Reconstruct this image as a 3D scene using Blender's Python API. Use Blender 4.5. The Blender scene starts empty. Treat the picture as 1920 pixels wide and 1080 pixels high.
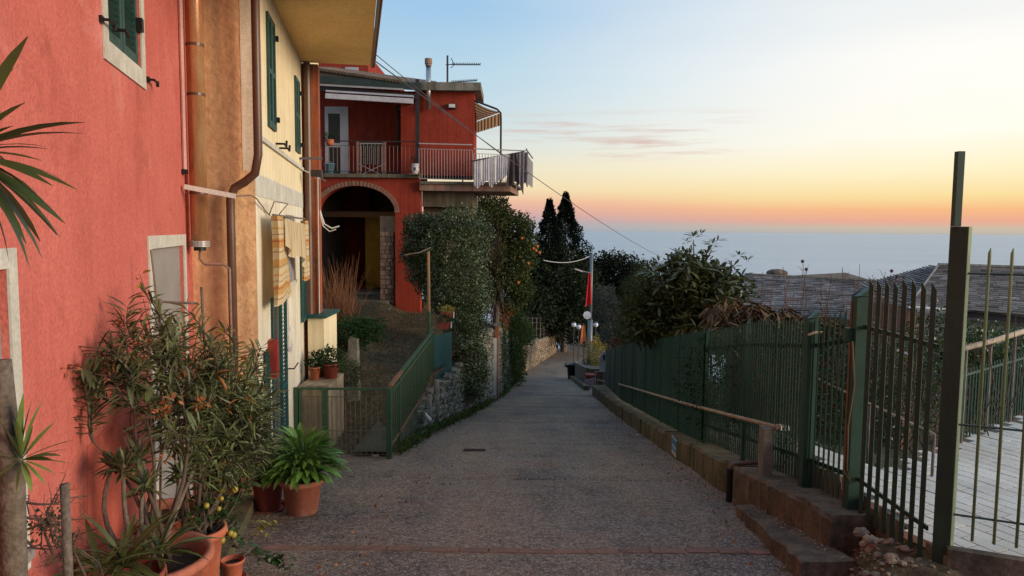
import bpy, math, random
import numpy as np
from mathutils import Vector, Matrix
R = math.radians
random.seed(7); rng = np.random.default_rng(11)
scene = bpy.context.scene
COL = scene.collection

# ------------------------------------------------------------------ camera, sky, sun, exposure
EYE = 1.6
cam_d = bpy.data.cameras.new("camera"); cam = bpy.data.objects.new("camera", cam_d); COL.objects.link(cam)
cam_d.sensor_width = 36.0; cam_d.lens = 36.0 * 1360 / 1920
cam_d.clip_start = 0.05; cam_d.clip_end = 300000
PITCH, ROLL = 4.6, 0.5
cam.matrix_world = Matrix.Translation((0, 0, EYE)) @ Matrix.Rotation(R(90 - PITCH), 4, 'X') @ Matrix.Rotation(R(ROLL), 4, 'Z')
CAMM = cam.matrix_world.copy()
scene.camera = cam
scene.view_settings.view_transform = 'Standard'
scene.view_settings.look = 'None'
scene.view_settings.exposure = 0.14
scene.view_settings.gamma = 1.0
scene.view_settings.use_curve_mapping = False

def lin(r, g, b):
    f = lambda c: (c/255/12.92) if c/255 <= 0.04045 else ((c/255+0.055)/1.055)**2.4
    return (f(r), f(g), f(b), 1.0)

world = bpy.data.worlds.new("World"); scene.world = world; world.use_nodes = True
def build_world():
    nt = world.node_tree; nt.nodes.clear(); N = nt.nodes.new; L = nt.links.new
    def math_(op, a, b=None, c=None, clamp=False):
        n = N('ShaderNodeMath'); n.operation = op; n.use_clamp = clamp
        for i, x in enumerate((a, b, c)):
            if x is None: continue
            if isinstance(x, (int, float)): n.inputs[i].default_value = x
            else: L(x, n.inputs[i])
        return n.outputs[0]
    def ramp(stops, fac):
        r = N('ShaderNodeValToRGB'); e = r.color_ramp.elements
        stops = sorted(stops)
        e[0].position = stops[0][0]; e[0].color = stops[0][1]
        e[1].position = stops[1][0]; e[1].color = stops[1][1]
        for p, c in stops[2:]:
            k = e.new(p); k.color = c
        L(fac, r.inputs[0]); return r.outputs[0]
    tc = N('ShaderNodeTexCoord'); sep = N('ShaderNodeSeparateXYZ'); L(tc.outputs['Generated'], sep.inputs[0])
    x, y, z = sep.outputs
    zc = math_('MAXIMUM', z, 0.0)
    # far banks of cloud bend the bands a little
    nz = N('ShaderNodeTexNoise'); nz.inputs['Scale'].default_value = 2.2; nz.inputs['Detail'].default_value = 3
    mp = N('ShaderNodeMapping'); mp.inputs['Scale'].default_value = (1, 1, 7); L(tc.outputs['Generated'], mp.inputs[0]); L(mp.outputs[0], nz.inputs[0])
    bend = math_('MULTIPLY', math_('MULTIPLY', math_('SUBTRACT', nz.outputs[0], 0.5), 0.35), zc)
    zz = math_('MAXIMUM', math_('ADD', zc, bend), 0.0)
    t = math_('SQRT', zz)
    sq = math.sqrt
    A = [(0.0, lin(150,160,176)), (sq(.010), lin(164,165,176)), (sq(.022), lin(206,166,162)), (sq(.036), lin(228,178,156)),
         (sq(.055), lin(233,212,172)), (sq(.085), lin(228,219,192)), (sq(.13), lin(203,215,214)), (sq(.19), lin(176,206,222)),
         (sq(.30), lin(150,190,224)), (sq(.6), lin(138,182,222)), (1.0, lin(128,170,214))]
    B = [(0.0, lin(178,174,166)), (sq(.006), lin(196,180,160)), (sq(.014), lin(226,166,142)), (sq(.028), lin(238,180,130)),
         (sq(.045), lin(241,214,152)), (sq(.075), lin(246,234,196)), (sq(.115), lin(249,244,230)), (sq(.2), lin(247,244,238)),
         (sq(.31), lin(226,231,232)), (sq(.6), lin(184,206,224)), (1.0, lin(128,170,214))]
    ra, rb = ramp(A, t), ramp(B, t)
    hl = math_('MAXIMUM', math_('SQRT', math_('ADD', math_('MULTIPLY', x, x), math_('MULTIPLY', y, y))), 1e-4)
    az = R(66)
    cosd = math_('DIVIDE', math_('ADD', math_('MULTIPLY', x, math.sin(az)), math_('MULTIPLY', y, math.cos(az))), hl)
    mr = N('ShaderNodeMapRange'); mr.interpolation_type = 'SMOOTHSTEP'
    mr.inputs['From Min'].default_value = 0.30; mr.inputs['From Max'].default_value = 0.86; L(cosd, mr.inputs[0])
    mix = N('ShaderNodeMix'); mix.data_type = 'RGBA'; L(mr.outputs[0], mix.inputs[0]); L(ra, mix.inputs[6]); L(rb, mix.inputs[7])
    # thin pink streaks of cloud, low over the water
    m2 = N('ShaderNodeMapping'); m2.inputs['Scale'].default_value = (2.0, 2.0, 34); m2.inputs['Location'].default_value = (0.3, 0.0, 1.75); L(tc.outputs['Generated'], m2.inputs[0])
    n2 = N('ShaderNodeTexNoise'); n2.inputs['Scale'].default_value = 2.6; n2.inputs['Detail'].default_value = 6; n2.inputs['Roughness'].default_value = .6; L(m2.outputs[0], n2.inputs[0])
    st = N('ShaderNodeMapRange'); st.inputs['From Min'].default_value = .50; st.inputs['From Max'].default_value = .72; L(n2.outputs[0], st.inputs[0])
    b1 = N('ShaderNodeMapRange'); b1.interpolation_type = 'SMOOTHSTEP'; b1.inputs['From Min'].default_value = .085; b1.inputs['From Max'].default_value = .11; L(z, b1.inputs[0])
    b2 = N('ShaderNodeMapRange'); b2.interpolation_type = 'SMOOTHSTEP'; b2.inputs['From Min'].default_value = .135; b2.inputs['From Max'].default_value = .165; b2.inputs['To Min'].default_value = 1; b2.inputs['To Max'].default_value = 0; L(z, b2.inputs[0])
    a2 = R(8); cz = math_('DIVIDE', math_('ADD', math_('MULTIPLY', x, math.sin(a2)), math_('MULTIPLY', y, math.cos(a2))), hl)
    az2 = N('ShaderNodeMapRange'); az2.interpolation_type = 'SMOOTHSTEP'; az2.inputs['From Min'].default_value = math.cos(R(13)); az2.inputs['From Max'].default_value = math.cos(R(3)); L(cz, az2.inputs[0])
    msk = math_('MULTIPLY', math_('MULTIPLY', math_('MULTIPLY', st.outputs[0], b1.outputs[0]), az2.outputs[0]), math_('MULTIPLY', b2.outputs[0], 0.95))
    mc = N('ShaderNodeMix'); mc.data_type = 'RGBA'; L(msk, mc.inputs[0]); L(mix.outputs[2], mc.inputs[6]); mc.inputs[7].default_value = lin(205,170,158)
    # high soft veil of cirrus
    m3 = N('ShaderNodeMapping'); m3.inputs['Scale'].default_value = (1.0, 1.0, 4.5); m3.inputs['Rotation'].default_value = (0.2, 0.35, 0); L(tc.outputs['Generated'], m3.inputs[0])
    n3 = N('ShaderNodeTexNoise'); n3.inputs['Scale'].default_value = 2.4; n3.inputs['Detail'].default_value = 5; L(m3.outputs[0], n3.inputs[0])
    v = N('ShaderNodeMapRange'); v.inputs['From Min'].default_value = .42; v.inputs['From Max'].default_value = .75; v.inputs['To Max'].default_value = .22; L(n3.outputs[0], v.inputs[0])
    hb = N('ShaderNodeMapRange'); hb.inputs['From Min'].default_value = .1; hb.inputs['From Max'].default_value = .2; L(z, hb.inputs[0])
    mv = N('ShaderNodeMix'); mv.data_type = 'RGBA'; L(math_('MULTIPLY', v.outputs[0], hb.outputs[0]), mv.inputs[0]); L(mc.outputs[2], mv.inputs[6]); mv.inputs[7].default_value = lin(228,226,228)
    bg = N('ShaderNodeBackground'); L(mv.outputs[2], bg.inputs[0]); bg.inputs[1].default_value = 1.0
    out = N('ShaderNodeOutputWorld'); L(bg.outputs[0], out.inputs[0])
build_world()

sun_d = bpy.data.lights.new("sun", 'SUN'); sun = bpy.data.objects.new("sun", sun_d); COL.objects.link(sun)
sun_d.energy = 2.8; sun_d.angle = R(24); sun_d.color = (1.0, 0.80, 0.58)
SAZ, SEL = R(112), R(12)
sd = Vector((math.sin(SAZ)*math.cos(SEL), math.cos(SAZ)*math.cos(SEL), math.sin(SEL)))
sun.rotation_euler = sd.to_track_quat('Z', 'Y').to_euler()
sun.location = (20, 10, 20)

# ------------------------------------------------------------------ measuring helpers (metres in the place)
def ray(px, py):
    d = CAMM.to_3x3() @ Vector(((px-960)/1360, -(py-540)/1360, -1.0))
    return d
ORG = Vector((0, 0, EYE))
def at(px, py, Y):
    d = ray(px, py); return ORG + d*(Y/d.y)
def LZ(Y):
    if Y < 38: return -.165*Y
    if Y < 46:
        u = Y-38; return -.165*38 - .165*u + .085*u*u/16
    return -.165*38 - .165*8 + .085*4 - .08*(Y-46)
def on_ground(px, py, f=None, off=0.0):
    f = f or (lambda X, Y: LZ(Y)); d = ray(px, py); lo, hi = .3, 120.
    for i in range(600):
        Y = lo + (hi-lo)*(i/599)**2
        p = ORG + d*(Y/d.y)
        if p.z <= f(p.x, p.y)+off:
            a, b = lo + (hi-lo)*((i-1)/599)**2 if i else lo, Y
            for _ in range(30):
                m = (a+b)/2; q = ORG + d*(m/d.y)
                if q.z <= f(q.x, q.y)+off: b = m
                else: a = m
            return ORG + d*(b/d.y)
    return ORG + d*(hi/d.y)
class Frame:
    """a wall plane: origin, heading; local x runs along the wall away from the camera, local y into the house"""
    def __init__(s, ox, oy, slope):
        u = Vector((slope, 1, 0)).normalized(); s.u = u; s.v = Vector((-u.y, u.x, 0)); s.o = Vector((ox, oy, 0))
        s.rz = math.atan2(u.y, u.x)
        s.M = Matrix.Translation(s.o) @ Matrix.Rotation(s.rz, 4, 'Z')
    def W(s, x, y, z): return s.M @ Vector((x, y, z))
    def hit(s, px, py, out=0.0):          # wall coordinates (x along, z up) where the sight line meets the plane
        d = ray(px, py); o = s.o - s.v*out
        t = (o - ORG).dot(s.v) / d.dot(s.v); p = ORG + d*t
        return (p - s.o).dot(s.u), p.z

# ------------------------------------------------------------------ mesh helpers
WM = {}
def basis(d, up=(0, 0, 1)):
    """matrix whose Y axis runs along d and whose Z leans to up"""
    y = Vector(d).normalized(); z = Vector(up)
    x = y.cross(z)
    if x.length < 1e-5: x = y.cross(Vector((1, 0, 0)))
    x.normalize(); z = x.cross(y)
    return Matrix((x, y, z)).transposed()
class MB:
    def __init__(s): s.v = []; s.f = []
    def add(s, vs, fs):
        n = len(s.v); s.v += [Vector(v) for v in vs]; s.f += [tuple(i+n for i in f) for f in fs]; return s
    def box(s, c, size, M=None):
        hx, hy, hz = size[0]/2, size[1]/2, size[2]/2
        vs = [Vector((a*hx, b*hy, d*hz)) for a in (-1, 1) for b in (-1, 1) for d in (-1, 1)]
        if M is not None: vs = [M @ v for v in vs]
        c = Vector(c)
        return s.add([v+c for v in vs], [(0,1,3,2),(4,6,7,5),(0,4,5,1),(2,3,7,6),(0,2,6,4),(1,5,7,3)])
    def span(s, a, b):
        a, b = Vector(a), Vector(b); return s.box((a+b)/2, [abs(x) for x in (b-a)])
    def beam(s, p, q, w, h, up=(0, 0, 1)):
        p, q = Vector(p), Vector(q); return s.box((p+q)/2, (w, (q-p).length, h), basis(q-p, up))
    def prism(s, poly, vec):
        n = len(poly); poly = [Vector(p) for p in poly]; vec = Vector(vec)
        return s.add(poly + [p+vec for p in poly], [tuple(range(n-1, -1, -1)), tuple(range(n, 2*n))] + [(i, (i+1) % n, (i+1) % n+n, i+n) for i in range(n)])
    def tube(s, pts, r, n=8, cap=True, closed=False):
        pts = [Vector(p) for p in pts]; m = len(pts)
        rs = r if isinstance(r, (list, tuple)) else [r]*m
        vs = []; up = None
        for i, p in enumerate(pts):
            d = (pts[min(i+1, m-1)] - pts[max(i-1, 0)])
            if d.length < 1e-7: d = Vector((0, 0, 1))
            d.normalize()
            if up is None: up = Vector((0, 0, 1)) if abs(d.z) < .9 else Vector((1, 0, 0))
            x = d.cross(up)
            if x.length < 1e-4: x = d.cross(Vector((0, 1, 0)))
            x.normalize(); up = x.cross(d).normalized()
            for k in range(n):
                a = 2*math.pi*k/n; vs.append(p + (x*math.cos(a) + up*math.sin(a))*rs[i])
        fs = [(i*n+k, i*n+(k+1) % n, (i+1)*n+(k+1) % n, (i+1)*n+k) for i in range(m-1) for k in range(n)]
        if cap: fs += [tuple(range(n-1, -1, -1)), tuple(range((m-1)*n, m*n))]
        return s.add(vs, fs)
    def lathe(s, prof, c=(0, 0, 0), n=20, cap=True):
        c = Vector(c); vs = []; m = len(prof)
        for r, z in prof:
            for k in range(n):
                a = 2*math.pi*k/n; vs.append(c + Vector((r*math.cos(a), r*math.sin(a), z)))
        fs = [(i*n+k, i*n+(k+1) % n, (i+1)*n+(k+1) % n, (i+1)*n+k) for i in range(m-1) for k in range(n)]
        if cap: fs += [tuple(range(n-1, -1, -1)), tuple(range((m-1)*n, m*n))]
        return s.add(vs, fs)
    def ball(s, c, r, n=8, m=6, sq=(1, 1, 1), jit=0):
        vs = [Vector(c) + Vector((0, 0, -r*sq[2]))]
        for i in range(1, m):
            a = math.pi*i/m - math.pi/2
            for k in range(n):
                b = 2*math.pi*k/n; q = r*(1+random.uniform(-jit, jit))
                vs.append(Vector(c) + Vector((q*math.cos(a)*math.cos(b)*sq[0], q*math.cos(a)*math.sin(b)*sq[1], q*math.sin(a)*sq[2])))
        vs.append(Vector(c) + Vector((0, 0, r*sq[2])))
        fs = [(0, 1+(k+1) % n, 1+k) for k in range(n)]
        for i in range(m-2):
            fs += [(1+i*n+k, 1+i*n+(k+1) % n, 1+(i+1)*n+(k+1) % n, 1+(i+1)*n+k) for k in range(n)]
        t = len(vs)-1; fs += [(1+(m-2)*n+k, 1+(m-2)*n+(k+1) % n, t) for k in range(n)]
        return s.add(vs, fs)
    def grid(s, fn, nu, nv):
        vs = [fn(i/nu, j/nv) for j in range(nv+1) for i in range(nu+1)]
        return s.add(vs, [(j*(nu+1)+i, j*(nu+1)+i+1, (j+1)*(nu+1)+i+1, (j+1)*(nu+1)+i) for j in range(nv) for i in range(nu)])
def finish(me, mat, smooth):
    if mat is not None: me.materials.append(mat)
    if smooth:
        me.polygons.foreach_set('use_smooth', [True]*len(me.polygons))
    me.update()
def empty(name, loc, label=None, cat=None, group=None, rz=0, M=None):
    o = bpy.data.objects.new(name, None); COL.objects.link(o)
    m = M.copy() if M is not None else Matrix.Translation(Vector(loc)) @ Matrix.Rotation(rz, 4, 'Z')
    o.matrix_basis = m; WM[o] = m; o.empty_display_size = .1
    tag(o, label, cat, group); return o
def tag(o, label=None, cat=None, group=None, kind=None):
    if label: o['label'] = label
    if cat: o['category'] = cat
    if group: o['group'] = group
    if kind: o['kind'] = kind
    return o
def part(name, mb, mat, parent=None, smooth=False, kind=None, label=None, local=False, base=False):
    """links the collected shapes as one mesh; vertices are in the world (or in the parent's frame when local)"""
    me = bpy.data.meshes.new(name)
    Mi = Matrix.Identity(4)
    if parent is not None and not local: Mi = WM[parent].inverted()
    vs = [Mi @ v for v in mb.v]
    a = np.array([tuple(v) for v in vs]); lo, hi = a.min(0), a.max(0); c = Vector(((lo+hi)/2).tolist())
    if base: c.z = float(lo[2])
    me.from_pydata([tuple(v-c) for v in vs], [], mb.f)
    finish(me, mat, smooth)
    o = bpy.data.objects.new(name, me); COL.objects.link(o)
    o.matrix_basis = Matrix.Translation(c)
    if parent is not None: o.parent = parent; WM[o] = WM[parent] @ o.matrix_basis
    else: WM[o] = o.matrix_basis.copy()
    return tag(o, label=label, kind=kind)
def solo(name, mb, mat, label, cat, group=None, smooth=False):
    return tag(part(name, mb, mat, None, smooth, base=True), label, cat, group)
def inst(name, me, parent, M):
    o = bpy.data.objects.new(name, me); COL.objects.link(o)
    if parent is not None: o.parent = parent; o.matrix_basis = WM[parent].inverted() @ M
    else: o.matrix_basis = M
    WM[o] = M; return o
def mesh_of(name, mb, mat, smooth=False):
    me = bpy.data.meshes.new(name); me.from_pydata([tuple(v) for v in mb.v], [], mb.f); finish(me, mat, smooth); return me
def scatter(name, tv, tf, pos, mats, mat, parent=None, kind='stuff', smooth=False):
    """N copies of a small template (tv verts, tf equal-length faces) as one joined mesh; pos (N,3), mats (N,3,3)"""
    tv = np.asarray(tv, float); tf = np.asarray(tf, int); pos = np.asarray(pos, float); n = len(pos); k = len(tv); fl = tf.shape[1]
    V = np.einsum('nij,kj->nki', mats, tv) + pos[:, None, :]
    if parent is not None:
        Mi = np.array(WM[parent].inverted()); V = V @ Mi[:3, :3].T + Mi[:3, 3]
    V = V.reshape(-1, 3); F = (tf[None] + (np.arange(n)*k)[:, None, None]).reshape(-1, fl)
    me = bpy.data.meshes.new(name)
    me.vertices.add(len(V)); me.vertices.foreach_set('co', V.astype(np.float32).ravel())
    me.loops.add(F.size); me.loops.foreach_set('vertex_index', F.astype(np.int32).ravel())
    me.polygons.add(len(F)); me.polygons.foreach_set('loop_start', (np.arange(len(F))*fl).astype(np.int32))
    me.update(calc_edges=True); finish(me, mat, smooth)
    o = bpy.data.objects.new(name, me); COL.objects.link(o)
    if parent is not None: o.parent = parent; WM[o] = WM[parent]
    else: WM[o] = Matrix.Identity(4)
    return tag(o, kind=kind)
LEAF4 = ([(0,0,0), (-.5,.45,.06), (0,1,-.05), (.5,.45,.06)], [(0,1,2,3)])
LEAF8 = ([(0,0,0), (-.42,.3,.08), (0,.35,0), (.42,.3,.08), (-.36,.7,.04), (0,.75,-.06), (.36,.7,.04), (0,1,-.16)],
         [(0,1,2,2),(0,2,3,3),(1,4,5,2),(2,5,6,3),(4,7,5,5),(5,7,6,6)])
LEAF8Q = (LEAF8[0], [(1,4,5,2),(2,5,6,3)])
def rand_mats(n, size, aspect=.5, dirs=None, spread=1.0, droop=0.0, var=.35):
    """orientation matrices for leaves: Y along the leaf, X its width"""
    d = rng.normal(size=(n, 3))
    if dirs is not None: d = dirs + d*spread*.5
    d[:, 2] -= droop
    d /= np.linalg.norm(d, axis=1)[:, None]+1e-9
    u = rng.normal(size=(n, 3)); u[:, 2] += .9
    x = np.cross(d, u); x /= np.linalg.norm(x, axis=1)[:, None]+1e-9
    z = np.cross(x, d)
    s = size*(1+rng.uniform(-var, var, n))
    return np.stack([x*(s*aspect)[:, None], d*s[:, None], z*s[:, None]], axis=2)
def blob_points(blobs, n, shell=.55, lump=.22):
    """points through lumpy ellipsoids, denser near the skin, with outward directions"""
    w = np.array([b[1][0]*b[1][1]+b[1][1]*b[1][2]+b[1][0]*b[1][2] for b in blobs]); w = w/w.sum()
    idx = rng.choice(len(blobs), n, p=w)
    C = np.array([tuple(b[0]) for b in blobs])[idx]; Rr = np.array([b[1] for b in blobs], float)[idx]
    d = rng.normal(size=(n, 3)); d /= np.linalg.norm(d, axis=1)[:, None]
    ph = idx*1.7
    l = 1 + lump*(np.sin(d[:, 0]*5.1+ph)*np.sin(d[:, 1]*4.3+ph*2)+np.sin(d[:, 2]*6.3+ph*3)*.7)
    r = (shell + (1-shell)*rng.random(n)**.6)*l
    return C + d*Rr*r[:, None], d
# ------------------------------------------------------------------ materials
def mat(name, col, col2=None, rough=.85, scale=3.0, bump=.0, bscale=60., metal=0., island=0., fine=.12, spec=.35, stretch=None, rough2=None,
        ramp=(.35, .65), streak=0., stain=None, trans=0., bdist=.01, obj=False):
    m = bpy.data.materials.new(name); m.use_nodes = True; nt = m.node_tree; N = nt.nodes.new; L = nt.links.new
    b = nt.nodes['Principled BSDF']
    b.inputs['Roughness'].default_value = rough; b.inputs['Metallic'].default_value = metal; b.inputs['Specular IOR Level'].default_value = spec
    geo = N('ShaderNodeNewGeometry')
    if obj: P = N('ShaderNodeTexCoord').outputs['Object']
    else: P = geo.outputs['Position']
    if stretch:
        mp = N('ShaderNodeMapping'); mp.inputs['Scale'].default_value = stretch; L(P, mp.inputs[0]); PS = mp.outputs[0]
    else: PS = P
    c1 = (*col[:3], 1); c2 = (*(col2 or [c*.72 for c in col[:3]])[:3], 1)
    n1 = N('ShaderNodeTexNoise'); n1.inputs['Scale'].default_value = scale; n1.inputs['Detail'].default_value = 6; n1.inputs['Roughness'].default_value = .62; L(PS, n1.inputs[0])
    mr = N('ShaderNodeMapRange'); mr.inputs['From Min'].default_value = ramp[0]; mr.inputs['From Max'].default_value = ramp[1]; L(n1.outputs[0], mr.inputs[0])
    mx = N('ShaderNodeMix'); mx.data_type = 'RGBA'; mx.inputs[6].default_value = c1; mx.inputs[7].default_value = c2; L(mr.outputs[0], mx.inputs[0])
    out = mx.outputs[2]
    def mul(a, fac_out, lo, hi):
        r = N('ShaderNodeMapRange'); r.inputs['To Min'].default_value = lo; r.inputs['To Max'].default_value = hi; L(fac_out, r.inputs[0])
        q = N('ShaderNodeVectorMath'); q.operation = 'SCALE'; L(a, q.inputs[0]); L(r.outputs[0], q.inputs['Scale']); return q.outputs[0]
    if fine:
        n2 = N('ShaderNodeTexNoise'); n2.inputs['Scale'].default_value = bscale; n2.inputs['Detail'].default_value = 3; L(P, n2.inputs[0])
        r = N('ShaderNodeMapRange'); r.inputs['From Min'].default_value = .3; r.inputs['From Max'].default_value = .7; L(n2.outputs[0], r.inputs[0])
        out = mul(out, r.outputs[0], 1-fine, 1+fine)
    if streak:
        ms = N('ShaderNodeMapping'); ms.inputs['Scale'].default_value = (5, 5, .35); L(P, ms.inputs[0])
        ns = N('ShaderNodeTexNoise'); ns.inputs['Scale'].default_value = 2.5; ns.inputs['Detail'].default_value = 5; L(ms.outputs[0], ns.inputs[0])
        r = N('ShaderNodeMapRange'); r.inputs['From Min'].default_value = .35; r.inputs['From Max'].default_value = .7; L(ns.outputs[0], r.inputs[0])
        out = mul(out, r.outputs[0], 1+streak*.3, 1-streak)
    if stain:
        for k, (sc, lo_, hi_, colr, amt) in enumerate(stain):
            ns = N('ShaderNodeTexNoise'); ns.inputs['Scale'].default_value = sc; ns.inputs['Detail'].default_value = 9; ns.inputs['Roughness'].default_value = .7; ns.inputs['Distortion'].default_value = .6
            mo = N('ShaderNodeMapping'); mo.inputs['Location'].default_value = (3.7*k, 1.3*k, 5.1*k); L(P, mo.inputs[0]); L(mo.outputs[0], ns.inputs[0])
            r = N('ShaderNodeMapRange'); r.inputs['From Min'].default_value = lo_; r.inputs['From Max'].default_value = hi_; r.inputs['To Max'].default_value = amt; L(ns.outputs[0], r.inputs[0])
            q = N('ShaderNodeMix'); q.data_type = 'RGBA'; L(r.outputs[0], q.inputs[0]); L(out, q.inputs[6]); q.inputs[7].default_value = (*colr, 1); out = q.outputs[2]
    if island:
        out = mul(out, geo.outputs['Random Per Island'], 1-island, 1+island)
        oi = N('ShaderNodeObjectInfo'); out = mul(out, oi.outputs['Random'], 1-island*.5, 1+island*.5)
    L(out, b.inputs['Base Color'])
    if bump:
        n3 = N('ShaderNodeTexNoise'); n3.inputs['Scale'].default_value = bscale; n3.inputs['Detail'].default_value = 4; L(P, n3.inputs[0])
        bp = N('ShaderNodeBump'); bp.inputs['Strength'].default_value = bump; bp.inputs['Distance'].default_value = bdist; L(n3.outputs[0], bp.inputs['Height']); L(bp.outputs[0], b.inputs['Normal'])
    if trans:
        tr = N('ShaderNodeBsdfTranslucent'); L(out, tr.inputs[0]); ms = N('ShaderNodeMixShader'); ms.inputs[0].default_value = trans
        L(b.outputs[0], ms.inputs[1]); L(tr.outputs[0], ms.inputs[2]); L(ms.outputs[0], nt.nodes['Material Output'].inputs[0])
    return m
def leafmat(name, c1, c2, rough=.45, island=.35, spec=.5, trans=.25):
    return mat(name, c1, c2, rough=rough, scale=2.5, island=island, fine=0, spec=spec, trans=trans, ramp=(.4, .6))

M = {}
M['red_plaster'] = mat('red_plaster', (.60,.165,.136), (.50,.122,.100), stain=[(.9,.52,.68,(.70,.28,.245),.75), (1.7,.54,.68,(.34,.085,.06),.6), (6,.6,.7,(.3,.09,.07),.35)], rough=.95, scale=1.3, bump=.8, bscale=48, fine=.14, spec=.15, streak=.07, bdist=.009, ramp=(.3,.75))
M['white_trim'] = mat('white_trim', (.62,.60,.54), (.5,.48,.42), scale=4, bump=.2, bscale=50, streak=.15)
M['grey_panel'] = mat('grey_panel', (.30,.28,.27), (.24,.23,.22), scale=2, rough=.6)
M['shutter_green'] = mat('shutter_green', (.028,.082,.068), (.02,.06,.052), scale=8, rough=.55, fine=.1)
M['shutter_teal'] = mat('shutter_teal', (.02,.085,.08), (.015,.06,.06), scale=8, rough=.5)
M['black_iron'] = mat('black_iron', (.02,.018,.018), rough=.5, metal=.3)
M['peach_plaster'] = mat('peach_plaster', (.82,.53,.28), (.72,.41,.23), stain=[(1.3,.52,.66,(.50,.24,.13),.5), (3,.56,.68,(.70,.46,.24),.5), (7,.6,.68,(.22,.12,.07),.4)], rough=.95, scale=.9, bump=.7, bscale=16, fine=.1, spec=.15, streak=.22, bdist=.02)
M['yellow_plaster'] = mat('yellow_plaster', (.84,.73,.50), (.76,.64,.41), stain=[(1.4,.54,.7,(.50,.36,.18),.4), (5,.6,.7,(.42,.30,.16),.35)], rough=.95, scale=1.2, bump=.25, bscale=60, spec=.15, streak=.15, bdist=.006)
M['cream_plaster'] = mat('cream_plaster', (.78,.73,.60), (.68,.61,.47), stain=[(1.5,.54,.68,(.48,.38,.24),.4), (5,.6,.7,(.36,.28,.18),.4)], rough=.95, scale=1.4, bump=.25, bscale=50, spec=.15, streak=.22)
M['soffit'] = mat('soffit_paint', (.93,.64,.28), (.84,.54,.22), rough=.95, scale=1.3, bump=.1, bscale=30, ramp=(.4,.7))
M['copper'] = mat('copper_pipe', (.50,.20,.09), (.62,.42,.22), rough=.33, metal=.45, scale=1.8, stretch=(3,3,.7), fine=.1)
M['steel'] = mat('steel', (.55,.53,.50), (.42,.40,.38), rough=.3, metal=.9, scale=10)
M['brown_pipe'] = mat('brown_pipe', (.12,.06,.04), (.09,.045,.03), rough=.4, scale=3, spec=.5)
M['pink_conduit'] = mat('pink_conduit', (.62,.36,.34), (.5,.28,.26), rough=.5)
M['white_plastic'] = mat('white_plastic', (.68,.66,.62), (.55,.52,.48), rough=.45)
M['red_box'] = mat('red_box', (.30,.035,.03), rough=.45)
M['rust_plaster'] = mat('rust_plaster', (.42,.11,.045), (.20,.085,.05), rough=.95, scale=2.4, bump=.4, bscale=30, streak=.45)
M['villa_red'] = mat('villa_red', (.31,.046,.027), (.24,.034,.02), stain=[(1.2,.54,.7,(.20,.04,.028),.6), (4,.6,.7,(.36,.09,.06),.4)], rough=.95, scale=1.1, bump=.3, bscale=30, streak=.22, spec=.15)
M['villa_dark'] = mat('villa_passage', (.34,.22,.14), (.2,.13,.09), rough=.95, scale=2, bump=.4, bscale=20)
M['ochre_door'] = mat('ochre_door', (.62,.38,.05), (.5,.3,.05), rough=.7, scale=5)
M['beam_cream'] = mat('stained_cream', (.34,.27,.18), (.18,.14,.09), rough=.95, scale=2.5, streak=.35)
M['concrete'] = mat('concrete', (.22,.20,.165), (.13,.115,.09), rough=.95, scale=3.5, bump=.5, bscale=45, streak=.35)
M['mossy'] = mat('mossy_concrete', (.185,.135,.08), (.065,.07,.03), rough=.95, scale=3, bump=.7, bscale=35, streak=.35, fine=.25)
M['dark_concrete'] = mat('dark_concrete', (.175,.13,.09), (.07,.056,.04), rough=.95, scale=3, bump=.7, bscale=30, streak=.3, fine=.25)
M['brick'] = mat('brick', (.28,.13,.09), (.19,.10,.07), rough=.9, scale=14, island=.2, bump=.4, bscale=90)
M['strip_brick'] = mat('strip_brick', (.26,.13,.09), (.15,.10,.075), rough=.9, scale=9, island=.18, bump=.5, bscale=80, fine=.25)
M['stone'] = mat('field_stone', (.21,.19,.155), (.10,.095,.07), rough=.95, scale=7, island=.4, bump=.7, bscale=45, fine=.25)
M['warm_stone'] = mat('warm_stone', (.31,.24,.165), (.17,.13,.09), rough=.95, scale=4, island=.35, bump=.6, bscale=35, fine=.2)
M['mortar'] = mat('mortar', (.09,.085,.065), (.045,.055,.03), rough=1, scale=4, bump=.8, bscale=30)
M['jamb_stone'] = mat('jamb_stone', (.24,.15,.11), (.14,.09,.07), rough=.95, scale=6, island=.25, bump=.6, bscale=40)
M['terracotta'] = mat('terracotta', (.42,.135,.08), (.36,.12,.075), stain=[(5,.52,.66,(.50,.32,.24),.5), (9,.58,.68,(.16,.09,.06),.5)], rough=.75, scale=5, fine=.12, bump=.1, bscale=40, streak=.15)
M['terracotta_orange'] = mat('terracotta_orange', (.50,.14,.07), (.44,.12,.065), stain=[(6,.55,.68,(.55,.32,.22),.4), (9,.6,.7,(.2,.09,.06),.4)], rough=.65, scale=5, streak=.1)
M['terracotta_red'] = mat('terracotta_red', (.30,.06,.04), (.24,.05,.035), rough=.7, scale=5)
M['soil'] = mat('soil', (.055,.035,.022), (.03,.02,.014), rough=1, scale=12, bump=1, bscale=60, fine=.3)
M['earth'] = mat('earth', (.13,.088,.052), (.06,.052,.024), rough=1, scale=1.6, bump=1, bscale=13, fine=.35, bdist=.06, stain=[(5,.5,.62,(.035,.045,.015),.7)])
M['grassy'] = mat('grassy_ground', (.06,.065,.025), (.085,.06,.035), rough=1, scale=1.5, bump=1, bscale=14, fine=.3, bdist=.04)
M['gate_green'] = mat('gate_green', (.035,.085,.045), (.03,.065,.035), stain=[(9,.58,.66,(.14,.06,.03),.5)], rough=.5, scale=10, fine=.1)
M['gate_wire'] = mat('gate_wire', (.14,.12,.085), (.10,.07,.045), rough=.6, scale=12)
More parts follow.
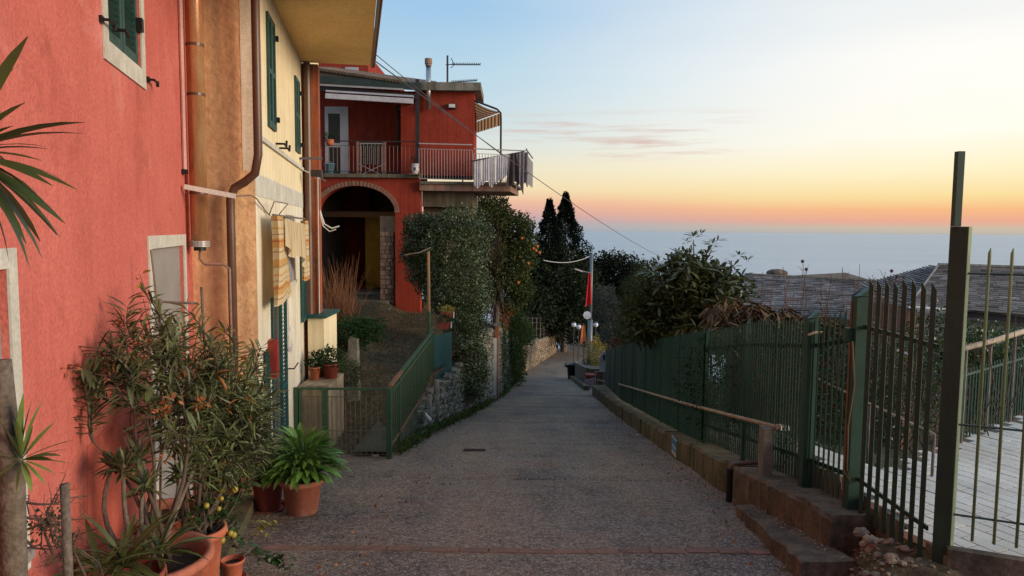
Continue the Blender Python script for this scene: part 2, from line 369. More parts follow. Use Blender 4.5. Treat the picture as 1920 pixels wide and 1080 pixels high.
M['rust_rail'] = mat('rust_rail', (.20,.075,.04), (.11,.085,.05), rough=.8, scale=5, fine=.2)
M['fence_green'] = mat('fence_green', (.021,.062,.038), (.016,.044,.028), stain=[(9,.62,.7,(.12,.05,.025),.3)], rough=.45, scale=6, fine=.12, spec=.45)
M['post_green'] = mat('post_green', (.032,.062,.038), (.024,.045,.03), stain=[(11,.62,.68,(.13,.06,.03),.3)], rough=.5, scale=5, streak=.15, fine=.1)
M['post_pale'] = mat('pale_and_lit_green', (.22,.27,.13), (.16,.20,.10), rough=.5, scale=7)  # gate rods and stub; also the light painted on the tall post's side
M['screen'] = mat('screen_net', (.013,.062,.042), (.009,.044,.030), rough=.7, scale=1.5, stretch=(1,1,.3), bump=.4, bscale=4, fine=.1, streak=.25, bdist=.05)
M['pale_rail'] = mat('weathered_rail', (.42,.33,.24), (.26,.19,.13), rough=.7, scale=9, fine=.2)
M['wood'] = mat('wood', (.30,.18,.10), (.20,.12,.065), rough=.8, scale=6, stretch=(2,2,12), fine=.2)
M['grey_wood'] = mat('grey_wood', (.20,.17,.145), (.12,.095,.08), rough=.85, scale=9, stretch=(3,3,1), bump=.6, bscale=60, fine=.2)
M['bark'] = mat('bark', (.17,.135,.11), (.10,.08,.06), rough=.95, scale=18, bump=.8, bscale=55, fine=.25)
M['paver'] = mat('paver', (.66,.63,.56), (.54,.51,.45), rough=.8, scale=2, island=.12, fine=.1, bump=.2, bscale=80)
M['paver_joint'] = mat('paver_joint', (.16,.15,.13), rough=1)
M['slate'] = mat('slate', (.19,.17,.165), (.12,.105,.10), rough=.7, scale=3, island=.45, fine=.15)
M['roof_tile'] = mat('roof_tile', (.16,.10,.07), (.09,.07,.05), rough=.9, scale=6, island=.3)
M['far_wall'] = mat('far_wall', (.42,.36,.33), (.34,.29,.27), rough=.9, scale=1, streak=.2)
M['dark_green_metal'] = mat('dark_green_metal', (.035,.05,.045), rough=.5)
M['dark_metal'] = mat('dark_metal', (.035,.025,.03), rough=.5)
M['balcony_rail'] = mat('balcony_rail', (.28,.14,.12), (.2,.1,.09), rough=.5)
M['pale_metal'] = mat('pale_metal', (.45,.42,.42), (.35,.32,.32), rough=.45, metal=.3)
M['glass'] = mat('dark_glass', (.02,.022,.025), rough=.12, spec=.6, fine=0)
M['door_white'] = mat('door_white', (.45,.44,.48), (.38,.37,.41), rough=.6)
M['bucket_blue'] = mat('bucket_blue', (.16,.42,.55), rough=.5)
M['slab_pink'] = mat('slab_pink', (.34,.17,.13), (.24,.17,.13), rough=.95, scale=4, streak=.4, bump=.3, bscale=30)
M['beam_grey'] = mat('beam_grey', (.17,.145,.10), (.11,.095,.07), rough=.95, scale=3, streak=.3)
M['cloth_white'] = mat('cloth_white', (.72,.68,.70), (.56,.52,.55), rough=.9, scale=6, trans=.25)
M['cloth_grey'] = mat('cloth_grey', (.24,.20,.21), (.18,.15,.16), rough=.9, scale=6, trans=.1)
M['cloth_dark'] = mat('cloth_dark', (.07,.05,.055), rough=.9)
M['red_flag'] = mat('red_flag', (.65,.02,.02), (.5,.015,.02), rough=.8, trans=.3)
M['orange_flag'] = mat('orange_flag', (.65,.25,.06), (.55,.12,.08), rough=.8, scale=12, trans=.3)
M['post_grey'] = mat('post_grey', (.20,.22,.23), (.14,.15,.16), rough=.5, metal=.4)
M['globe'] = mat('milk_glass', (.75,.75,.78), rough=.3, spec=.5, fine=0)
M['sign_pink'] = mat('sign_pink', (.42,.30,.34), (.36,.26,.3), rough=.6)
M['sign_white'] = mat('sign_white', (.45,.42,.42), rough=.6)
M['poster_white'] = mat('poster_white', (.55,.55,.55), rough=.6)
M['poster_blue'] = mat('poster_blue', (.05,.22,.45), rough=.6)
M['cable'] = mat('cable', (.10,.08,.09), rough=.7)
M['manhole'] = mat('manhole', (.075,.045,.04), (.05,.03,.028), rough=.7, scale=20, bump=.6, bscale=120)
M['patch_orange'] = mat('patch_tone', (.58,.14,.10), (.52,.11,.08), rough=.95, scale=3, bump=.4, bscale=70)
# leaves
M['leaf_oleander'] = leafmat('leaf_oleander', (.12,.145,.052), (.08,.085,.04), island=.6)
M['leaf_olive_dry'] = leafmat('leaf_dry', (.30,.11,.03), (.22,.07,.025))
M['flower_orange'] = leafmat('withered_flower', (.50,.17,.05), (.36,.10,.04), trans=.4)
M['leaf_yellow'] = leafmat('leaf_yellow_green', (.24,.25,.045), (.36,.21,.03))
M['leaf_bright'] = leafmat('leaf_bright', (.10,.20,.035), (.06,.13,.03), rough=.35)
M['leaf_lily'] = leafmat('leaf_lily', (.13,.25,.04), (.07,.16,.028), rough=.35, island=.35)
M['leaf_yucca'] = leafmat('leaf_yucca', (.26,.33,.09), (.14,.20,.05), rough=.4)
M['leaf_yucca_dark'] = leafmat('leaf_yucca_dark', (.05,.085,.025), (.09,.10,.03), rough=.4)
M['leaf_citrus'] = leafmat('leaf_citrus', (.035,.065,.02), (.05,.09,.02), rough=.35)
M['leaf_ivy'] = leafmat('leaf_ivy', (.068,.092,.030), (.038,.055,.02), island=.5, trans=.1, spec=.55, rough=.38)
M['leaf_dark'] = leafmat('leaf_dark', (.026,.034,.014), (.016,.022,.010), island=.5, trans=.1, spec=.15, rough=.7)
M['leaf_cypress'] = leafmat('leaf_cypress', (.012,.018,.012), (.009,.013,.009), island=.4, trans=.05, spec=.15, rough=.7)
M['leaf_orange_tree'] = leafmat('leaf_orange_tree', (.045,.062,.022), (.06,.07,.02), island=.5, trans=.15, spec=.15, rough=.7)
M['leaf_olive'] = leafmat('leaf_olive', (.085,.09,.075), (.06,.066,.055), island=.3, trans=.15, spec=.15, rough=.7)
M['leaf_bamboo'] = leafmat('leaf_bamboo', (.085,.095,.035), (.05,.06,.024), island=.45, spec=.15, rough=.7)
M['leaf_loquat'] = leafmat('leaf_loquat', (.07,.085,.03), (.11,.10,.035), rough=.4, island=.35)
M['leaf_hedge'] = leafmat('leaf_hedge', (.02,.055,.018), (.015,.035,.014), island=.4, spec=.15, rough=.7)
M['moss'] = leafmat('moss', (.07,.10,.02), (.045,.07,.018), island=.4, spec=.15, rough=.7)
M['grass'] = leafmat('grass_blade', (.045,.075,.02), (.06,.07,.025), island=.4)
M['twig_red'] = mat('twig_red', (.20,.085,.045), (.12,.055,.03), rough=.9, scale=3, island=.3)
M['reed'] = mat('reed', (.15,.095,.055), (.09,.065,.035), rough=.9, scale=2, island=.25)
M['twig'] = mat('twig', (.11,.075,.055), (.07,.05,.04), rough=.9, scale=8)
M['stem'] = mat('stem', (.26,.19,.13), (.16,.12,.08), rough=.8, scale=15)
M['fruit_yellow'] = mat('fruit_yellow', (.36,.24,.03), (.24,.22,.03), rough=.35, scale=12, spec=.5)
M['fruit_orange'] = mat('fruit_orange', (.42,.12,.015), rough=.4)

def lane_material():
    m = bpy.data.materials.new('lane_surface'); m.use_nodes = True; nt = m.node_tree; N = nt.nodes.new; L = nt.links.new
    b = nt.nodes['Principled BSDF']; b.inputs['Roughness'].default_value = .8; b.inputs['Specular IOR Level'].default_value = .3
    P = N('ShaderNodeNewGeometry').outputs['Position']
    def noise(s, d=4, st=None, r=.6):
        n = N('ShaderNodeTexNoise'); n.inputs['Scale'].default_value = s; n.inputs['Detail'].default_value = d; n.inputs['Roughness'].default_value = r
        if st:
            mp = N('ShaderNodeMapping'); mp.inputs['Scale'].default_value = st; L(P, mp.inputs[0]); L(mp.outputs[0], n.inputs[0])
        else: L(P, n.inputs[0])
        return n.outputs[0]
    def mrange(o, a, b_, c=0, d=1):
        r = N('ShaderNodeMapRange'); r.inputs['From Min'].default_value = a; r.inputs['From Max'].default_value = b_; r.inputs['To Min'].default_value = c; r.inputs['To Max'].default_value = d; L(o, r.inputs[0]); return r.outputs[0]
    def mix(f, a, b_):
        x = N('ShaderNodeMix'); x.data_type = 'RGBA'; L(f, x.inputs[0])
        for i, q in ((6, a), (7, b_)):
            if isinstance(q, tuple): x.inputs[i].default_value = (*q, 1)
            else: L(q, x.inputs[i])
        return x.outputs[2]
    vo = N('ShaderNodeTexVoronoi'); vo.inputs['Scale'].default_value = 68; L(P, vo.inputs[0])
    sp = N('ShaderNodeSeparateColor'); L(vo.outputs['Color'], sp.inputs[0])
    base = mix(mrange(noise(.8, 8, None, .7), .42, .58), (.215,.142,.098), (.092,.066,.058))
    base = mix(mrange(noise(.55, 5, (1.6, .5, 1)), .42, .6), base, (.29,.185,.115))
    base = mix(mrange(noise(2.2, 8, (1, 3, 1), .75), .53, .66, 0, .8), base, (.060,.050,.050))
    base = mix(mrange(noise(.9, 6, (2.2, .25, 1)), .52, .64, 0, .6), base, (.26,.19,.14))
    vo2 = N('ShaderNodeTexVoronoi'); vo2.inputs['Scale'].default_value = 34; L(P, vo2.inputs[0]); sp2 = N('ShaderNodeSeparateColor'); L(vo2.outputs['Color'], sp2.inputs[0])
    base = mix(mrange(sp2.outputs[0], .72, .95, 0, .55), base, (.36,.30,.25)); base = mix(mrange(sp2.outputs[1], .7, .95, 0, .6), base, (.045,.036,.034))
    # pale stone chips set in a darker binder
    base = mix(mrange(sp.outputs[0], .55, 1.0, 0, .62), base, (.42,.35,.28))
    base = mix(mrange(sp.outputs[1], .9, 1.0, 0, .9), base, (.42,.40,.37))
    base = mix(mrange(sp.outputs[2], .6, 1.0, 0, .75), base, (.028,.024,.022))
    L(base, b.inputs['Base Color'])
    L(mrange(noise(1.5, 5), .35, .65, .62, .9), b.inputs['Roughness'])
    ad = N('ShaderNodeMath'); ad.operation = 'ADD'; L(mrange(vo.outputs['Distance'], 0, .7, 1, 0), ad.inputs[0]); L(noise(9, 6), ad.inputs[1])
    bp = N('ShaderNodeBump'); bp.inputs['Strength'].default_value = .8; bp.inputs['Distance'].default_value = .008; L(ad.outputs[0], bp.inputs['Height']); L(bp.outputs[0], b.inputs['Normal'])
    return m
M['lane'] = lane_material()

def sea_material():
    m = bpy.data.materials.new('sea_water'); m.use_nodes = True; nt = m.node_tree; N = nt.nodes.new; L = nt.links.new
    b = nt.nodes['Principled BSDF']; b.inputs['Roughness'].default_value = .32; b.inputs['IOR'].default_value = 1.33
    P = N('ShaderNodeNewGeometry').outputs['Position']
    mp = N('ShaderNodeMapping'); mp.inputs['Scale'].default_value = (.0004, .0016, 1); L(P, mp.inputs[0])
    n = N('ShaderNodeTexNoise'); n.inputs['Scale'].default_value = 1; n.inputs['Detail'].default_value = 5; L(mp.outputs[0], n.inputs[0])
    x = N('ShaderNodeMix'); x.data_type = 'RGBA'; x.inputs[6].default_value = (.29,.345,.39,1); x.inputs[7].default_value = (.37,.41,.44,1)
    r = N('ShaderNodeMapRange'); r.inputs['From Min'].default_value = .35; r.inputs['From Max'].default_value = .65; L(n.outputs[0], r.inputs[0]); L(r.outputs[0], x.inputs[0]); L(x.outputs[2], b.inputs['Base Color'])
    n2 = N('ShaderNodeTexNoise'); n2.inputs['Scale'].default_value = .05; n2.inputs['Detail'].default_value = 6; L(P, n2.inputs[0])
    bp = N('ShaderNodeBump'); bp.inputs['Strength'].default_value = 1; bp.inputs['Distance'].default_value = 6; L(n2.outputs[0], bp.inputs['Height']); L(bp.outputs[0], b.inputs['Normal'])
    return m
M['sea'] = sea_material()

def stripes(name, cols, axis_vec, period):
    """woven stripes: bands of flat colour printed along a direction of the cloth"""
    m = bpy.data.materials.new(name); m.use_nodes = True; nt = m.node_tree; N = nt.nodes.new; L = nt.links.new
    b = nt.nodes['Principled BSDF']; b.inputs['Roughness'].default_value = .95; b.inputs['Specular IOR Level'].default_value = .1
    P = N('ShaderNodeUVMap').outputs[0]
    d = N('ShaderNodeVectorMath'); d.operation = 'DOT_PRODUCT'; d.inputs[1].default_value = axis_vec; L(P, d.inputs[0])
    q = N('ShaderNodeMath'); q.operation = 'DIVIDE'; q.inputs[1].default_value = period; L(d.outputs['Value'], q.inputs[0])
    fr = N('ShaderNodeMath'); fr.operation = 'FRACT'; L(q.outputs[0], fr.inputs[0])
    r = N('ShaderNodeValToRGB'); r.color_ramp.interpolation = 'CONSTANT'; e = r.color_ramp.elements
    e[0].position = 0; e[0].color = (*cols[0][1], 1); e[1].position = cols[1][0]; e[1].color = (*cols[1][1], 1)
    for p, c in cols[2:]: k = e.new(p); k.color = (*c, 1)
    L(fr.outputs[0], r.inputs[0])
    L(r.outputs[0], b.inputs['Base Color'])
    tr = N('ShaderNodeBsdfTranslucent'); L(r.outputs[0], tr.inputs[0]); ms = N('ShaderNodeMixShader'); ms.inputs[0].default_value = .25
    L(b.outputs[0], ms.inputs[1]); L(tr.outputs[0], ms.inputs[2]); L(ms.outputs[0], nt.nodes['Material Output'].inputs[0])
    return m
CR, OR_, RD, BR = (.66,.54,.34), (.60,.36,.14), (.48,.19,.07), (.42,.26,.14)
M['curtain'] = stripes('curtain_cloth', [(0,CR),(.12,BR),(.15,CR),(.22,OR_),(.34,RD),(.38,OR_),(.42,CR),(.5,BR),(.52,CR),(.62,OR_),(.66,CR),(.8,BR),(.83,OR_),(.97,CR)], (0,1,0), 1.0)
M['pelmet'] = stripes('pelmet_cloth', [(0,CR),(.42,(.62,.52,.36)),(.7,OR_),(.78,BR),(.86,CR)], (1,0,0), .16)
M['awning_cloth'] = stripes('awning_cloth', [(0,(.72,.58,.36)),(.55,(.25,.09,.045))], (1,0,0), 1.0)
def set_uv(o, fn):
    me = o.data; uv = me.uv_layers.new(name='UVMap')
    for l in me.loops: uv.data[l.index].uv = fn(l.vertex_index)
# ------------------------------------------------------------------ the ground
LY = [-4, 7.2, 10.1, 13.2, 14.3, 16.6, 18.9, 23.1, 32, 42.6, 46.7, 56.4, 64, 80]
LX = [-2.3, -2.3, -1.75, -1.56, -1.37, -1.09, -.82, -.40, .04, .62, 1.44, 3.3, 5.2, 10]
RY = [-4, 5.1, 7.3, 10.9, 17.7, 24.9, 38, 46, 60, 80]
RX = [2.36, 2.36, 2.39, 2.40, 2.54, 2.82, 3.47, 3.9, 8.0, 15]
XL = lambda Y: float(np.interp(Y, LY, LX))
XR = lambda Y: float(np.interp(Y, RY, RX))
def TZ(Y):                    # the path of trodden earth that climbs from the gate to the arch
    return LZ(10.6) + max(0, Y-10.6)*.108 if Y < 21 else LZ(10.6) + 10.4*.108
def HZ(X, Y):                 # the hillside
    z = LZ(Y) - .45
    if X > 3: z -= min(.2*(X-3), 8)
    if X < -2 and Y > 24: z += min(.25*(-2-X), 5)
    if Y > 72: z -= .35*(Y-72)
    return max(z, -165)
ys = [-6+3*i for i in range(30)] + [84+14*i for i in range(34)]
xs = [-160, -100, -60, -40, -28, -20, -14, -10, -7, -4, -1, 2, 5, 8, 11, 15, 20, 27, 36, 50, 80, 130, 200]
mb = MB(); mb.add([(x, y, HZ(x, y)-.15) for y in ys for x in xs], [(j*len(xs)+i, j*len(xs)+i+1, (j+1)*len(xs)+i+1, (j+1)*len(xs)+i) for j in range(len(ys)-1) for i in range(len(xs)-1)])
part('hillside', mb, M['grassy'], kind='structure')
mb = MB(); mb.add([(-90000, -2000, -152), (90000, -2000, -152), (90000, 90000, -152), (-90000, 90000, -152)], [(0, 1, 2, 3)])
part('sea', mb, M['sea'], kind='structure')

# the lane: one sheet with shallow cross joints cut into it
joints = [8.6, 11.9, 15.3, 19.2, 24, 29.5, 36]
yy = sorted(set([-4+.5*i for i in range(30)] + [11+i for i in range(70)] + [j+d for j in joints for d in (-.05, -.03, .03, .05)]))
mb = MB(); K = 14
def lane_pt(u, Y):
    x0 = -5.2 if Y < 10.2 else XL(Y)-.5; x1 = XR(Y)+.3; X = x0+(x1-x0)*u
    z = LZ(Y) + .008*math.sin(Y*1.9+X) + .006*math.sin(X*2.7+Y*.7)
    if any(abs(Y-j) < .031 for j in joints): z -= .018
    return (X, Y, z)
mb.add([lane_pt(i/K, Y) for Y in yy for i in range(K+1)], [(j*(K+1)+i, j*(K+1)+i+1, (j+1)*(K+1)+i+1, (j+1)*(K+1)+i) for j in range(len(yy)-1) for i in range(K)])
lane = part('lane', mb, M['lane'], kind='structure', smooth=True)
# a row of worn bricks laid flush across it
x = -1.95; k = 0
while x < 2.1:
    w = random.uniform(.22, .30)
    yb = 5.52 + random.uniform(-.01, .01) + .012*math.sin(x*2)
    z = LZ(yb) + .006 + .008*math.sin(yb*1.9+x) + .006*math.sin(x*2.7+yb*.7)
    b = MB(); b.box((x+w/2, yb, z-.02), (w-.012, random.uniform(.11, .135), .045), Matrix.Rotation(random.uniform(-.03, .03), 3, 'Z') @ Matrix.Rotation(-.163, 3, 'X'))
    part('brick', b, M['strip_brick'], lane); x += w; k += 1

# earth path and dirt beds behind the little gate
mb = MB()
def terr(u, v):
    Y = 10.35 + v*12.5; x0 = -9.5; x1 = (XL(Y)-.05) if Y < 13.2 else (XL(Y)-.12); X = x0+(x1-x0)*u
    z = TZ(Y) + .05*math.sin(X*2.3+Y)*math.sin(Y*1.7) + .02*math.sin(X*9+Y*7)
    if Y < 11.2: z = TZ(Y) + .005
    # a bank on the left of the path
    if X < -2.9: z += min(.35, (-2.9-X)*.5)*min(1, max(0, (Y-13)/1.5))
    return (X, Y, z)
mb.grid(terr, 40, 50)
path = part('earth_path', mb, M['earth'], kind='structure', smooth=True)

# the upper terrace soil held by the long wall beyond the villa
mb = MB()
def bank(u, v):
    Y = 22.4 + v*34; X = (XL(Y)-.15) - u*14
    top = float(np.interp(Y, [22, 30, 42, 52, 57], [LZ(22)+2.3, LZ(30)+2.3, LZ(42)+1.9, LZ(52)+1.5, LZ(57)+1.4]))
    return (X, Y, top + min(2.2, u*14*.35)*min(1, max(0, (44-Y)/8)) + .1*math.sin(X*1.3)*math.sin(Y))
mb.grid(bank, 16, 40)
part('garden_bank', mb, M['grassy'], kind='structure', smooth=True)

# paved terrace behind the fence on the right: a sheet of pavers on a joint bed
TERZ = -.35
A0 = Vector((2.66, 4.22, 0)); Ae = Vector((.916, -.4, 0)).normalized(); An = Vector((-Ae.y, Ae.x, 0))
edge = [(2.62, 4.10), (2.62, 6.15), (2.95, 5.72), (5.6, 7.75), (9.0, 7.9), (9.0, 1.6), (6.2, 2.62)]
edge = [(2.66, 4.26), (2.66, 6.6), (2.75, 6.75), (3.05, 5.8), (5.3, 7.5), (9.0, 10.3), (9.0, 1.5)]
mb = MB(); mb.prism([(x, y, TERZ-.8) for x, y in edge], (0, 0, .785))
terrace = part('paved_terrace', mb, M['paver_joint'], kind='structure')
def inside(p, poly):
    c = False; n = len(poly)
    for i in range(n):
        (x1, y1), (x2, y2) = poly[i], poly[(i+1) % n]
        if (y1 > p[1]) != (y2 > p[1]) and p[0] < (x2-x1)*(p[1]-y1)/(y2-y1)+x1: c = not c
    return c
pd = Vector((-.40, .916, 0)).normalized(); pn = Vector((pd.y, -pd.x, 0))
pm = [mesh_of('paver', MB().box((0, 0, 0), (.235-.010, .118-.010, .05)), M['paver']) for _ in range(1)]
rot = Matrix.Rotation(math.atan2(pd.y, pd.x), 4, 'Z')
cells = []
for j in range(-60, 60):
    for i in range(-40, 60):
        c = Vector((3.4, 5.0, 0)) + pd*((i+.5*(j % 2))*.235) + pn*(j*.118)
        if inside((c.x, c.y), edge): cells.append(c)
cells.sort(key=lambda c: c.length)
def seen(c): return c.y > 3.9 and c.x/c.y < .78
vis = [c for c in cells if seen(c)]; rest = [c for c in cells if not seen(c)]
for c in vis[:300]:
    inst('paver', pm[0], terrace, Matrix.Translation(c + Vector((0, 0, TERZ-.027+random.uniform(-.002, .003)))) @ rot @ Matrix.Rotation(random.uniform(-.008, .008), 4, 'X'))
b = MB()
for c in vis[300:]+rest: b.box(c + Vector((0, 0, TERZ-.027)), (.227, .111, .05), rot.to_3x3())
part('pavers', b, M['paver'], terrace, kind='stuff')

# garden soil behind the fence
mb = MB()
def gard(u, v):
    Y = 6.2 + v*26; X = XR(Y)+.28 + u*22
    return (X, Y, LZ(Y)-.05 - .13*(u*22) + .12*math.sin(X*1.7+Y*.9) + .05*math.sin(X*5)*math.sin(Y*4))
mb.grid(gard, 44, 52)
part('garden_ground', mb, M['grassy'], kind='structure', smooth=True)

# earth mound at the foot of the tall gate post
mb = MB()
def mound(u, v):
    Y = 2.2 + v*3.9; X = 1.85 + u*3.18; x0 = float(np.interp(Y, [4.2, 5.2], [1.88, 2.34])); f = min(1, max(0, (X-x0)/.42))
    base = LZ(Y)-.03; top = -.44 if Y < 4.5 else -.44 - (Y-4.5)*.17
    z = base + (max(top, base+.1)-base)*f**1.2 + .035*math.sin(X*7+Y*3)*math.sin(Y*8+X) + .012*math.sin(X*31)*math.sin(Y*27)
    if X > 2.9 and Y < 4.2: z -= .05
    if f > 0: z += .05*math.sin(X*13+Y*5)*math.sin(Y*11-X*4)*min(1, f*3)
    return (X, Y, min(z, TERZ-.06))
mb.grid(mound, 60, 70)
mound_o = part('soil_mound', mb, M['earth'], kind='structure', smooth=True)
def mz(X, Y):
    return mound((X-1.85)/3.18, (Y-2.2)/3.9)[2]
def pebble(r, flat=.6, jit=.22):
    return MB().ball((0, 0, 0), r, 7, 5, (1, 1, flat), jit)
pebs = [mesh_of('stone', pebble(1, random.uniform(.4, .7)), M['warm_stone']) for _ in range(5)]
for i in range(296):
    X = random.uniform(2.1, 3.3); Y = random.uniform(3.6, 5.0)
    if i < 170: X, Y = random.uniform(2.05, 2.6), random.gauss(4.65, .28)
    r = random.choice([.007, .008, .010, .010, .012, .012, .015, .02, .034]) * random.uniform(.8, 1.3)
    if X > 2.6 and Y > 4.6: continue
    if X < 2.36 and Y > 5.0: continue
    inst('stone', random.choice(pebs), mound_o, Matrix.Translation((X, Y, mz(X, Y)+r*.2)) @ Matrix.Rotation(random.uniform(0, 6), 4, 'Z') @ Matrix.Diagonal((r, r*random.uniform(.6, 1), r, 1)))
tf_p = []
for i in range(420):
    X = random.uniform(2.15, 3.2); Y = random.uniform(3.8, 4.95)
    if math.sin(X*9)+math.sin(Y*8+1) > .1 and not (X > 2.6 and Y > 4.6): tf_p.append((X, Y, mz(X, Y)))
D_ = rng.normal(size=(len(tf_p), 3))*.6; D_[:, 2] = .8
scatter('dry_scrub', *LEAF8Q, np.array(tf_p), rand_mats(len(tf_p), .06, .14, D_, 0), M['leaf_olive_dry'])
scatter('scrub_weeds', *LEAF8Q, np.array(tf_p[::3]), rand_mats(len(tf_p[::3]), .05, .2, D_[::3], 0), M['moss'])
# broken lump of old masonry leaning at the post
mb = MB(); c0 = Vector((2.50, 4.83, mz(2.5, 4.83)+.03))
for i in range(10):
    mb.ball(c0 + Vector((random.uniform(-.10, .10), random.uniform(-.12, .12), random.uniform(-.02, .10))), random.uniform(.03, .06), 7, 5, (1, 1, .8), .25)
solo('rubble_lump', mb, M['warm_stone'], 'broken lump of old masonry lying against the foot of the green gate fence', 'rubble')

# twigs and weeds littering the earth path
q_ = []
for i in range(9000):
    Y = random.uniform(10.6, 20); X = random.choice((random.gauss(-2.9, .35), random.gauss(XL(Y)-.25, .12), random.uniform(-4.5, XL(Y)-.1)))
    if X > XL(Y)-.08: continue
    u_ = (X+9.5)/((XL(Y)-.12)+9.5); q_.append((X, Y, terr(u_, (Y-10.35)/12.5)[2]+.012))
half = len(q_)*2//3
D_ = rng.normal(size=(half, 3)); D_[:, 2] *= .2
scatter('path_litter', *LEAF8Q, np.array(q_[:half]), rand_mats(half, .06, .35, D_, 0), M['leaf_olive_dry'])
D_ = rng.normal(size=(len(q_)-half, 3))*.4; D_[:, 2] = 1
scatter('path_weeds', *LEAF8Q, np.array(q_[half:]), rand_mats(len(q_)-half, .09, .12, D_, 0), M['grass'])
# fallen leaves blown to the edges of the lane
pp_ = []
for i in range(520):
    Y = 4 + 16*random.random()**1.6; side = random.random()
    if side < .45: X = XL(Y) + (.9 if Y < 10 else .08) + abs(random.gauss(0, .25))
    elif side < .9: X = XR(Y) - .04 - abs(random.gauss(0, .16))
    else: X = random.uniform(XL(Y)+.3, XR(Y)-.2)
    if Y < 7 and X > 2.0: X -= .35
    pp_.append((X, Y, LZ(Y)+.014))
D_ = rng.normal(size=(len(pp_), 3)); D_[:, 2] *= .15
mm_ = rand_mats(len(pp_), .045, .6, D_, .0)
scatter('fallen_leaves', *LEAF8Q, np.array(pp_), mm_, M['leaf_olive_dry'])
# ------------------------------------------------------------------ the red house on the left
FR = Frame(-1.346, 0, -.254); FY = Frame(-1.26, 0, -.18)
def facade(F, x0, x1, z0, z1, holes, depth=.22):
    """front sheet with openings and their reveals, plus the body of the house behind; returns local-frame MB"""
    mb = MB(); xs = sorted({x0, x1, *[h[0] for h in holes], *[h[1] for h in holes]}); zs = sorted({z0, z1, *[h[2] for h in holes], *[h[3] for h in holes]})
    for i in range(len(xs)-1):
        for j in range(len(zs)-1):
            cx, cz = (xs[i]+xs[i+1])/2, (zs[j]+zs[j+1])/2
            if any(h[0] < cx < h[1] and h[2] < cz < h[3] for h in holes): continue
            mb.add([(xs[i], 0, zs[j]), (xs[i+1], 0, zs[j]), (xs[i+1], 0, zs[j+1]), (xs[i], 0, zs[j+1])], [(0, 1, 2, 3)])
    for a, b, c, d in holes:
        q = depth
        mb.add([(a,0,c),(b,0,c),(b,0,d),(a,0,d),(a,q,c),(b,q,c),(b,q,d),(a,q,d)], [(0,4,5,1),(1,5,6,2),(2,6,7,3),(3,7,4,0)])
    mb.add([(x0,0,z0),(x1,0,z0),(x1,0,z1),(x0,0,z1),(x0,6,z0),(x1,6,z0),(x1,6,z1),(x0,6,z1)], [(0,3,7,4),(1,5,6,2),(4,7,6,5),(3,2,6,7)])
    mb.add([(x0,.3,z0),(x1,.3,z0),(x1,.3,z1),(x0,.3,z1)], [(0,1,2,3)])
    return mb
def lframe(holespec, w=.09, proud=.012, bottom=True):
    """flat painted band round an opening, four butted pieces"""
    a, b, c, d = holespec; mb = MB()
    mb.span((a-w, -proud, d), (b+w, .0-.001, d+w)); mb.span((a-w, -proud, c), (a, -.001, d)); mb.span((b, -proud, c), (b+w, -.001, d))
    if bottom: mb.span((a-w, -proud, c-w*1.3), (b+w, -.001, c))
    return mb
def lp(name, mb, m, root, **k): return part(name, mb, m, root, local=True, **k)

red = empty('red_house', (0, 0, 0), 'weathered coral red rendered house filling the left edge of the picture', 'house', M=FR.M)
W1 = (2.30, 3.12, .20, 1.42); W2 = (5.68, 6.95, -1.25, 1.43); W3 = (4.72, 5.56, 2.74, 4.2)
lp('wall', facade(FR, -3.5, 7.55, -1.9, 6.6, [W1, W2, W3]), M['red_plaster'], red)
lp('roof', MB().prism([(-4, -.35, 6.6), (-4, 6.4, 6.6), (-4, 3, 8.2)], (11.7, 0, 0)), M['roof_tile'], red)
lp('window_surround', lframe(W1, .085), M['white_trim'], red)
lp('window_sill', MB().span((2.26, -.05, .16), (3.15, .20, .205)), M['grey_panel'], red)
lp('window_panel', MB().span((2.30, .03, .21), (3.12, .06, 1.42)), M['grey_panel'], red)
lp('door_surround', lframe(W2, .10, bottom=False), M['white_trim'], red)
lp('door_panel', MB().span((5.68, .03, -1.25), (6.95, .06, 1.43)), M['grey_panel'], red)
lp('window_surround', lframe(W3, .10), M['white_trim'], red)
def shutter_leaf(x0, x1, z0, z1, y, root, m, sl_h=.042, name='shutter', kindstuff=False):
    fr = .05; mb = MB(); mb.span((x0, y-.018, z0), (x0+fr, y+.018, z1)); mb.span((x1-fr, y-.018, z0), (x1, y+.018, z1))
    mid = (z0+z1)/2
    for a, b in ((z0, z0+.07), (z1-.06, z1), (mid-.03, mid+.03)): mb.span((x0+fr, y-.017, a), (x1-fr, y+.017, b))
    o = lp(name, mb, m, root)
    me = mesh_of('slat', MB().box((0, 0, 0), (x1-x0-2*fr, .034, .007), Matrix.Rotation(R(-38), 3, 'X')), m)
    z = z0+.09; allb = MB()
    while z < z1-.07:
        if abs(z-mid) > .045:
            if kindstuff: allb.box(((x0+x1)/2, y, z), (x1-x0-2*fr, .034, .007), Matrix.Rotation(R(-38), 3, 'X'))
            else: inst('slat', me, o, WM[root] @ Matrix.Translation(((x0+x1)/2, y, z)))
        z += sl_h
    if kindstuff: lp_sub('slats', allb, m, root, o)
    return o
def lp_sub(name, mb, m, root, parent, **k):
    Wd = MB(); Wd.v = [WM[root] @ v for v in mb.v]; Wd.f = mb.f
    return part(name, Wd, m, parent, **k)
for h in (W3,): lp('window_pane', MB().span((h[0], .14, h[2]), (h[1], .16, h[3])), M['glass'], red)
s1 = shutter_leaf(4.74, 5.13, 2.76, 4.18, .03, red, M['shutter_green'])
s2 = shutter_leaf(5.15, 5.54, 2.76, 4.18, .03, red, M['shutter_green'])
for s, xx in ((s1, 4.755), (s2, 5.525)):
    lp_sub('hinge', MB().span((xx-.03, -.03, 3.0), (xx+.03, .012, 3.09)), M['black_iron'], red, s)
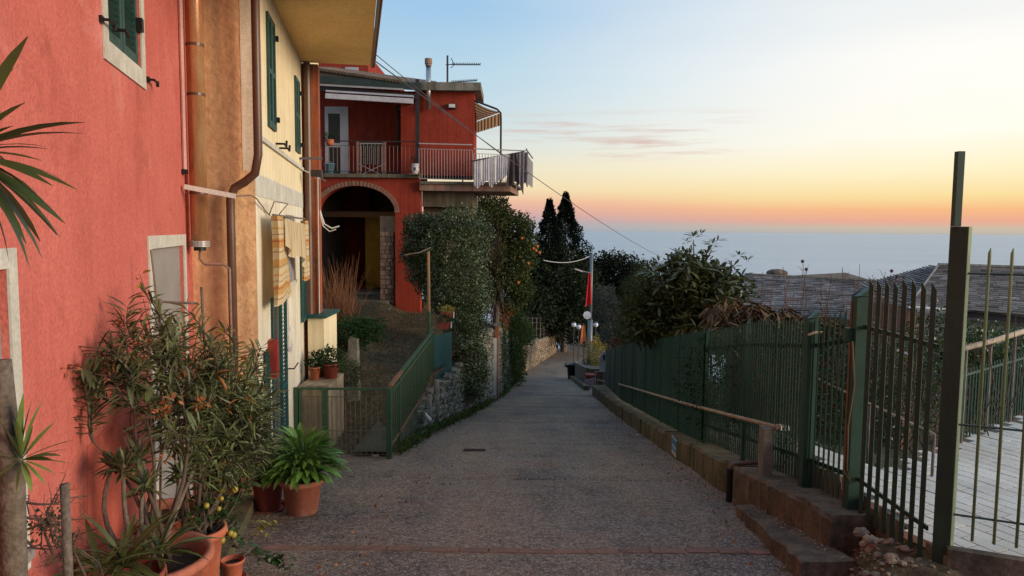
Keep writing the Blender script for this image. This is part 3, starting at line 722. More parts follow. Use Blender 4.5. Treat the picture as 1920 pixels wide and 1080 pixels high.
for xx, zz in ((4.62, 2.83), (5.77, 2.70)):
    h = MB(); h.tube([(xx-.04, .0, zz), (xx-.04, -.05, zz), (xx+.08, -.05, zz)], .010, 6); h.tube([(xx+.08, -.05, zz+.012), (xx+.08, -.05, zz-.03)], .012, 6); h.span((xx-.06, -.02, zz-.02), (xx-.02, .0, zz+.02))
    lp('shutter_catch', h, M['black_iron'], red)
lp('shutter_catch', MB().tube([(4.86, .0, 2.84), (4.86, -.07, 2.84), (4.93, -.07, 2.82)], .012, 6), M['black_iron'], red)
# brighter orange-red patch low on the wall
lp('wall_patch', MB().prism([(3.98, -.004, -.30), (4.62, -.004, -.36), (4.66, -.004, .12), (4.58, -.004, .40), (4.05, -.004, .38)], (0, .003, 0)), M['patch_orange'], red)
# narrow conduit up the wall and its bracket
lp('conduit', MB().tube([(7.02, -.022, 2.13), (7.02, -.022, 6.6)], .020, 8), M['pink_conduit'], red)
lp('conduit_bracket', MB().span((6.97, -.045, 2.09), (7.07, 0, 2.13)), M['black_iron'], red)
# concrete ledge along the foot of the house
mb = MB(); a, b = 3.0, 7.35
n = 18
for i in range(n):
    y0, y1 = 2.6+(7.05-2.6)*i/n, 2.6+(7.05-2.6)*(i+1)/n
    f = lambda Y: (-1.346-.254*Y, -1.346-.254*Y+.60)
    (l0, r0), (l1, r1) = f(y0), f(y1); z0, z1 = LZ(y0)+.10, LZ(y1)+.10
    mb.add([(l0,y0,z0),(r0,y0,z0),(r1,y1,z1),(l1,y1,z1),(r0+.01,y0,z0-.3),(r1+.01,y1,z1-.3)], [(0,1,2,3),(1,4,5,2)])
    if i == n-1: mb.add([(l1,y1,z1),(r1,y1,z1),(r1,y1,z1-.3),(l1,y1,z1-.3)], [(0,1,2,3)])
part('foot_ledge', mb, M['mossy'], kind='structure')

# ------------------------------------------------------------------ the yellow house
yel = empty('yellow_house', (0, 0, 0), 'ochre yellow rendered house with a deep overhanging floor beside the red house', 'house', M=FY.M)
XE = 7.42; XF = 11.95
D1 = (8.28, 9.28, -1.45, .80); S1 = (8.30, 8.86, 2.72, 3.98); S2 = (10.92, 11.48, 2.72, 3.82); G1 = (9.45, 10.38, .88, 1.75); S3 = (11.30, 11.72, .12, 1.42); D2 = (7.70, 8.02, -1.3, .28)
XV = 15.25
lw = MB(); up = facade(FY, XE, XV, -2.4, 7.0, [D1, S1, S2, G1, S3, D2])
# side wall sheet in yellow, gable end in rough peach render
side = MB(); endw = MB()
for f in up.f:
    vs = [up.v[i] for i in f]
    (endw if all(abs(v.x-XE) < 1e-6 for v in vs) else side).add(vs, [tuple(range(len(f)))])
zb = 2.52
def split(mb, z):
    lo, hi = MB(), MB()
    for f in mb.f:
        vs = [mb.v[i] for i in f]; zs = [v.z for v in vs]
        if max(zs) <= z+1e-6: lo.add(vs, [tuple(range(len(vs)))])
        elif min(zs) >= z-1e-6: hi.add(vs, [tuple(range(len(vs)))])
        elif len(vs) == 4 and all(abs(v.y) < 1e-6 for v in vs):
            a, b = min(v.x for v in vs), max(v.x for v in vs)
            lo.add([(a,0,min(zs)),(b,0,min(zs)),(b,0,z),(a,0,z)], [(0,1,2,3)]); hi.add([(a,0,z),(b,0,z),(b,0,max(zs)),(a,0,max(zs))], [(0,1,2,3)])
        else: hi.add(vs, [tuple(range(len(vs)))])
    return lo, hi
lo, hi = split(side, zb)
lo2, mid = split(lo, 2.16)
lp('wall', hi, M['yellow_plaster'], yel)
lp('upper_band', mid, M['yellow_plaster'], yel)
lp('lower_wall', lo2, M['cream_plaster'], yel)
lp('end_wall', endw, M['peach_plaster'], yel)
lp('corner_band', MB().span((XE-.004, -.004, 2.16), (XE+.0, .115, 7.0)), M['cream_plaster'], yel)
lp('moulding', MB().span((XE+.02, -.03, 2.50), (XV-.3, -.001, 2.55)), M['white_trim'], yel)
lp('pale_band', MB().span((XE+.02, -.006, 1.92), (XF-.02, -.001, 2.14)), M['white_trim'], yel)
# overhanging floor with its ochre underside and the gutter at its edge
o_z = 4.22
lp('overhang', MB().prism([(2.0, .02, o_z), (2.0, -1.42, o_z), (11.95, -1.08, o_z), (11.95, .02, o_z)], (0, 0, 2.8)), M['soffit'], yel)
lp('gutter', MB().tube([(2.0, -1.46, o_z-.02+.03), (12.0, -1.12, o_z+.01)], .035, 8).span((11.96, -1.14, o_z-.02), (12.02, -1.09, o_z+2.6)), M['brown_pipe'], yel)
lp('main_roof', MB().prism([(7.0, -1.8, 7.02), (7.0, 6.2, 7.02), (7.0, 2.4, 8.6)], (8.6, 0, 0)), M['roof_tile'], yel)
# far pilaster, rusty red, with its brown downpipe
lp('pilaster', MB().span((XF, -.255, -2.2), (XF+.32, -.002, 4.20)), M['rust_plaster'], yel)
lp('downpipe', MB().tube([(XF-.06, -.09, -.05), (XF-.06, -.09, 4.2)], .055, 10), M['brown_pipe'], yel)
lp('conduit', MB().tube([(XF-.03, -.235, .2), (XF-.03, -.235, 2.4)], .008, 6), M['white_plastic'], yel)
# shutters
for h in (S1, S2, S3, D1): lp('dark_opening', MB().span((h[0], .15, h[2]), (h[1], .17, h[3])), M['glass'], yel)
for h in (S1, S2):
    w = (h[1]-h[0])/2
    shutter_leaf(h[0]+.01, h[0]+w-.004, h[2]+.01, h[3]-.01, -.01, yel, M['shutter_green'], .045)
    shutter_leaf(h[0]+w+.004, h[1]-.01, h[2]+.01, h[3]-.01, -.01, yel, M['shutter_green'], .045)
    for zz in (h[2]+.12, h[3]-.2):
        lp('hinge', MB().span((h[1]-.02, -.06, zz), (h[1]+.03, .0, zz+.06)), M['black_iron'], yel)
shutter_leaf(S3[0]+.01, S3[1]-.01, S3[2]+.02, S3[3]-.01, -.035, yel, M['shutter_teal'], .05)
for xx, zz in ((8.92, 2.60), (9.22, 2.58)):
    lp('shutter_catch', MB().tube([(xx, 0, zz), (xx, -.10, zz), (xx+.10, -.11, zz-.02), (xx+.14, -.11, zz+.05)], .014, 6), M['black_iron'], yel)
# teal door of two leaves, standing open a hand
dr = shutter_leaf(8.72, 9.22, -1.44, .78, -.045, yel, M['shutter_teal'], .05, 'door_leaf')
dr2 = shutter_leaf(8.29, 8.70, -1.44, .78, .05, yel, M['shutter_teal'], .05, 'door_leaf')
lp_sub('door_handle', MB().tube([(9.2, -.05, -.18), (9.2, -.14, -.18), (9.55, -.15, -.17)], .010, 6), M['black_iron'], yel, dr)
lp('side_door', MB().span((7.71, -.004, -1.3), (8.01, .03, .27)), M['glass'], yel)
g = MB()
for i in range(6): g.span((7.73+.05*i, -.03, -1.25), (7.738+.05*i, -.018, .25))
for i in range(12): g.span((7.70, -.034, -1.2+.125*i), (8.02, -.03, -1.19+.125*i))
lp('grille', g, M['shutter_green'], yel)
lp('window_pane', MB().span((9.45, .12, .88), (10.38, .14, 1.75)), M['glass'], yel)
for i in range(9):
    lp('window_bar', MB().tube([(9.55+.10*i, -.03, .86), (9.55+.10*i, -.03, 1.77)], .009, 6), M['pale_metal'], yel)
lp('window_sill', MB().span((9.40, -.05, .83), (10.43, .12, .872)), M['white_trim'], yel)
# red meter box, bells
lp('meter_box', MB().box((8.10, -.045, .15), (.17, .09, .42)), M['red_box'], yel)
lp('meter_box_lid', MB().box((8.10, -.094, .15), (.14, .008, .37)), M['red_box'], yel)
lp('bell', MB().ball((9.75, -.01, -.02), .03, 8, 5), M['pale_metal'], yel)
lp('bell_wire', MB().tube([(9.75, -.012, .0), (9.73, -.014, .45), (9.7, -.012, .82)], .004, 5), M['grey_panel'], yel)
# big copper flue standing in the corner of the two houses
P = lambda px, py, Y: at(px, py, Y)
flue = MB(); c = Vector((-3.05, 7.02, 0))
ft = at(363, 0, 6.95); fb = at(372, 462, 6.95); fb.x = ft.x; cx, cy = fb.x, fb.y
flue.tube([(cx, cy, fb.z), (cx, cy, 7.4)], .078, 20)
fl = part('flue_pipe', flue, M['copper'], yel, smooth=True)
cl = MB()
for zz in (fb.z+.045, fb.z+.025, fb.z+.005): cl.tube([(cx, cy, zz-.008), (cx, cy, zz+.008)], .092, 20)
part('flue_collar', cl, M['pale_metal'], fl)
for py in (85, 178, 362):
    zz = at(363, py, 6.95).z; part('flue_clip', MB().tube([(cx, cy, zz-.012), (cx, cy, zz+.012)], .083, 20), M['brown_pipe'], fl)
part('flue_cap', MB().tube([(cx, cy, fb.z-.04), (cx, cy, fb.z-.004)], .055, 12), M['black_iron'], fl)
e = [Vector((cx, cy, fb.z-.04)), Vector((cx, cy-.01, fb.z-.12)), Vector((cx+.05, cy-.02, fb.z-.17)), Vector((cx+.22, cy, fb.z-.17)), Vector((cx+.27, cy+.02, fb.z-.21)), Vector((cx+.275, cy+.03, LZ(7))), ]
part('drain_elbow', MB().tube(e, .013, 8), M['slab_pink'], fl, smooth=True)
# brown rainwater pipe kinking across the end wall
q = [at(484, -60, 7.10), at(484, 290, 7.10), at(478, 325, 7.12), at(458, 342, 7.14), at(440, 352, 7.15), at(432, 372, 7.15), at(433, 420, 7.15), at(438, 700, 7.15)]
q[0].x = q[1].x; q[0].z = 7.0; q[-1].x = q[-2].x; q[-1].z = LZ(7.1)
for i, pnt in enumerate(q): pass
part('rain_pipe', MB().tube(q, .042, 12), M['brown_pipe'], yel, smooth=True)
# white awning arm and cords
arm = MB(); a0 = at(346, 350, 6.72); a1 = at(442, 368, 6.82)
arm.beam(a0, a1, .03, .045); solo('clothes_arm', arm, M['white_plastic'], 'white metal clothes-line arm reaching from the red wall across the brown pipe', 'clothes-line arm')
cord = MB()
cord.tube([at(442, 368, 6.85), at(470, 366, 6.98), at(481, 372, 7.1), at(500, 398, 7.9), at(506, 404, 8.0)], .007, 5)
cord.tube([at(505, 402, 7.95), at(514, 378, 7.7), at(528, 380, 7.9), at(540, 382, 8.2), at(528, 396, 8.1), at(522, 404, 8.2)], .006, 5)
solo('rope', cord, M['grey_wood'], 'thin looped rope tied from the clothes-line arm to the striped door curtain', 'rope')
# striped door curtain, gathered at the left and tied up at the right
cu = empty('door_curtain', FY.W(8.6, -.12, .3), 'cream and orange striped curtain hung over the teal house door', 'curtain')
def curt(u, v, x0, x1, z0, z1, dep, fl, ph, pinch=0):
    x = x0 + (x1-x0)*u; z = z0 + (z1-z0)*v
    g = 1 - pinch*math.exp(-((v-.86)/.16)**2)
    x = x0 + (x-x0)*g
    fold = 1-min(1, max(0, (u-.45)/.25)); x += .05*math.exp(-((v-.72)/.12)**2)*(.5-u)
    y = -.15 - .045*fold*math.sin(u*38+ph+.5*math.sin(v*3)) - .012*math.sin(u*9+v*2)
    return FY.W(x, y, z)
cmesh = MB().grid(lambda u, v: curt(u, v, 7.60, 8.95-.55*v, .78+.02*math.sin(u*38), 1.72, .030, 6.5, .4), 110, 24)
o = part('curtain_drop', cmesh, M['curtain'], cu, smooth=True); set_uv(o, lambda i: ((i % 111)/110, (i//111)/24*1.9))
ped = MB().grid(lambda u, v: FY.W(8.15+2.0*u, -.19-.035*math.sin(u*26)*(1-v)-.02*math.sin(u*9), 1.70-(1-v)*(.30+.28*u+.07*math.sin(u*7)) - .05*u), 70, 14)
o = part('pelmet', ped, M['pelmet'], cu, smooth=True); set_uv(o, lambda i: ((i % 71)/70*1.9, (i//71)/14))
sd2 = MB().grid(lambda u, v: FY.W(10.25+.42*u-.1*v, -.17-.04*math.sin(u*14+v), .86+.84*v), 24, 16)
o = part('curtain_drop', sd2, M['curtain'], cu, smooth=True); set_uv(o, lambda i: ((i % 25)/24, (i//25)/16*1.6+.3))
part('curtain_rod', MB().tube([FY.W(7.6, -.14, 1.73), FY.W(10.75, -.14, 1.73)], .012, 8), M['grey_wood'], cu)
tk = MB().grid(lambda u, v: FY.W(8.82+.16*u+.05*v, -.13-.02*math.sin(v*6), .12+.30*v-.07*u), 4, 8)
solo('door_ribbon', tk, M['cloth_white'], 'pale printed ribbon hung on the handle side of the teal door', 'ribbon')
# small iron bracket with plant pots at the far pilaster
br = MB(); br.beam(at(540, 297, 11.2), at(604, 297, 11.5), .03, .035)
br.box(at(594, 325, 11.35), (.16, .12, .10)); br.beam(at(588, 322, 11.3), at(610, 340, 11.4), .025, .03)
solo('iron_bracket', br, M['dark_metal'], 'dark iron bracket sticking out of the far rusty pilaster below the eaves', 'bracket')
w = MB(); w.tube([at(571, 320, 11.3), at(584, 326, 11.3), at(600, 335, 11.5)], .008, 5); w.tube([at(600, 395, 11.6), at(608, 420, 11.6), at(622, 428, 11.6), at(636, 424, 11.6)], .012, 6); w.tube([at(600, 400, 11.6), at(606, 424, 11.6), at(618, 434, 11.6), at(630, 430, 11.6)], .009, 6)
solo('loose_cable', w, M['white_plastic'], 'loop of white cable dangling in front of the dark arch', 'cable')
# ------------------------------------------------------------------ the red villa behind the gate
VY = 20.0; S = VY/1360
def vx(px, Y=VY): return (px-960)/1360*Y + (0 if Y == VY else 0)
def vz(px, py, Y=VY): return at(px, py, Y).z
villa = empty('red_villa', (-4.3, VY+2, TZ(20)), 'deep red villa with a brick arch and a balcony behind the green gate', 'house')
def pv(name, mb, m, parent=villa, **k): return part(name, mb, m, parent, **k)
ac, aw, asp, arise = vx(668), 1.07, vz(745, 398), .72     # arch centre, half width, spring height, rise
zfl = vz(670, 333); z0 = TZ(20)-.4
XLw, XRw = -7.6, vx(787)
def front_arch(Y0, Y1, m, name):
    mb = MB(); n = 20; arc = [(ac-aw*math.cos(math.pi*i/n), asp+arise*math.sin(math.pi*i/n)) for i in range(n+1)]
    for Y, flip in ((Y0, 0), (Y1, 1)):
        mb.add([(XLw,Y,z0),(ac-aw,Y,z0),(ac-aw,Y,asp),(XLw,Y,asp)], [(0,1,2,3)])
        mb.add([(ac+aw,Y,z0),(XRw,Y,z0),(XRw,Y,asp),(ac+aw,Y,asp)], [(0,1,2,3)])
        mb.add([(XLw,Y,asp),(ac-aw,Y,asp),(ac-aw,Y,zfl),(XLw,Y,zfl)], [(0,1,2,3)])
        mb.add([(ac+aw,Y,asp),(XRw,Y,asp),(XRw,Y,zfl),(ac+aw,Y,zfl)], [(0,1,2,3)])
        for i in range(n):
            a, b = arc[i], arc[i+1]
            mb.add([(a[0],Y,a[1]),(b[0],Y,b[1]),(b[0],Y,zfl),(a[0],Y,zfl)], [(0,1,2,3)])
    for i in range(n):
        a, b = arc[i], arc[i+1]; mb.add([(a[0],Y0,a[1]),(b[0],Y0,b[1]),(b[0],Y1,b[1]),(a[0],Y1,a[1])], [(0,1,2,3)])
    for xx in (ac-aw, ac+aw): mb.add([(xx,Y0,z0),(xx,Y1,z0),(xx,Y1,asp),(xx,Y0,asp)], [(0,1,2,3)])
    mb.add([(XRw,Y0,z0),(XRw,Y1,z0),(XRw,Y1,zfl),(XRw,Y0,zfl)], [(0,1,2,3)])
    return pv(name, mb, m)
front_arch(VY, VY+.45, M['villa_red'], 'front_wall')
# voussoir bricks of the arch
n = 34
for i in range(n):
    t0 = math.pi*(i+.5)/n; ex, ez = ac-(aw+.055)*math.cos(t0), asp+(arise+.055)*math.sin(t0)
    tang = math.atan2((arise)*math.cos(t0), (aw)*math.sin(t0))
    b = MB(); b.box((ex, VY-.012, ez), (.082, .05, .125), Matrix.Rotation(-tang, 3, 'Y')); pv('brick', b, M['brick'])
# vaulted passage behind the arch
mb = MB(); x0, x1, ya, yb = ac-1.35, ac+1.12, VY+.45, VY+5.5; zt = asp+.85; zf = TZ(20)+.1
mb.add([(x1,ya,zf),(x1,yb,zf),(x1,yb,zt),(x1,ya,zt)], [(0,1,2,3)]); mb.add([(x0,ya,zf),(x0,yb,zf),(x0,yb,zt),(x0,ya,zt)], [(0,1,2,3)])
mb.add([(x0,yb,zf),(x1,yb,zf),(x1,yb,zt),(x0,yb,zt)], [(0,1,2,3)]); mb.add([(x0,ya,zt),(x1,ya,zt),(x1,yb,zt),(x0,yb,zt)], [(0,1,2,3)])
mb.add([(x0,ya,zf),(x1,ya,zf),(x1,yb,zf),(x0,yb,zf)], [(0,1,2,3)])
pv('passage', mb, M['villa_dark'])
b = MB(); b.span((x0, ya+1.2, asp-.12), (x1, ya+1.36, asp+.04)); b.span((x0, ya+2.6, asp-.05), (x1, ya+2.75, asp+.1)); pv('ceiling_beam', b, M['wood'])
b = MB(); b.span((vx(655)-.1, ya+2.2, zf+.35), (vx(672)+.25, ya+2.3, asp-.1)); pv('ochre_door', b, M['ochre_door'])
b = MB(); b.span((vx(655), ya+2.14, zf+.4), (vx(672)+.15, ya+2.2, zf+1.15)); pv('ochre_chest', b, M['ochre_door'])
b = MB(); b.span((vx(693), ya+1.7, zf), (vx(693)+.45, ya+2.5, asp-.3)); pv('inner_pier', b, M['villa_dark'])
# rough stone jamb
z = TZ(20)+.05; jx0, jx1 = vx(711), vx(737)
while z < asp-.55:
    h = random.uniform(.09, .16); x = jx0
    while x < jx1-.05:
        w = min(random.uniform(.10, .22), jx1-x); b = MB()
        b.box((x+w/2, VY+.18+random.uniform(-.02, .03), z+h/2), (w-.014, .2, h-.014), Matrix.Rotation(random.uniform(-.06, .06), 3, 'Y')); pv('stone', b, M['jamb_stone']); x += w
    z += h
b = MB(); b.span((jx0-.02, VY+.22, z0), (jx1+.04, VY+.5, asp-.1)); pv('jamb_core', b, M['villa_dark'])
# steps up into the passage
for i, (px0, px1, ya_, hh) in enumerate(((640, 735, 19.45, .20), (648, 728, 19.95, .36), (655, 722, 20.7, .52))):
    b = MB(); b.span((vx(px0), ya_, TZ(20)-.1), (vx(px1), ya_+1.1, TZ(20)+hh-.02)); pv('step', b, M['concrete'])
# floor slab of the left balcony
b = MB(); b.span((XLw, VY-.10, zfl), (XRw+.02, VY+1.6, zfl+.10)); pv('balcony_floor', b, M['beam_grey'])
# set back upper wall, door, right hand block
YB = VY+1.15; YR = VY+.35
zt_l = vz(650, 160, YB)
b = MB(); b.span((XLw, YB, zfl+.1), (vx(752, YB), YB+3, zt_l)); pv('upper_wall', b, M['villa_red'])
b = MB(); b.span((vx(752, YR), YR, zfl+.10), (vx(887, YR), YR+1.5, vz(880, 172, YR))); pv('upper_wall', b, M['villa_red'], label='taller red block of the villa at its seaward end')
YD = YB-.02
b = MB(); b.span((vx(612, YD), YD-.03, vz(612, 325, YD)), (vx(618, YD), YD, vz(612, 200, YD))); b.span((vx(640, YD), YD-.03, vz(612, 325, YD)), (vx(655, YD), YD, vz(612, 200, YD)))
b.span((vx(618, YD), YD-.03, vz(612, 213, YD)), (vx(640, YD), YD, vz(612, 200, YD))); b.span((vx(618, YD), YD-.028, vz(612, 276, YD)), (vx(640, YD), YD, vz(612, 268, YD)))
dd = pv('balcony_door', b, M['door_white'])
b = MB(); b.span((vx(618, YD), YD-.012, vz(612, 325, YD)), (vx(640, YD), YD-.008, vz(612, 213, YD))); part('pane', b, M['glass'], dd)
# parapet and flat roof of the right block
b = MB(); b.span((vx(790, YR)-.15, YR-.22, vz(850, 172, YR)), (vx(900, YR), YR+1.8, vz(850, 157, YR))); pv('parapet', b, M['concrete'])
# tiled roof of the left part, sloping down to the right, fascia and gutter
def roofz(px): return vz(px, 128+(px-600)*.14, VY-.1)
b = MB(); b.prism([(vx(560), VY-.25, vz(560, 128)), (vx(700), VY-.25, vz(700, 148)), (vx(790), VY-.25, vz(790, 160)), (vx(790), VY-.25, vz(790, 163)), (vx(560), VY-.25, vz(560, 140))], (0, 4.2, .9)); pv('roof', b, M['roof_tile'])
n = 26
for i in range(n):
    px = 604+(760-604)*i/n; z_ = vz(px, 131+(px-600)*.155, VY-.28)+.02
    pv('roof_tile', MB().tube([(vx(px), VY-.33, z_), (vx(px), VY+1.2, z_+.34)], .045, 6), M['roof_tile'])
b = MB(); b.beam((vx(600), VY-.27, vz(600, 148, VY-.27)), (vx(793), VY-.27, vz(793, 163, VY-.27)), .04, .20); pv('fascia', b, M['dark_green_metal'])
b = MB(); b.beam((vx(603), VY-.2, vz(603, 165, VY-.2)), (vx(786), VY-.2, vz(786, 182, VY-.2)), .05, .13); pv('canopy_beam', b, M['dark_metal'])
b = MB(); b.beam((vx(604), VY-.32, vz(604, 159, VY-.3)), (vx(760), VY-.32, vz(760, 168, VY-.3)), .03, .045); pv('gutter', b, M['pale_metal'])
# balcony posts of the canopy
b = MB(); b.span((vx(780), VY-.12, zfl+.1), (vx(787), VY-.02, vz(783, 150))); pv('canopy_post', b, M['dark_metal'])
b = MB(); b.span((vx(744, YB-.1), YB-.18, vz(747, 285, YB)), (vx(749, YB-.1), YB-.1, vz(747, 200, YB))); pv('canopy_post', b, M['dark_metal'])
b = MB(); b.beam((vx(747, YB-.1), YB-.14, vz(747, 208, YB)), (vx(783), VY-.05, vz(783, 186)), .06, .09); pv('canopy_brace', b, M['dark_metal'])
# roller awning in its white cassette
rl = empty('rolled_awning', (vx(700), VY-.3, vz(700, 185)), 'white rolled-up awning cassette hung above the balcony door of the red villa', 'awning')
b = MB(); b.beam((vx(620), VY-.36, vz(620, 180, VY-.36)), (vx(778), VY-.36, vz(778, 190, VY-.36)), .09, .13); part('front_bar', b, M['cloth_white'], rl)
b = MB(); b.beam((vx(620), VY-.30, vz(620, 171, VY-.3)), (vx(778), VY-.30, vz(778, 181, VY-.3)), .12, .045); part('cassette', b, M['door_white'], rl)
# flue pipe with cap on the right block
YF = YR-.14; fx = vx(803, YF)
f = empty('chimney_pipe', (fx, YF, vz(803, 205, YF)), 'shiny metal chimney pipe with a pale cap rising in front of the red block', 'chimney')
part('pipe', MB().tube([(fx, YF, vz(803, 205, YF)), (fx, YF, vz(803, 122, YF))], .07, 12), M['steel'], f, smooth=True)
part('pipe_joint', MB().tube([(fx, YF, vz(803, 165, YF)), (fx, YF, vz(803, 161, YF))], .078, 12), M['brown_pipe'], f)
part('cap', MB().tube([(fx, YF, vz(803, 124, YF)), (fx, YF, vz(803, 120, YF))], .085, 12).tube([(fx, YF, vz(803, 120, YF)), (fx, YF, vz(803, 110, YF))], .10, 12), M['slab_pink'], f)
# television antenna
YA = YR+1.0; ax = vx(838, YA)
an = empty('television_antenna', (ax, YA, vz(838, 157, YA)), 'dark television antenna with two combs on the roof of the red villa', 'antenna')
part('mast', MB().tube([(ax, YA, vz(838, 160, YA)), (ax, YA, vz(838, 104, YA))], .028, 8), M['dark_metal'], an)
for py, py2, x1 in ((121, 121, 898), (155, 151, 892)):
    a, b_ = Vector((ax-.05, YA, vz(838, py, YA))), Vector((vx(x1, YA), YA, vz(x1, py2, YA)))
    bm_ = part('boom', MB().tube([a, b_], .014, 6), M['dark_metal'], an)
    for i in range(16):
        c = a.lerp(b_, .2+.8*i/15); part('antenna_rod', MB().tube([c+Vector((0, -.16, 0)), c+Vector((0, .16, 0))], .006, 4).tube([c, c+Vector((0, 0, .05))], .012, 4), M['dark_metal'], bm_)
part('reflector', MB().tube([Vector((ax+.12, YA-.2, vz(838, 112, YA))), Vector((ax+.2, YA, vz(838, 121, YA))), Vector((ax+.12, YA-.2, vz(838, 130, YA)))], .012, 5), M['dark_metal'], an)
# wall lamp
YL = YR-.08
b = MB(); b.box((vx(846, YL), YL+.02, vz(846, 199, YL)), (.26, .1, .13)); wl = pv('wall_lamp', b, M['dark_metal']); part('lamp_glass', MB().box((vx(846, YL)+.01, YL-.045, vz(846, 199, YL)), (.17, .05, .09)), M['white_plastic'], wl)
# right balcony slab, reaching out to the right, and the masonry under it
zs1, zs2 = vz(870, 340, VY-.1), vz(870, 358, VY-.1)
b = MB(); b.prism([(vx(787)+.01, VY-.12, zs2), (vx(955), VY-.02, zs2), (vx(955)+.25, VY+2.6, zs2), (vx(787)+.01, VY+2.6, zs2)], (0, 0, zs1-zs2-.08)); pv('balcony_slab', b, M['slab_pink'])
b = MB(); b.prism([(vx(787)+.01, VY-.18, zs1-.08), (vx(962), VY-.08, zs1-.08), (vx(962)+.25, VY+2.7, zs1-.08), (vx(787)+.01, VY+2.7, zs1-.08)], (0, 0, .07)); pv('slab_edge', b, M['beam_grey'])
b = MB(); b.span((XRw+.02, VY+.35, zs2-.42), (vx(885, VY+.35), VY+3.6, zs2-.002)); pv('lower_beam', b, M['beam_grey'])
b = MB(); b.span((XRw+.02, VY+.6, z0-2), (vx(883, VY+.6), VY+3.6, zs2-.42)); pv('lower_wall', b, M['dark_concrete'])
# balcony railings
def railing(p0, p1, h, m, n, toprail=.035, sub=None, lean=0, name='railing'):
    p0, p1 = Vector(p0), Vector(p1); top = Vector((0, 0, h)); out = Vector((0, -lean, 0))
    r = pv(name, MB().beam(p0+top+out, p1+top+out, toprail, toprail*.8), m)
    part('rail', MB().beam(p0+top*.86+out*.86, p1+top*.86+out*.86, .012, .012), m, r); part('rail', MB().beam(p0+Vector((0, 0, .06)), p1+Vector((0, 0, .06)), .018, .018), m, r)
    me = None
    for i in range(n+1):
        c = p0.lerp(p1, i/n); part('baluster', MB().tube([c+Vector((0, 0, .06)), c+top*.86+out*.86], .0085, 5), sub or m, r)
    return r
zr = zfl+.10
railing((vx(604, VY-.06), VY-.06, zr), (vx(783, VY-.06), VY-.06, zr), vz(700, 265, VY-.06)-zr, M['dark_metal'], 24, sub=M['balcony_rail'])
railing((vx(787), VY-.14, zs1), (vx(885), VY-.10, zs1-.02), vz(830, 271, VY)-zs1, M['pale_metal'], 19, sub=M['pale_metal'], lean=.06)
railing((vx(887), VY-.10, zs1-.02), (vx(984), VY-.05, zs1-.06), vz(930, 280, VY)-zs1+.02, M['pale_metal'], 18, sub=M['pale_metal'])
railing((vx(984), VY-.05, zs1-.06), (vx(984)+.25, VY+2.5, zs1-.06), .95, M['pale_metal'], 18)
pv('rail_rod', MB().tube([(vx(885), VY-.5, vz(885, 302, VY-.5)), (vx(980), VY-.3, vz(980, 284, VY-.3))], .016, 6), M['dark_metal'])
for px, py in ((885, 302), (980, 284), (958, 288)):
    pv('rail_arm', MB().tube([(vx(px), VY-.10, vz(px, py)), (vx(px), VY-.5 if px == 885 else VY-.3, vz(px, py, VY-.4))], .012, 5), M['dark_metal'])
# striped sun awning on the far side
aw_ = empty('striped_awning', (vx(910), VY+1.2, vz(910, 250)), 'brown and cream striped sun awning over the seaward end of the balcony', 'awning')
Yn, Yf_ = VY+.4, VY+4.0
pA = Vector((vx(887, YR), Yn, vz(887, 190, Yn))); pB = Vector((vx(937, Yn), Yn, vz(937, 210, Yn)))
pC = at(868, 236, Yf_); pD = Vector((pA.x-.9, Yf_-.9, pA.z-.02))
g = MB().grid(lambda u, v: pA.lerp(pD, u).lerp(pB.lerp(pC, u), v) - Vector((0, 0, .05*math.sin(math.pi*v))), 24, 6)
o = part('canopy', g, M['awning_cloth'], aw_, smooth=True); set_uv(o, lambda i: ((i % 25)/24*12, 0))
g = MB().grid(lambda u, v: pD.lerp(pC, u) - Vector((0, 0, .02+.10*(1-v)*(1+.06*math.cos(u*60)) + .25*(1-u)*0)) + Vector((0, .01, 0)), 48, 3)
o = part('valance', g, M['awning_cloth'], aw_, smooth=True); set_uv(o, lambda i: ((i % 49)/48*9, 0))
g = MB().grid(lambda u, v: pB.lerp(pC, u) - Vector((0, 0, .02+.34*(1-v)*(1+.06*math.cos(u*110)))) + Vector((.01, 0, 0)), 48, 3)
o = part('valance', g, M['awning_cloth'], aw_, smooth=True); set_uv(o, lambda i: ((i % 49)/48*12, 0))
part('frame', MB().tube([pA+Vector((0, -.02, .02)), pA.lerp(pB, .85)+Vector((0, -.02, .03)), pB+Vector((-.01, -.02, -.03)), pB+Vector((0, -.02, -.2)), Vector((pB.x, Yn-.02, zs1))], .028, 8), M['dark_metal'], aw_)
part('frame', MB().tube([pD, pC, Vector((pC.x, Yf_, zs1))], .025, 8), M['dark_metal'], aw_)
part('pull_cord', MB().tube([pD.lerp(pB, .5)-Vector((0, 0, .3)), Vector((pD.lerp(pB, .5).x, Yn+.6, zs1+.8))], .007, 4), M['dark_metal'], aw_)
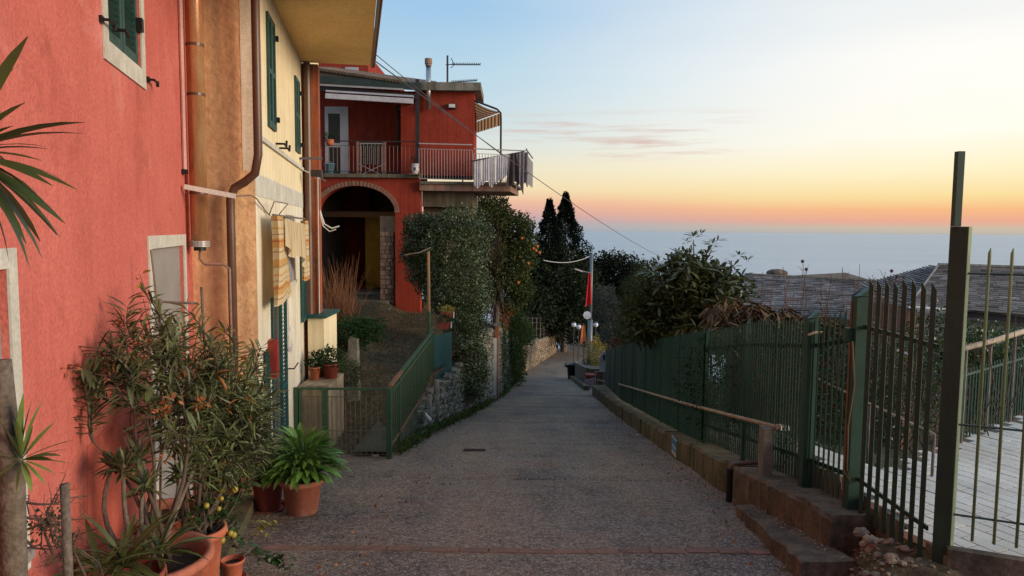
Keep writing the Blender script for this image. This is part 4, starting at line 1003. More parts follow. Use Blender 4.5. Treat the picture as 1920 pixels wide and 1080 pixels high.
# laundry
def hang(p0, p1, drop, nf, dep, seed, hem=.08, gore=0):
    rr = random.Random(seed); ph = rr.uniform(0, 6)
    n = 18
    def f(u, v):
        c = Vector(p0).lerp(Vector(p1), .5+(u-.5)*(1+gore*(1-v)))
        return c + Vector((0, -.03-dep*math.sin(u*nf*6.28+ph)*(1-v*.7), -drop*(1-v)*(1+hem*math.sin(u*5+ph))))
    mb = MB().grid(f, n, 8); return mb
ly = VY-.42
def lpnt(px, py, Y=ly): return Vector((vx(px, Y), Y, vz(px, py, Y)))
lab = ['pale towel pegged nearest the red wall on the balcony rod', 'short pale cloth second along the balcony rod', 'narrow white cloth third from the red wall on the rod', 'white cloth in the middle of the balcony rod', 'pale cloth just left of the dark coat on the rod']
for i, (a, b_, d) in enumerate(((887, 901, .72), (902, 914, .66), (915, 927, .76), (928, 940, .70), (941, 951, .62))):
    pa, pb = lpnt(a, 300-(a-885)*.18), lpnt(b_, 300-(b_-885)*.18)
    solo('laundry', hang(pa, pb, d, 3, .025, i), M['cloth_white'], lab[i], 'laundry', 'laundry drying on the balcony rod', smooth=True)
solo('laundry', hang(lpnt(953, 289, ly+.02), lpnt(966, 287, ly+.02), .82, 2, .04, 8, gore=1.0), M['cloth_dark'], 'dark coat hanging at the right of the white laundry', 'laundry', 'laundry drying on the balcony rod', smooth=True)
solo('laundry', hang(lpnt(966, 287, VY-.3), lpnt(980, 285, VY-.3), 1.0, 2, .03, 9, .15), M['cloth_grey'], 'long grey cloth hanging lowest beside the dark coat', 'laundry', 'laundry drying on the balcony rod', smooth=True)
solo('laundry', hang(lpnt(980, 286, VY-.2), lpnt(988, 285, VY-.2), .88, 1, .03, 10), M['cloth_grey'], 'grey cloth at the outermost corner of the balcony', 'laundry', 'laundry drying on the balcony rod', smooth=True)
# folding gate with crossed bars on the balcony
YG = VY-.02+.12
fg = empty('folding_gate', (vx(695), YG, zr), 'wooden framed folding screen with crossed white bars on the balcony', 'screen')
for a in (672, 722): part('post', MB().span((vx(a, YG)-.035, YG-.02, zr), (vx(a, YG)+.035, YG+.02, vz(a, 266, YG))), M['slab_pink'], fg)
b = MB(); zt, zm, zb_ = vz(695, 268, YG), vz(695, 308, YG), vz(695, 330, YG)
for a in (677, 718): b.span((vx(a, YG)-.01, YG-.01, zb_), (vx(a, YG)+.01, YG+.01, zt))
b.span((vx(677, YG), YG-.012, zt-.03), (vx(718, YG), YG+.008, zt))
part('frame', b, M['pale_metal'], fg)
for a in (683, 690, 697, 704, 711): part('bar', MB().tube([(vx(a, YG), YG, zm), (vx(a, YG), YG, zt)], .007, 5), M['pale_metal'], fg)
for a, b_ in ((0, 1), (1, 0)):
    part('crossed_bar', MB().tube([(vx(674, YG), YG-.015*(a+1), [zm, zb_][a]), (vx(720, YG), YG-.015*(a+1), [zm, zb_][b_])], .012, 5), M['pale_metal'], fg)
part('backing', MB().span((vx(680, YG), YG+.015, zm), (vx(712, YG), YG+.02, zt-.03)), M['glass'], fg)
# blue bucket, hanging pot, figure pot
def pot_mb(c, r, h, rim=.12, n=20, taper=.72):
    p = [(r*taper*.98, 0), (r*taper, .0), (r*.93, h*(1-rim)), (r*1.02, h*(1-rim)), (r*1.05, h), (r*.92, h), (r*.88, h*(1-rim)), (r*.86, h*.86)]
    return MB().lathe(p, c, n, cap=False)
def leaf_ball(parent, c, rad, n, size, m, name='foliage', shell=.3, droop=0, aspect=.5, kind='stuff'):
    pts, d = blob_points([(c, rad)], n, shell)
    return scatter(name, *LEAF8Q, pts, rand_mats(n, size, aspect, d, 1.2, droop), m, parent, kind)
bk = empty('blue_bucket', (vx(615), VY+.25, zr), 'light blue bucket standing on the balcony by the white door', 'bucket')
part('bucket_body', MB().lathe([(.10, 0), (.14, .27), (.15, .27), (.15, .29), (.13, .29), (.10, .02)], (vx(615), VY+.25, zr), 16, cap=True), M['bucket_blue'], bk, smooth=True)
part('handle', MB().tube([(vx(615)-.14, VY+.25, zr+.28), (vx(615), VY+.2, zr+.36), (vx(615)+.14, VY+.25, zr+.28)], .006, 5), M['pale_metal'], bk)
hp = empty('hanging_pot', (vx(623), VY-.16, vz(623, 274)), 'small round red pot with a green plant hung on the balcony rail', 'plant pot')
part('pot', MB().lathe([(.03, 0), (.09, .03), (.115, .09), (.11, .16), (.12, .17), (.10, .17)], (vx(623), VY-.16, vz(623, 275)), 16, cap=True), M['terracotta_orange'], hp, smooth=True)
leaf_ball(hp, Vector((vx(621), VY-.16, vz(621, 257))), (.17, .12, .09), 260, .05, M['leaf_hedge'])
fp = empty('figure_pot', (vx(779), VY-.22, zs1-.02), 'white painted planter with a small cactus on the corner of the balcony', 'plant pot')
part('pot', MB().lathe([(.07, 0), (.10, .1), (.09, .2), (.11, .27), (.09, .27)], (vx(780), VY-.2, zr), 12), M['cloth_white'], fp)
part('pot_front', MB().box((vx(780), VY-.295, zr+.13), (.06, .02, .08)), M['cloth_dark'], fp)
leaf_ball(fp, Vector((vx(776), VY-.2, vz(776, 303))), (.09, .08, .13), 160, .04, M['leaf_hedge'])
part('ledge', MB().span((vx(770), VY-.32, zr-.03), (vx(790), VY-.08, zr)), M['beam_grey'], fp)
# the tower block behind
b = MB(); b.span((vx(560, 24.5), 24.5, -2), (vx(692, 24.5), 30, vz(690, 100, 24.5)))
tw = empty('rear_house', (vx(640, 24.5), 26, TZ(20)), 'higher red house peeping over the tiled roof of the villa', 'house')
part('wall', b, M['villa_red'], tw)
part('window_trim', MB().span((vx(650, 24.45), 24.45, vz(660, 132, 24.45)), (vx(674, 24.45), 24.5, vz(660, 126, 24.45))), M['door_white'], tw)
# wires from the yellow house over the lane
wr = MB()
def sag(p, q, s, n=24): return [Vector(p).lerp(Vector(q), i/n) - Vector((0, 0, s*4*(i/n)*(1-i/n))) for i in range(n+1)]
e0 = FY.W(11.9, -1.1, 4.32); e1 = at(1240, 482, 45)
solo('overhead_wire', MB().tube(sag(e0, e1, .25), .012, 4), M['cable'], 'upper of the two wires sloping from the ochre eaves down to the trees', 'wire', 'wires over the lane')
solo('overhead_wire', MB().tube(sag(e0+Vector((.02, 0, .10)), at(985, 322, 24), .05), .009, 4), M['cable'], 'shorter upper wire running from the ochre eaves past the villa awning', 'wire', 'wires over the lane')
solo('antenna_stub', MB().tube([FY.W(9.7, -1.45, 5.0), FY.W(9.7, -1.75, 5.02)], .012, 5), M['cable'], 'thin rod poking out from the top of the ochre overhang', 'rod')
# ------------------------------------------------------------------ little green gate and the railing up the path
GY = 10.1; gz = LZ(GY)
def gp(px, py, Y=GY): return at(px, py, Y)
gate = empty('garden_gate', (gp(640, 860).x, GY, gz), 'low green metal double gate closing the earth path beside the yellow house', 'gate')
ztop = gp(640, 727).z
def gpost(px0, px1, name, m=M['gate_green']):
    a, b = gp(px0, 727).x, gp(px1, 727).x
    return part(name, MB().span((a, GY-.03, gz-.05), (b, GY+.03, ztop)), m, gate)
gpost(551, 559, 'gate_post'); gpost(561, 565, 'hinge_stile'); gpost(604, 614, 'meeting_stile'); gpost(724, 734, 'gate_post')
for a, b, wires in ((565, 604, (572, 580, 588, 596)), (614, 724, (622, 630, 639, 648, 657, 666, 676, 686, 697, 708, 717))):
    xa, xb = gp(a, 730).x, gp(b, 730).x
    fr = MB(); fr.span((xa, GY-.015, ztop-.03), (xb, GY+.015, ztop)); 
    lf = part('gate_leaf', fr, M['gate_green'], gate)
    part('cross_wire', MB().tube([(xa, GY, ztop-.13), (xb, GY, ztop-.13)], .006, 5).tube([(xa, GY, ztop-.62), (xb, GY, ztop-.62)], .006, 5).tube([(xa, GY, gz+.06), (xb, GY, gz+.06)], .006, 5), M['gate_wire'], lf)
    for w in wires: part('upright_wire', MB().tube([(gp(w, 740).x, GY, gz+.06), (gp(w, 740).x, GY, ztop-(.13 if w not in (639, 676) else .0))], .006, 5), M['gate_wire'], lf)
rail = empty('path_railing', (XL(11), 11, TZ(11)), 'green railing with a rusty handrail climbing beside the earth path', 'railing')
r0 = gp(731, 727, GY+.05); r1 = at(812, 622, 14.6)
b0 = gp(731, 862, GY+.05); b1 = at(812, 712, 14.6)
rm_ = r0.lerp(r1, .2)
part('handrail', MB().beam(r0+Vector((0, 0, .02)), rm_+Vector((0, 0, .02)), .05, .04), M['rust_rail'], rail)
part('handrail', MB().beam(rm_+Vector((0, 0, .02)), r1+Vector((0, 0, .02)), .05, .04), M['gate_green'], rail)
part('under_rail', MB().beam(r0-Vector((0, 0, .09)), r1-Vector((0, 0, .09)), .03, .03), M['gate_green'], rail)
part('bottom_rail', MB().beam(b0+Vector((0, 0, .18)), b1+Vector((0, 0, .02)), .025, .03), M['rust_rail'], rail)
for i in range(1, 30):
    t = i/30; a = (b0+Vector((0, 0, .18))).lerp(b1, t); c = (r0-Vector((0, 0, .09))).lerp(r1-Vector((0, 0, .09)), t)
    part('baluster', MB().tube([a, c], .011, 6), M['gate_green'], rail)
for t in (.0, .16, 1.0):
    a = b0.lerp(b1, t); c = r0.lerp(r1, t); part('post', MB().beam(a-Vector((0, 0, .1)), c, .045, .045, (0, 1, 0)), M['gate_green'], rail)
# green wind screen past the end of the railing
ws = MB(); p = [at(812, 630, 14.65), at(846, 622, 15.4), at(846, 690, 15.4), at(812, 716, 14.65)]
ws.add(p + [q+Vector((.01, .03, 0)) for q in p], [(0,1,2,3),(7,6,5,4),(0,4,5,1),(1,5,6,2),(2,6,7,3),(3,7,4,0)])
solo('wind_screen', ws, M['shutter_teal'], 'small green plastic screen fixed past the top end of the path railing', 'screen')
# red cloth / tile leaning on the wall under the railing
rc = MB(); p = [at(800, 706, 14.1), at(812, 698, 14.5), at(812, 712, 14.5), at(786, 762, 12.8), at(786, 740, 12.9)]
rc.prism(p, (-.015, 0, 0)); solo('rusty_sheet', rc, M['rust_rail'], 'rusty red sheet wedged along the foot of the green path railing', 'sheet metal')
pp = MB()
for px, Y in ((800, 13.45), (818, 13.8)):
    a = on_ground(px, 0 or 812, None); x_ = XL(Y)+.02
    pp.tube([(x_, Y, LZ(Y)), (x_, Y, LZ(Y)+.86 + (Y-13.4)*.2)], .055, 10)
pw = empty('white_drainpipes', (XL(13.5), 13.5, LZ(13.5)), 'pair of pale plastic drainpipes standing where the stone wall begins', 'pipes')
for Y, h in ((13.25, .72), (13.75, .98)):
    x_ = XL(Y)+.03; part('pipe', MB().tube([(x_, Y, LZ(Y)-.05), (x_, Y, LZ(Y)+h)], .055, 10), M['concrete'], pw, smooth=True)
part('spout', MB().tube([(XL(12.9)-.03, 12.95, LZ(13)+.45), (XL(12.9)+.14, 12.75, LZ(13)+.33)], .03, 8), M['white_plastic'], pw)
# ------------------------------------------------------------------ stone retaining wall
def wall_top(Y): return float(np.interp(Y, [10.2, 12.8, 13.6, 14.6, 16.5, 22, 26, 31, 40], [LZ(10.2)+.08, TZ(12.8)-.02, TZ(13.6)-.02, at(812, 712, 14.6).z, at(860, 660, 16.5).z-.15, LZ(22)+2.35, LZ(26)+2.3, LZ(31)+2.25, LZ(40)+1.9]))
sw = empty('stone_wall', (XL(16), 16, LZ(16)), 'rough fieldstone retaining wall running down the left of the lane', 'wall')
mb = MB(); yy_ = [10.3+i*.5 for i in range(62)]
for a, b in zip(yy_[:-1], yy_[1:]):
    xa, xb = XL(a)-.07, XL(b)-.07; za, zb2 = wall_top(a)-.03, wall_top(b)-.03
    mb.add([(xa,a,LZ(a)-.2),(xb,b,LZ(b)-.2),(xb,b,zb2),(xa,a,za),(xa-.5,a,za),(xb-.5,b,zb2)], [(0,1,2,3),(3,2,5,4)])
part('mortar_bed', mb, M['mortar'], sw)
def stone_mb(w, h, d, M3, c, mbo):
    # bulged, chipped block: back ring, front ring, centre
    v = []
    for s_, y in ((1, d*.5), (.82, -d*.35)):
        for a, b in ((-1,-1), (0,-1.04), (1,-1), (1.05,0), (1,1), (0,1.05), (-1,1), (-1.05,0)):
            k = random.uniform(.78, 1.04); v.append(Vector((a*w/2*s_*k, y+random.uniform(-.01, .01), b*h/2*s_*random.uniform(.8, 1.04))))
    v.append(Vector((random.uniform(-.1, .1)*w, -d*.5, random.uniform(-.1, .1)*h)))
    f = [(i, (i+1) % 8, (i+1) % 8+8, i+8) for i in range(8)] + [(8+i, 8+(i+1) % 8, 16) for i in range(8)]
    mbo.add([M3 @ q + c for q in v], f)
stones = []
Y = 11.2
rows = []
s = 0
yq = 10.9
course = 0
while course < 26:
    off = .06 + course*.115; Yc = 12.7 + random.uniform(0, .2)
    while Yc < 41:
        far = Yc > 24
        w = random.uniform(.11, .27) * (1 if not far else 1.6); h = random.uniform(.085, .15) * (1 if not far else 1.0)
        zc = LZ(Yc)+off+random.uniform(-.02, .02)
        if zc < wall_top(Yc)-.03:
            stones.append((Yc, zc, w, h))
        Yc += w*.96
    course += 1
stones.sort(key=lambda q: q[0])
far_mb = MB(); cnt = 0
for Yc, zc, w, h in stones:
    u = Vector((XL(Yc+.2)-XL(Yc-.2), .4, 0)).normalized(); M3 = Matrix((u, Vector((-u.y, u.x, 0)), Vector((0, 0, 1)))).transposed() @ Matrix.Rotation(random.uniform(-.25, .25), 3, 'Y')
    c = Vector((XL(Yc)-.03+random.uniform(-.02, .03), Yc, zc))
    hidden = (15.2 < Yc < 18.6 and zc > LZ(Yc)+.95)
    if cnt < 300 and not hidden:
        b = MB(); stone_mb(w, h, .14, M3, c, b); part('stone', b, M['stone'], sw); cnt += 1
    else: stone_mb(w, h, .14, M3, c, far_mb)
part('stones', far_mb, M['stone'], sw, kind='stuff')
# cream pilaster standing against the wall
pc = empty('cream_pillar', (XL(20.9), 20.9, LZ(20.9)), 'tall cream rendered pillar with a rust-red head in the ivy covered wall', 'pillar')
pa = on_ground(926, 752); px_, py_ = pa.x, pa.y
zt_ = at(926, 612, py_).z; zm_ = at(926, 634, py_).z
part('shaft', MB().span((px_-.20, py_, LZ(py_)-.2), (px_+.07, py_+.35, zm_)), M['white_trim'], pc)
part('rust_side', MB().span((px_+.072, py_+.01, LZ(py_)-.2), (px_+.13, py_+.35, zm_)), M['slab_pink'], pc)
part('head', MB().span((px_+.02, py_+.02, zm_+.002), (px_+.13, py_+.3, zt_)), M['rust_plaster'], pc)
part('cap', MB().span((px_-.02, py_-.02, zt_+.002), (px_+.18, py_+.34, zt_+.06)), M['concrete'], pc)
# ------------------------------------------------------------------ far stone wall at the bend, with its fence and shed
fw = empty('bend_wall', (XL(50), 50, LZ(50)), 'pale dry-stone wall curving round the far bend of the lane', 'wall')
mb = MB(); sm = MB(); tops = lambda Y: float(np.interp(Y, [36, 43, 50, 57], [LZ(36)+1.9, LZ(43)+1.85, LZ(50)+1.55, LZ(57)+1.35]))
yl = [40+i for i in range(18)]
for a, b in zip(yl[:-1], yl[1:]):
    xa, xb = XL(a)-.05, XL(b)-.05; mb.add([(xa,a,LZ(a)-.2),(xb,b,LZ(b)-.2),(xb,b,tops(b)),(xa,a,tops(a)),(xa-.5,a+.2,tops(a)),(xb-.5,b+.2,tops(b))], [(0,1,2,3),(3,2,5,4)])
xe = XL(57); mb.span((xe-.55, 56.6, LZ(57)-.3), (xe-.04, 57.1, tops(57)))
part('core', mb, M['mortar'], fw)
for k in range(13):
    Yc = 40.2
    while Yc < 57:
        w = random.uniform(.25, .6); zc = LZ(Yc)+.08+k*.16
        if zc < tops(Yc)+.05:
            u = Vector((XL(Yc+.4)-XL(Yc-.4), .8, 0)).normalized(); M3 = Matrix((u, Vector((-u.y, u.x, 0)), Vector((0, 0, 1)))).transposed()
            stone_mb(w, .15, .2, M3, Vector((XL(Yc)+random.uniform(-.03, .03), Yc, zc)), sm)
        Yc += w
part('stones', sm, M['warm_stone'], fw, kind='stuff')
ff = empty('bend_fence', (XL(50)-.3, 50, tops(50)), 'thin post and wire fence standing on the pale wall at the bend', 'fence')
lastp = None
for Y in (41, 42.6, 44.3, 46, 47.8, 49.6, 51.3, 53, 54.6, 56.2):
    c = Vector((XL(Y)-.28, Y, tops(Y))); part('post', MB().tube([c-Vector((0, 0, .2)), c+Vector((0, 0, 1.55))], .035, 6), M['grey_wood'], ff)
    if lastp is not None:
        for h in (.3, .75, 1.2, 1.5): part('wire', MB().tube([lastp+Vector((0, 0, h)), c+Vector((0, 0, h))], .012, 4), M['gate_wire'], ff)
    lastp = c
sh = empty('garden_shed', (1.6, 56, LZ(52)+1.4), 'low grey garden shed with a mossy roof behind the bend wall', 'shed')
a = at(978, 640, 54); b = at(1024, 640, 54)
part('wall', MB().span((a.x-.6, 54.5, LZ(54)+1.0), (b.x, 58, at(1000, 594, 54).z)), M['concrete'], sh)
part('roof', MB().prism([(a.x-.8, 54.2, at(980, 591, 54).z), (b.x+.3, 54.2, at(1028, 593, 54).z), (a.x+.2, 54.2, at(990, 578, 54).z)], (0, 4, .3)), M['moss'], sh)
# ------------------------------------------------------------------ planted corner left of the path
lw_ = empty('low_garden_wall', FY.W(12.2, -.7, TZ(12.2)), 'low cream rendered wall with a teal stained coping below the rusty pilaster', 'wall')
a, b = at(577, 592, 11.55), at(607, 592, 11.55); zb_ = at(590, 700, 11.55).z
part('body', MB().span((a.x, 11.55, TZ(11.5)-.3), (b.x, 12.4, a.z-.04)), M['yellow_plaster'], lw_)
part('coping', MB().span((a.x-.05, 11.50, a.z-.038), (b.x+.04, 12.45, a.z+.015)), M['shutter_teal'], lw_)
a, b = at(576, 712, 11.0), at(632, 712, 11.0)
st = MB().span((a.x, 10.55, TZ(10.5)-.3), (b.x-.02, 11.52, at(600, 712, 11.0).z))
solo('plant_bench', st, M['beam_cream'], 'cream rendered ledge carrying three pots behind the green gate', 'ledge')
zb_ = at(600, 712, 11.0).z
def rpot(px, Y, r, h, z, m, lab, cat='plant pot', leaf=None, lr=(.15,.15,.12), n=300, ls=.06, aspect=.4, up=.1, grp=None):
    x = at(px, 700, Y).x; e_ = empty('potted_plant', (x, Y, z), lab, cat, grp)
    part('pot', pot_mb((x, Y, z), r, h), m, e_, smooth=True); part('soil', MB().lathe([(0.001, h*.9), (r*.9, h*.9)], (x, Y, z), 12, cap=False), M['soil'], e_)
    if leaf: leaf_ball(e_, Vector((x, Y, z+h+up)), lr, n, ls, M[leaf], aspect=aspect)
    return e_
rpot(590, 11.0, .085, .20, zb_, M['terracotta_orange'], 'small bright orange square-looking pot, nearest the wall on the cream ledge', leaf='leaf_hedge', lr=(.12,.1,.08), up=.05)
rpot(600, 11.25, .09, .19, zb_, M['terracotta_red'], 'small dull red pot in the middle of the cream ledge', leaf='leaf_hedge', lr=(.2,.14,.12), up=.1)
rpot(620, 11.15, .135, .23, zb_, M['terracotta_red'], 'largest red pot with a fern, at the right of the cream ledge', leaf='leaf_hedge', lr=(.22,.2,.16), n=800, up=.1)
# hedge plants, grass and a stone stump
def bush(name, lab, cat, blobs, n, size, m, aspect=.5, shell=.3, droop=0, trunk=None, group=None, lump=.25, rest=None):
    c = blobs[0][0]; zmin = min(b_[0][2]-b_[1][2] for b_ in blobs)
    e_ = empty(name, (c[0], c[1], rest if rest is not None else zmin), lab, cat, group)
    pts, d = blob_points([(Vector(b_[0]), b_[1]) for b_ in blobs], n, shell, lump)
    scatter('foliage', *LEAF8Q, pts, rand_mats(n, size, aspect, d, 1.4, droop), M[m], e_)
    if trunk:
        for t_ in trunk: part('stem', MB().tube(t_[0], t_[1], 7), M['bark'], e_, smooth=True)
    return e_
c = at(650, 625, 13.2)
bush('shrub', 'dark green rounded shrub in the bed behind the potted ferns', 'shrub', [((c.x, c.y, c.z), (.45, .4, .32)), ((c.x+.3, c.y+.3, c.z+.02), (.35, .3, .25))], 6000, .06, 'leaf_hedge', rest=TZ(13.2))
c = at(648, 705, 12.0)
bush('grass_clump', 'low tuft of bright green grass beside the earth path', 'grass', [((c.x, c.y, c.z+.05), (.28, .3, .2))], 1500, .09, 'grass', .12, rest=TZ(12))
c = at(660, 655, 13.0)
solo('stone_stump', MB().prism([(c.x-.06, 12.8, TZ(13)-.2), (c.x+.16, 12.8, TZ(13)-.2), (c.x+.13, 12.8, c.z+.2), (c.x-.02, 12.8, c.z+.24)], (0, .2, 0)), M['stone'], 'upright stone slab at the edge of the shrub bed', 'stone')
# withered reddish canes in front of the arch
cn = empty('withered_canes', at(636, 610, 14.5), 'tall bunch of withered rust-brown canes in front of the dark arch', 'shrub')
mb = MB(); base = at(637, 612, 14.6)
for i in range(480):
    b_ = base + Vector((random.gauss(0, .12), random.gauss(0, .15), random.uniform(-.5, -.1)))
    t = Vector((base.x + random.gauss(-.05, .27), b_.y+random.gauss(0, .3), at(636, random.triangular(460, 610, 565), 14.6).z))
    m_ = b_.lerp(t, .5)+Vector((random.gauss(0, .05), 0, 0)); r = random.uniform(.003, .007)
    mb.tube([b_, m_, t], [r, r*.8, r*.3], 4, cap=False)
part('canes', mb, M['twig_red'], cn, kind='stuff')
# wooden pole with cross arms beside the ivy
wp = empty('wooden_pole', at(804, 640, 14.9), 'slim weathered pole with a thin crooked arm at the top of the path railing', 'pole')
a, b = at(806, 640, 14.75), at(803, 472, 14.75); a.z = wall_top(14.6)-.1
part('pole', MB().tube([a, a.lerp(b, .55)], .036, 8), M['gate_green'], wp)
part('pole_top', MB().tube([a.lerp(b, .55), b], .03, 8), M['wood'], wp)
part('arm', MB().tube([at(758, 478, 14.7), at(785, 474, 14.7), at(808, 464, 14.8)], .012, 6), M['grey_wood'], wp)
# two trough planters hung at the wall top
for i, (px, py, Y, lab) in enumerate(((838, 592, 15.6, 'upper of the two red troughs fixed above the green wind screen'), (833, 611, 15.2, 'lower of the two red troughs fixed above the green wind screen'))):
    c = at(px, py, Y); e_ = empty('trough_planter', c, lab, 'planter', 'red troughs on the wall')
    part('trough', MB().prism([(c.x-.13, c.y, c.z+.07), (c.x+.13, c.y, c.z+.07), (c.x+.09, c.y, c.z-.07), (c.x-.09, c.y, c.z-.07)], (0, .16, 0)), M['terracotta_red'], e_)
    part('white_band', MB().span((c.x+.135, c.y-.01, c.z-.05), (c.x+.15, c.y+.15, c.z+.075)), M['white_plastic'], e_)
    leaf_ball(e_, c+Vector((0, .08, .12)), (.17, .1, .09), 350, .05, M['leaf_yellow'] if i == 0 else M['leaf_hedge'])
    part('bracket', MB().tube([c+Vector((0, .1, -.07)), c+Vector((-.1, .2, -.5))], .012, 5), M['dark_metal'], e_)
# ------------------------------------------------------------------ ivy and trees on the left
Yi = 16.8
def B(px, py, Y, rx, ry, rz): c = at(px, py, Y); return ((c.x, c.y, c.z), (rx, ry, rz))
iv = empty('ivy_mass', at(860, 700, Yi), 'great dark ivy mass with glinting leaves spilling over the stone wall', 'ivy')
bl = [B(845, 470, Yi+.6, .78, .7, .95), B(800, 440, Yi+1, .55, .6, .5), B(790, 500, Yi+1.2, .42, .5, .55), B(868, 540, Yi, .58, .6, .9), B(855, 420, Yi+.8, .6, .5, .4), B(885, 600, Yi-.1, .38, .5, .7), B(880, 670, Yi, .28, .55, .55),
      B(862, 620, Yi-.6, .34, .4, .5), B(900, 690, Yi+.6, .2, .6, .5), B(832, 545, Yi+.2, .45, .4, .6)]
bl += [B(893, 450, Yi+1.4, .42, .6, .8), B(900, 540, Yi+1.2, .3, .6, .6), B(792, 425, Yi+1.2, .50, .6, .38), B(778, 470, Yi+1.4, .36, .5, .5), B(812, 520, Yi+.9, .45, .5, .7), B(893, 715, Yi+.2, .26, .7, .42), B(862, 700, Yi-.4, .22, .5, .4)]
N_ = 60000; pts, d = blob_points(bl, N_, .35, .16)
scatter('foliage', *LEAF8Q, pts, rand_mats(N_, .062, .75, d, 1.2, .5), M['leaf_ivy'], iv)
tm = MB()
for i in range(7):
    c = at(848+i*7, 700, Yi-.2+random.uniform(0, .4)); c.z = LZ(Yi)+.6; tm.tube([c, c+Vector((random.gauss(0, .1), .1, .9)), c+Vector((random.gauss(0, .2), .5, 2.3))], [.03, .022, .01], 6)
part('stem', tm, M['bark'], iv)
# weeds along the foot of the wall
mb_p = []; mb_d = []
for i in range(5200):
    Y = random.uniform(10.4, 40) if i > 1800 else random.uniform(10.4, 20); mb_p.append((XL(Y)+.03+abs(random.gauss(0, .07)), Y, LZ(Y)+random.random()**2*.16)); mb_d.append((.25, 0, .8))
scatter('wall_foot_weeds', *LEAF8Q, np.array(mb_p), rand_mats(len(mb_p), .07, .4, np.array(mb_d), 1.2), M['moss'])
pts = []; dd_ = []
for i in range(3500):
    Y = random.uniform(10.6, 40); z0_, z1_ = LZ(Y), wall_top(Y); z = z0_+(z1_-z0_)*random.random()**.6
    if math.sin(Y*1.7)+math.sin(z*4+Y) < .2: continue
    pts.append((XL(Y)+random.uniform(.0, .09), Y, z)); dd_.append((1, -.2, -.3))
scatter('wall_creeper', *LEAF8Q, np.array(pts), rand_mats(len(pts), .055, .7, np.array(dd_), 1.0), M['leaf_ivy'])
# taller greenery over the far stretch of wall
bush('hedge_growth', 'mossy green growth hanging over the wall past the cream pillar', 'shrub',
     [B(966, 640, 29, .42, 1.5, 1.3), B(972, 680, 31, .35, 1.6, 1.0), B(958, 600, 29, .6, 1.4, .7), B(985, 625, 33, .5, 1.5, .6)], 12000, .10, 'moss', rest=LZ(30)+2)
bush('wall_ivy', 'dark ivy fringe between the cream pillar and the mossy growth', 'ivy', [B(942, 660, 24.5, .16, .8, 1.1), B(947, 715, 26, .18, 1.2, .5)], 3500, .08, 'leaf_ivy', .7, rest=LZ(26)+1)
# orange tree
ot = empty('orange_tree', at(935, 600, 24), 'dark leafy orange tree with a few ripe fruits above the lane wall', 'orange tree')
bl = [B(925, 430, 24, .95, 1, 1.0), B(965, 440, 24, .62, .9, .85), B(985, 440, 24, .35, .7, .5), B(978, 540, 24, .4, .7, .6), B(900, 400, 25, .5, .9, .7), B(950, 500, 23.6, .8, .8, .8), B(915, 520, 24, .7, .8, .9), B(985, 480, 24, .38, .6, .5), B(925, 390, 24.5, .6, .7, .5), B(925, 470, 24.6, .8, .6, 1.4), B(945, 540, 25, .7, .6, .8)]
pts, d = blob_points(bl, 30000, .3, .2)
scatter('foliage', *LEAF8Q, pts, rand_mats(30000, .12, .5, d, 1.4, .2), M['leaf_orange_tree'], ot)
tb = at(930, 600, 24)
part('trunk', MB().tube([(tb.x, 24, LZ(24)+2), (tb.x, 24, tb.z), (tb.x+.1, 24, at(930, 480, 24).z)], [.12, .1, .06], 8), M['bark'], ot)
for i, (px, py) in enumerate(((978, 447), (1004, 470), (1011, 474), (999, 466), (971, 530), (990, 494), (1007, 462))):
    part('orange', MB().ball(at(px, py, 23.2+random.uniform(-.2, .3)), .058, 8, 6), M['fruit_orange'], ot, smooth=True)
tw_ = MB()
for i in range(30):
    a = at(random.uniform(905, 945), random.uniform(540, 600), 23.3); b = at(random.uniform(898, 950), random.uniform(385, 470), 23.0)
    m_ = a.lerp(b, .5)+Vector((random.gauss(0, .12), 0, 0)); tw_.tube([a, m_, b], [.012, .009, .003], 4, cap=False)
e_ = empty('bare_bush', at(925, 600, 23.2), 'bare reddish twiggy bush in front of the orange tree', 'shrub'); part('twigs', tw_, M['twig'], e_, kind='stuff')
bush('dry_bush', 'rusty brown dry bush above the cream pillar', 'shrub', [B(938, 590, 25, .4, .6, .55), B(930, 620, 25, .35, .5, .4)], 2600, .10, 'leaf_olive_dry', .35, rest=LZ(25)+2.2)
# conifers
def conifer(px, top, bot, Y, wpx, lab, n):
    base = at(px, bot, Y); tip = at(px, top, Y); H = tip.z-base.z; W_ = wpx/1360*Y/2
    e_ = empty('cypress', (base.x, Y, HZ(base.x, Y)), lab, 'cypress', 'pair of cypresses')
    h = rng.random(n)**.8; ang = rng.uniform(0, 2*math.pi, n); tier = .42+.62*np.abs(np.cos(h*34+1.0*ang+.8*np.sin(3*ang)))
    r = W_*(1-h)**1.12*1.12*tier*(.35+.65*rng.random(n)**.4)*(1+.25*np.sin(ang*5+h*21)); r = r + .02
    p = np.stack([base.x+r*np.cos(ang), Y+r*np.sin(ang), base.z+H*h+rng.normal(0, .08, n)], 1)
    d = np.stack([np.cos(ang), np.sin(ang), .25+0*h], 1)
    scatter('foliage', *LEAF8Q, p, rand_mats(n, .27, .34, d, .8), M['leaf_cypress'], e_)
    part('trunk', MB().tube([(base.x, Y, HZ(base.x, Y)), (base.x, Y, base.z), (base.x, Y, base.z+H*.96)], [.3, .25, .03], 8), M['bark'], e_)
conifer(1027, 377, 640, 56, 175, 'left and shorter of the two dark cypresses against the sea', 20000)
conifer(1057, 365, 640, 58, 225, 'right and taller of the two dark cypresses against the sea', 26000)
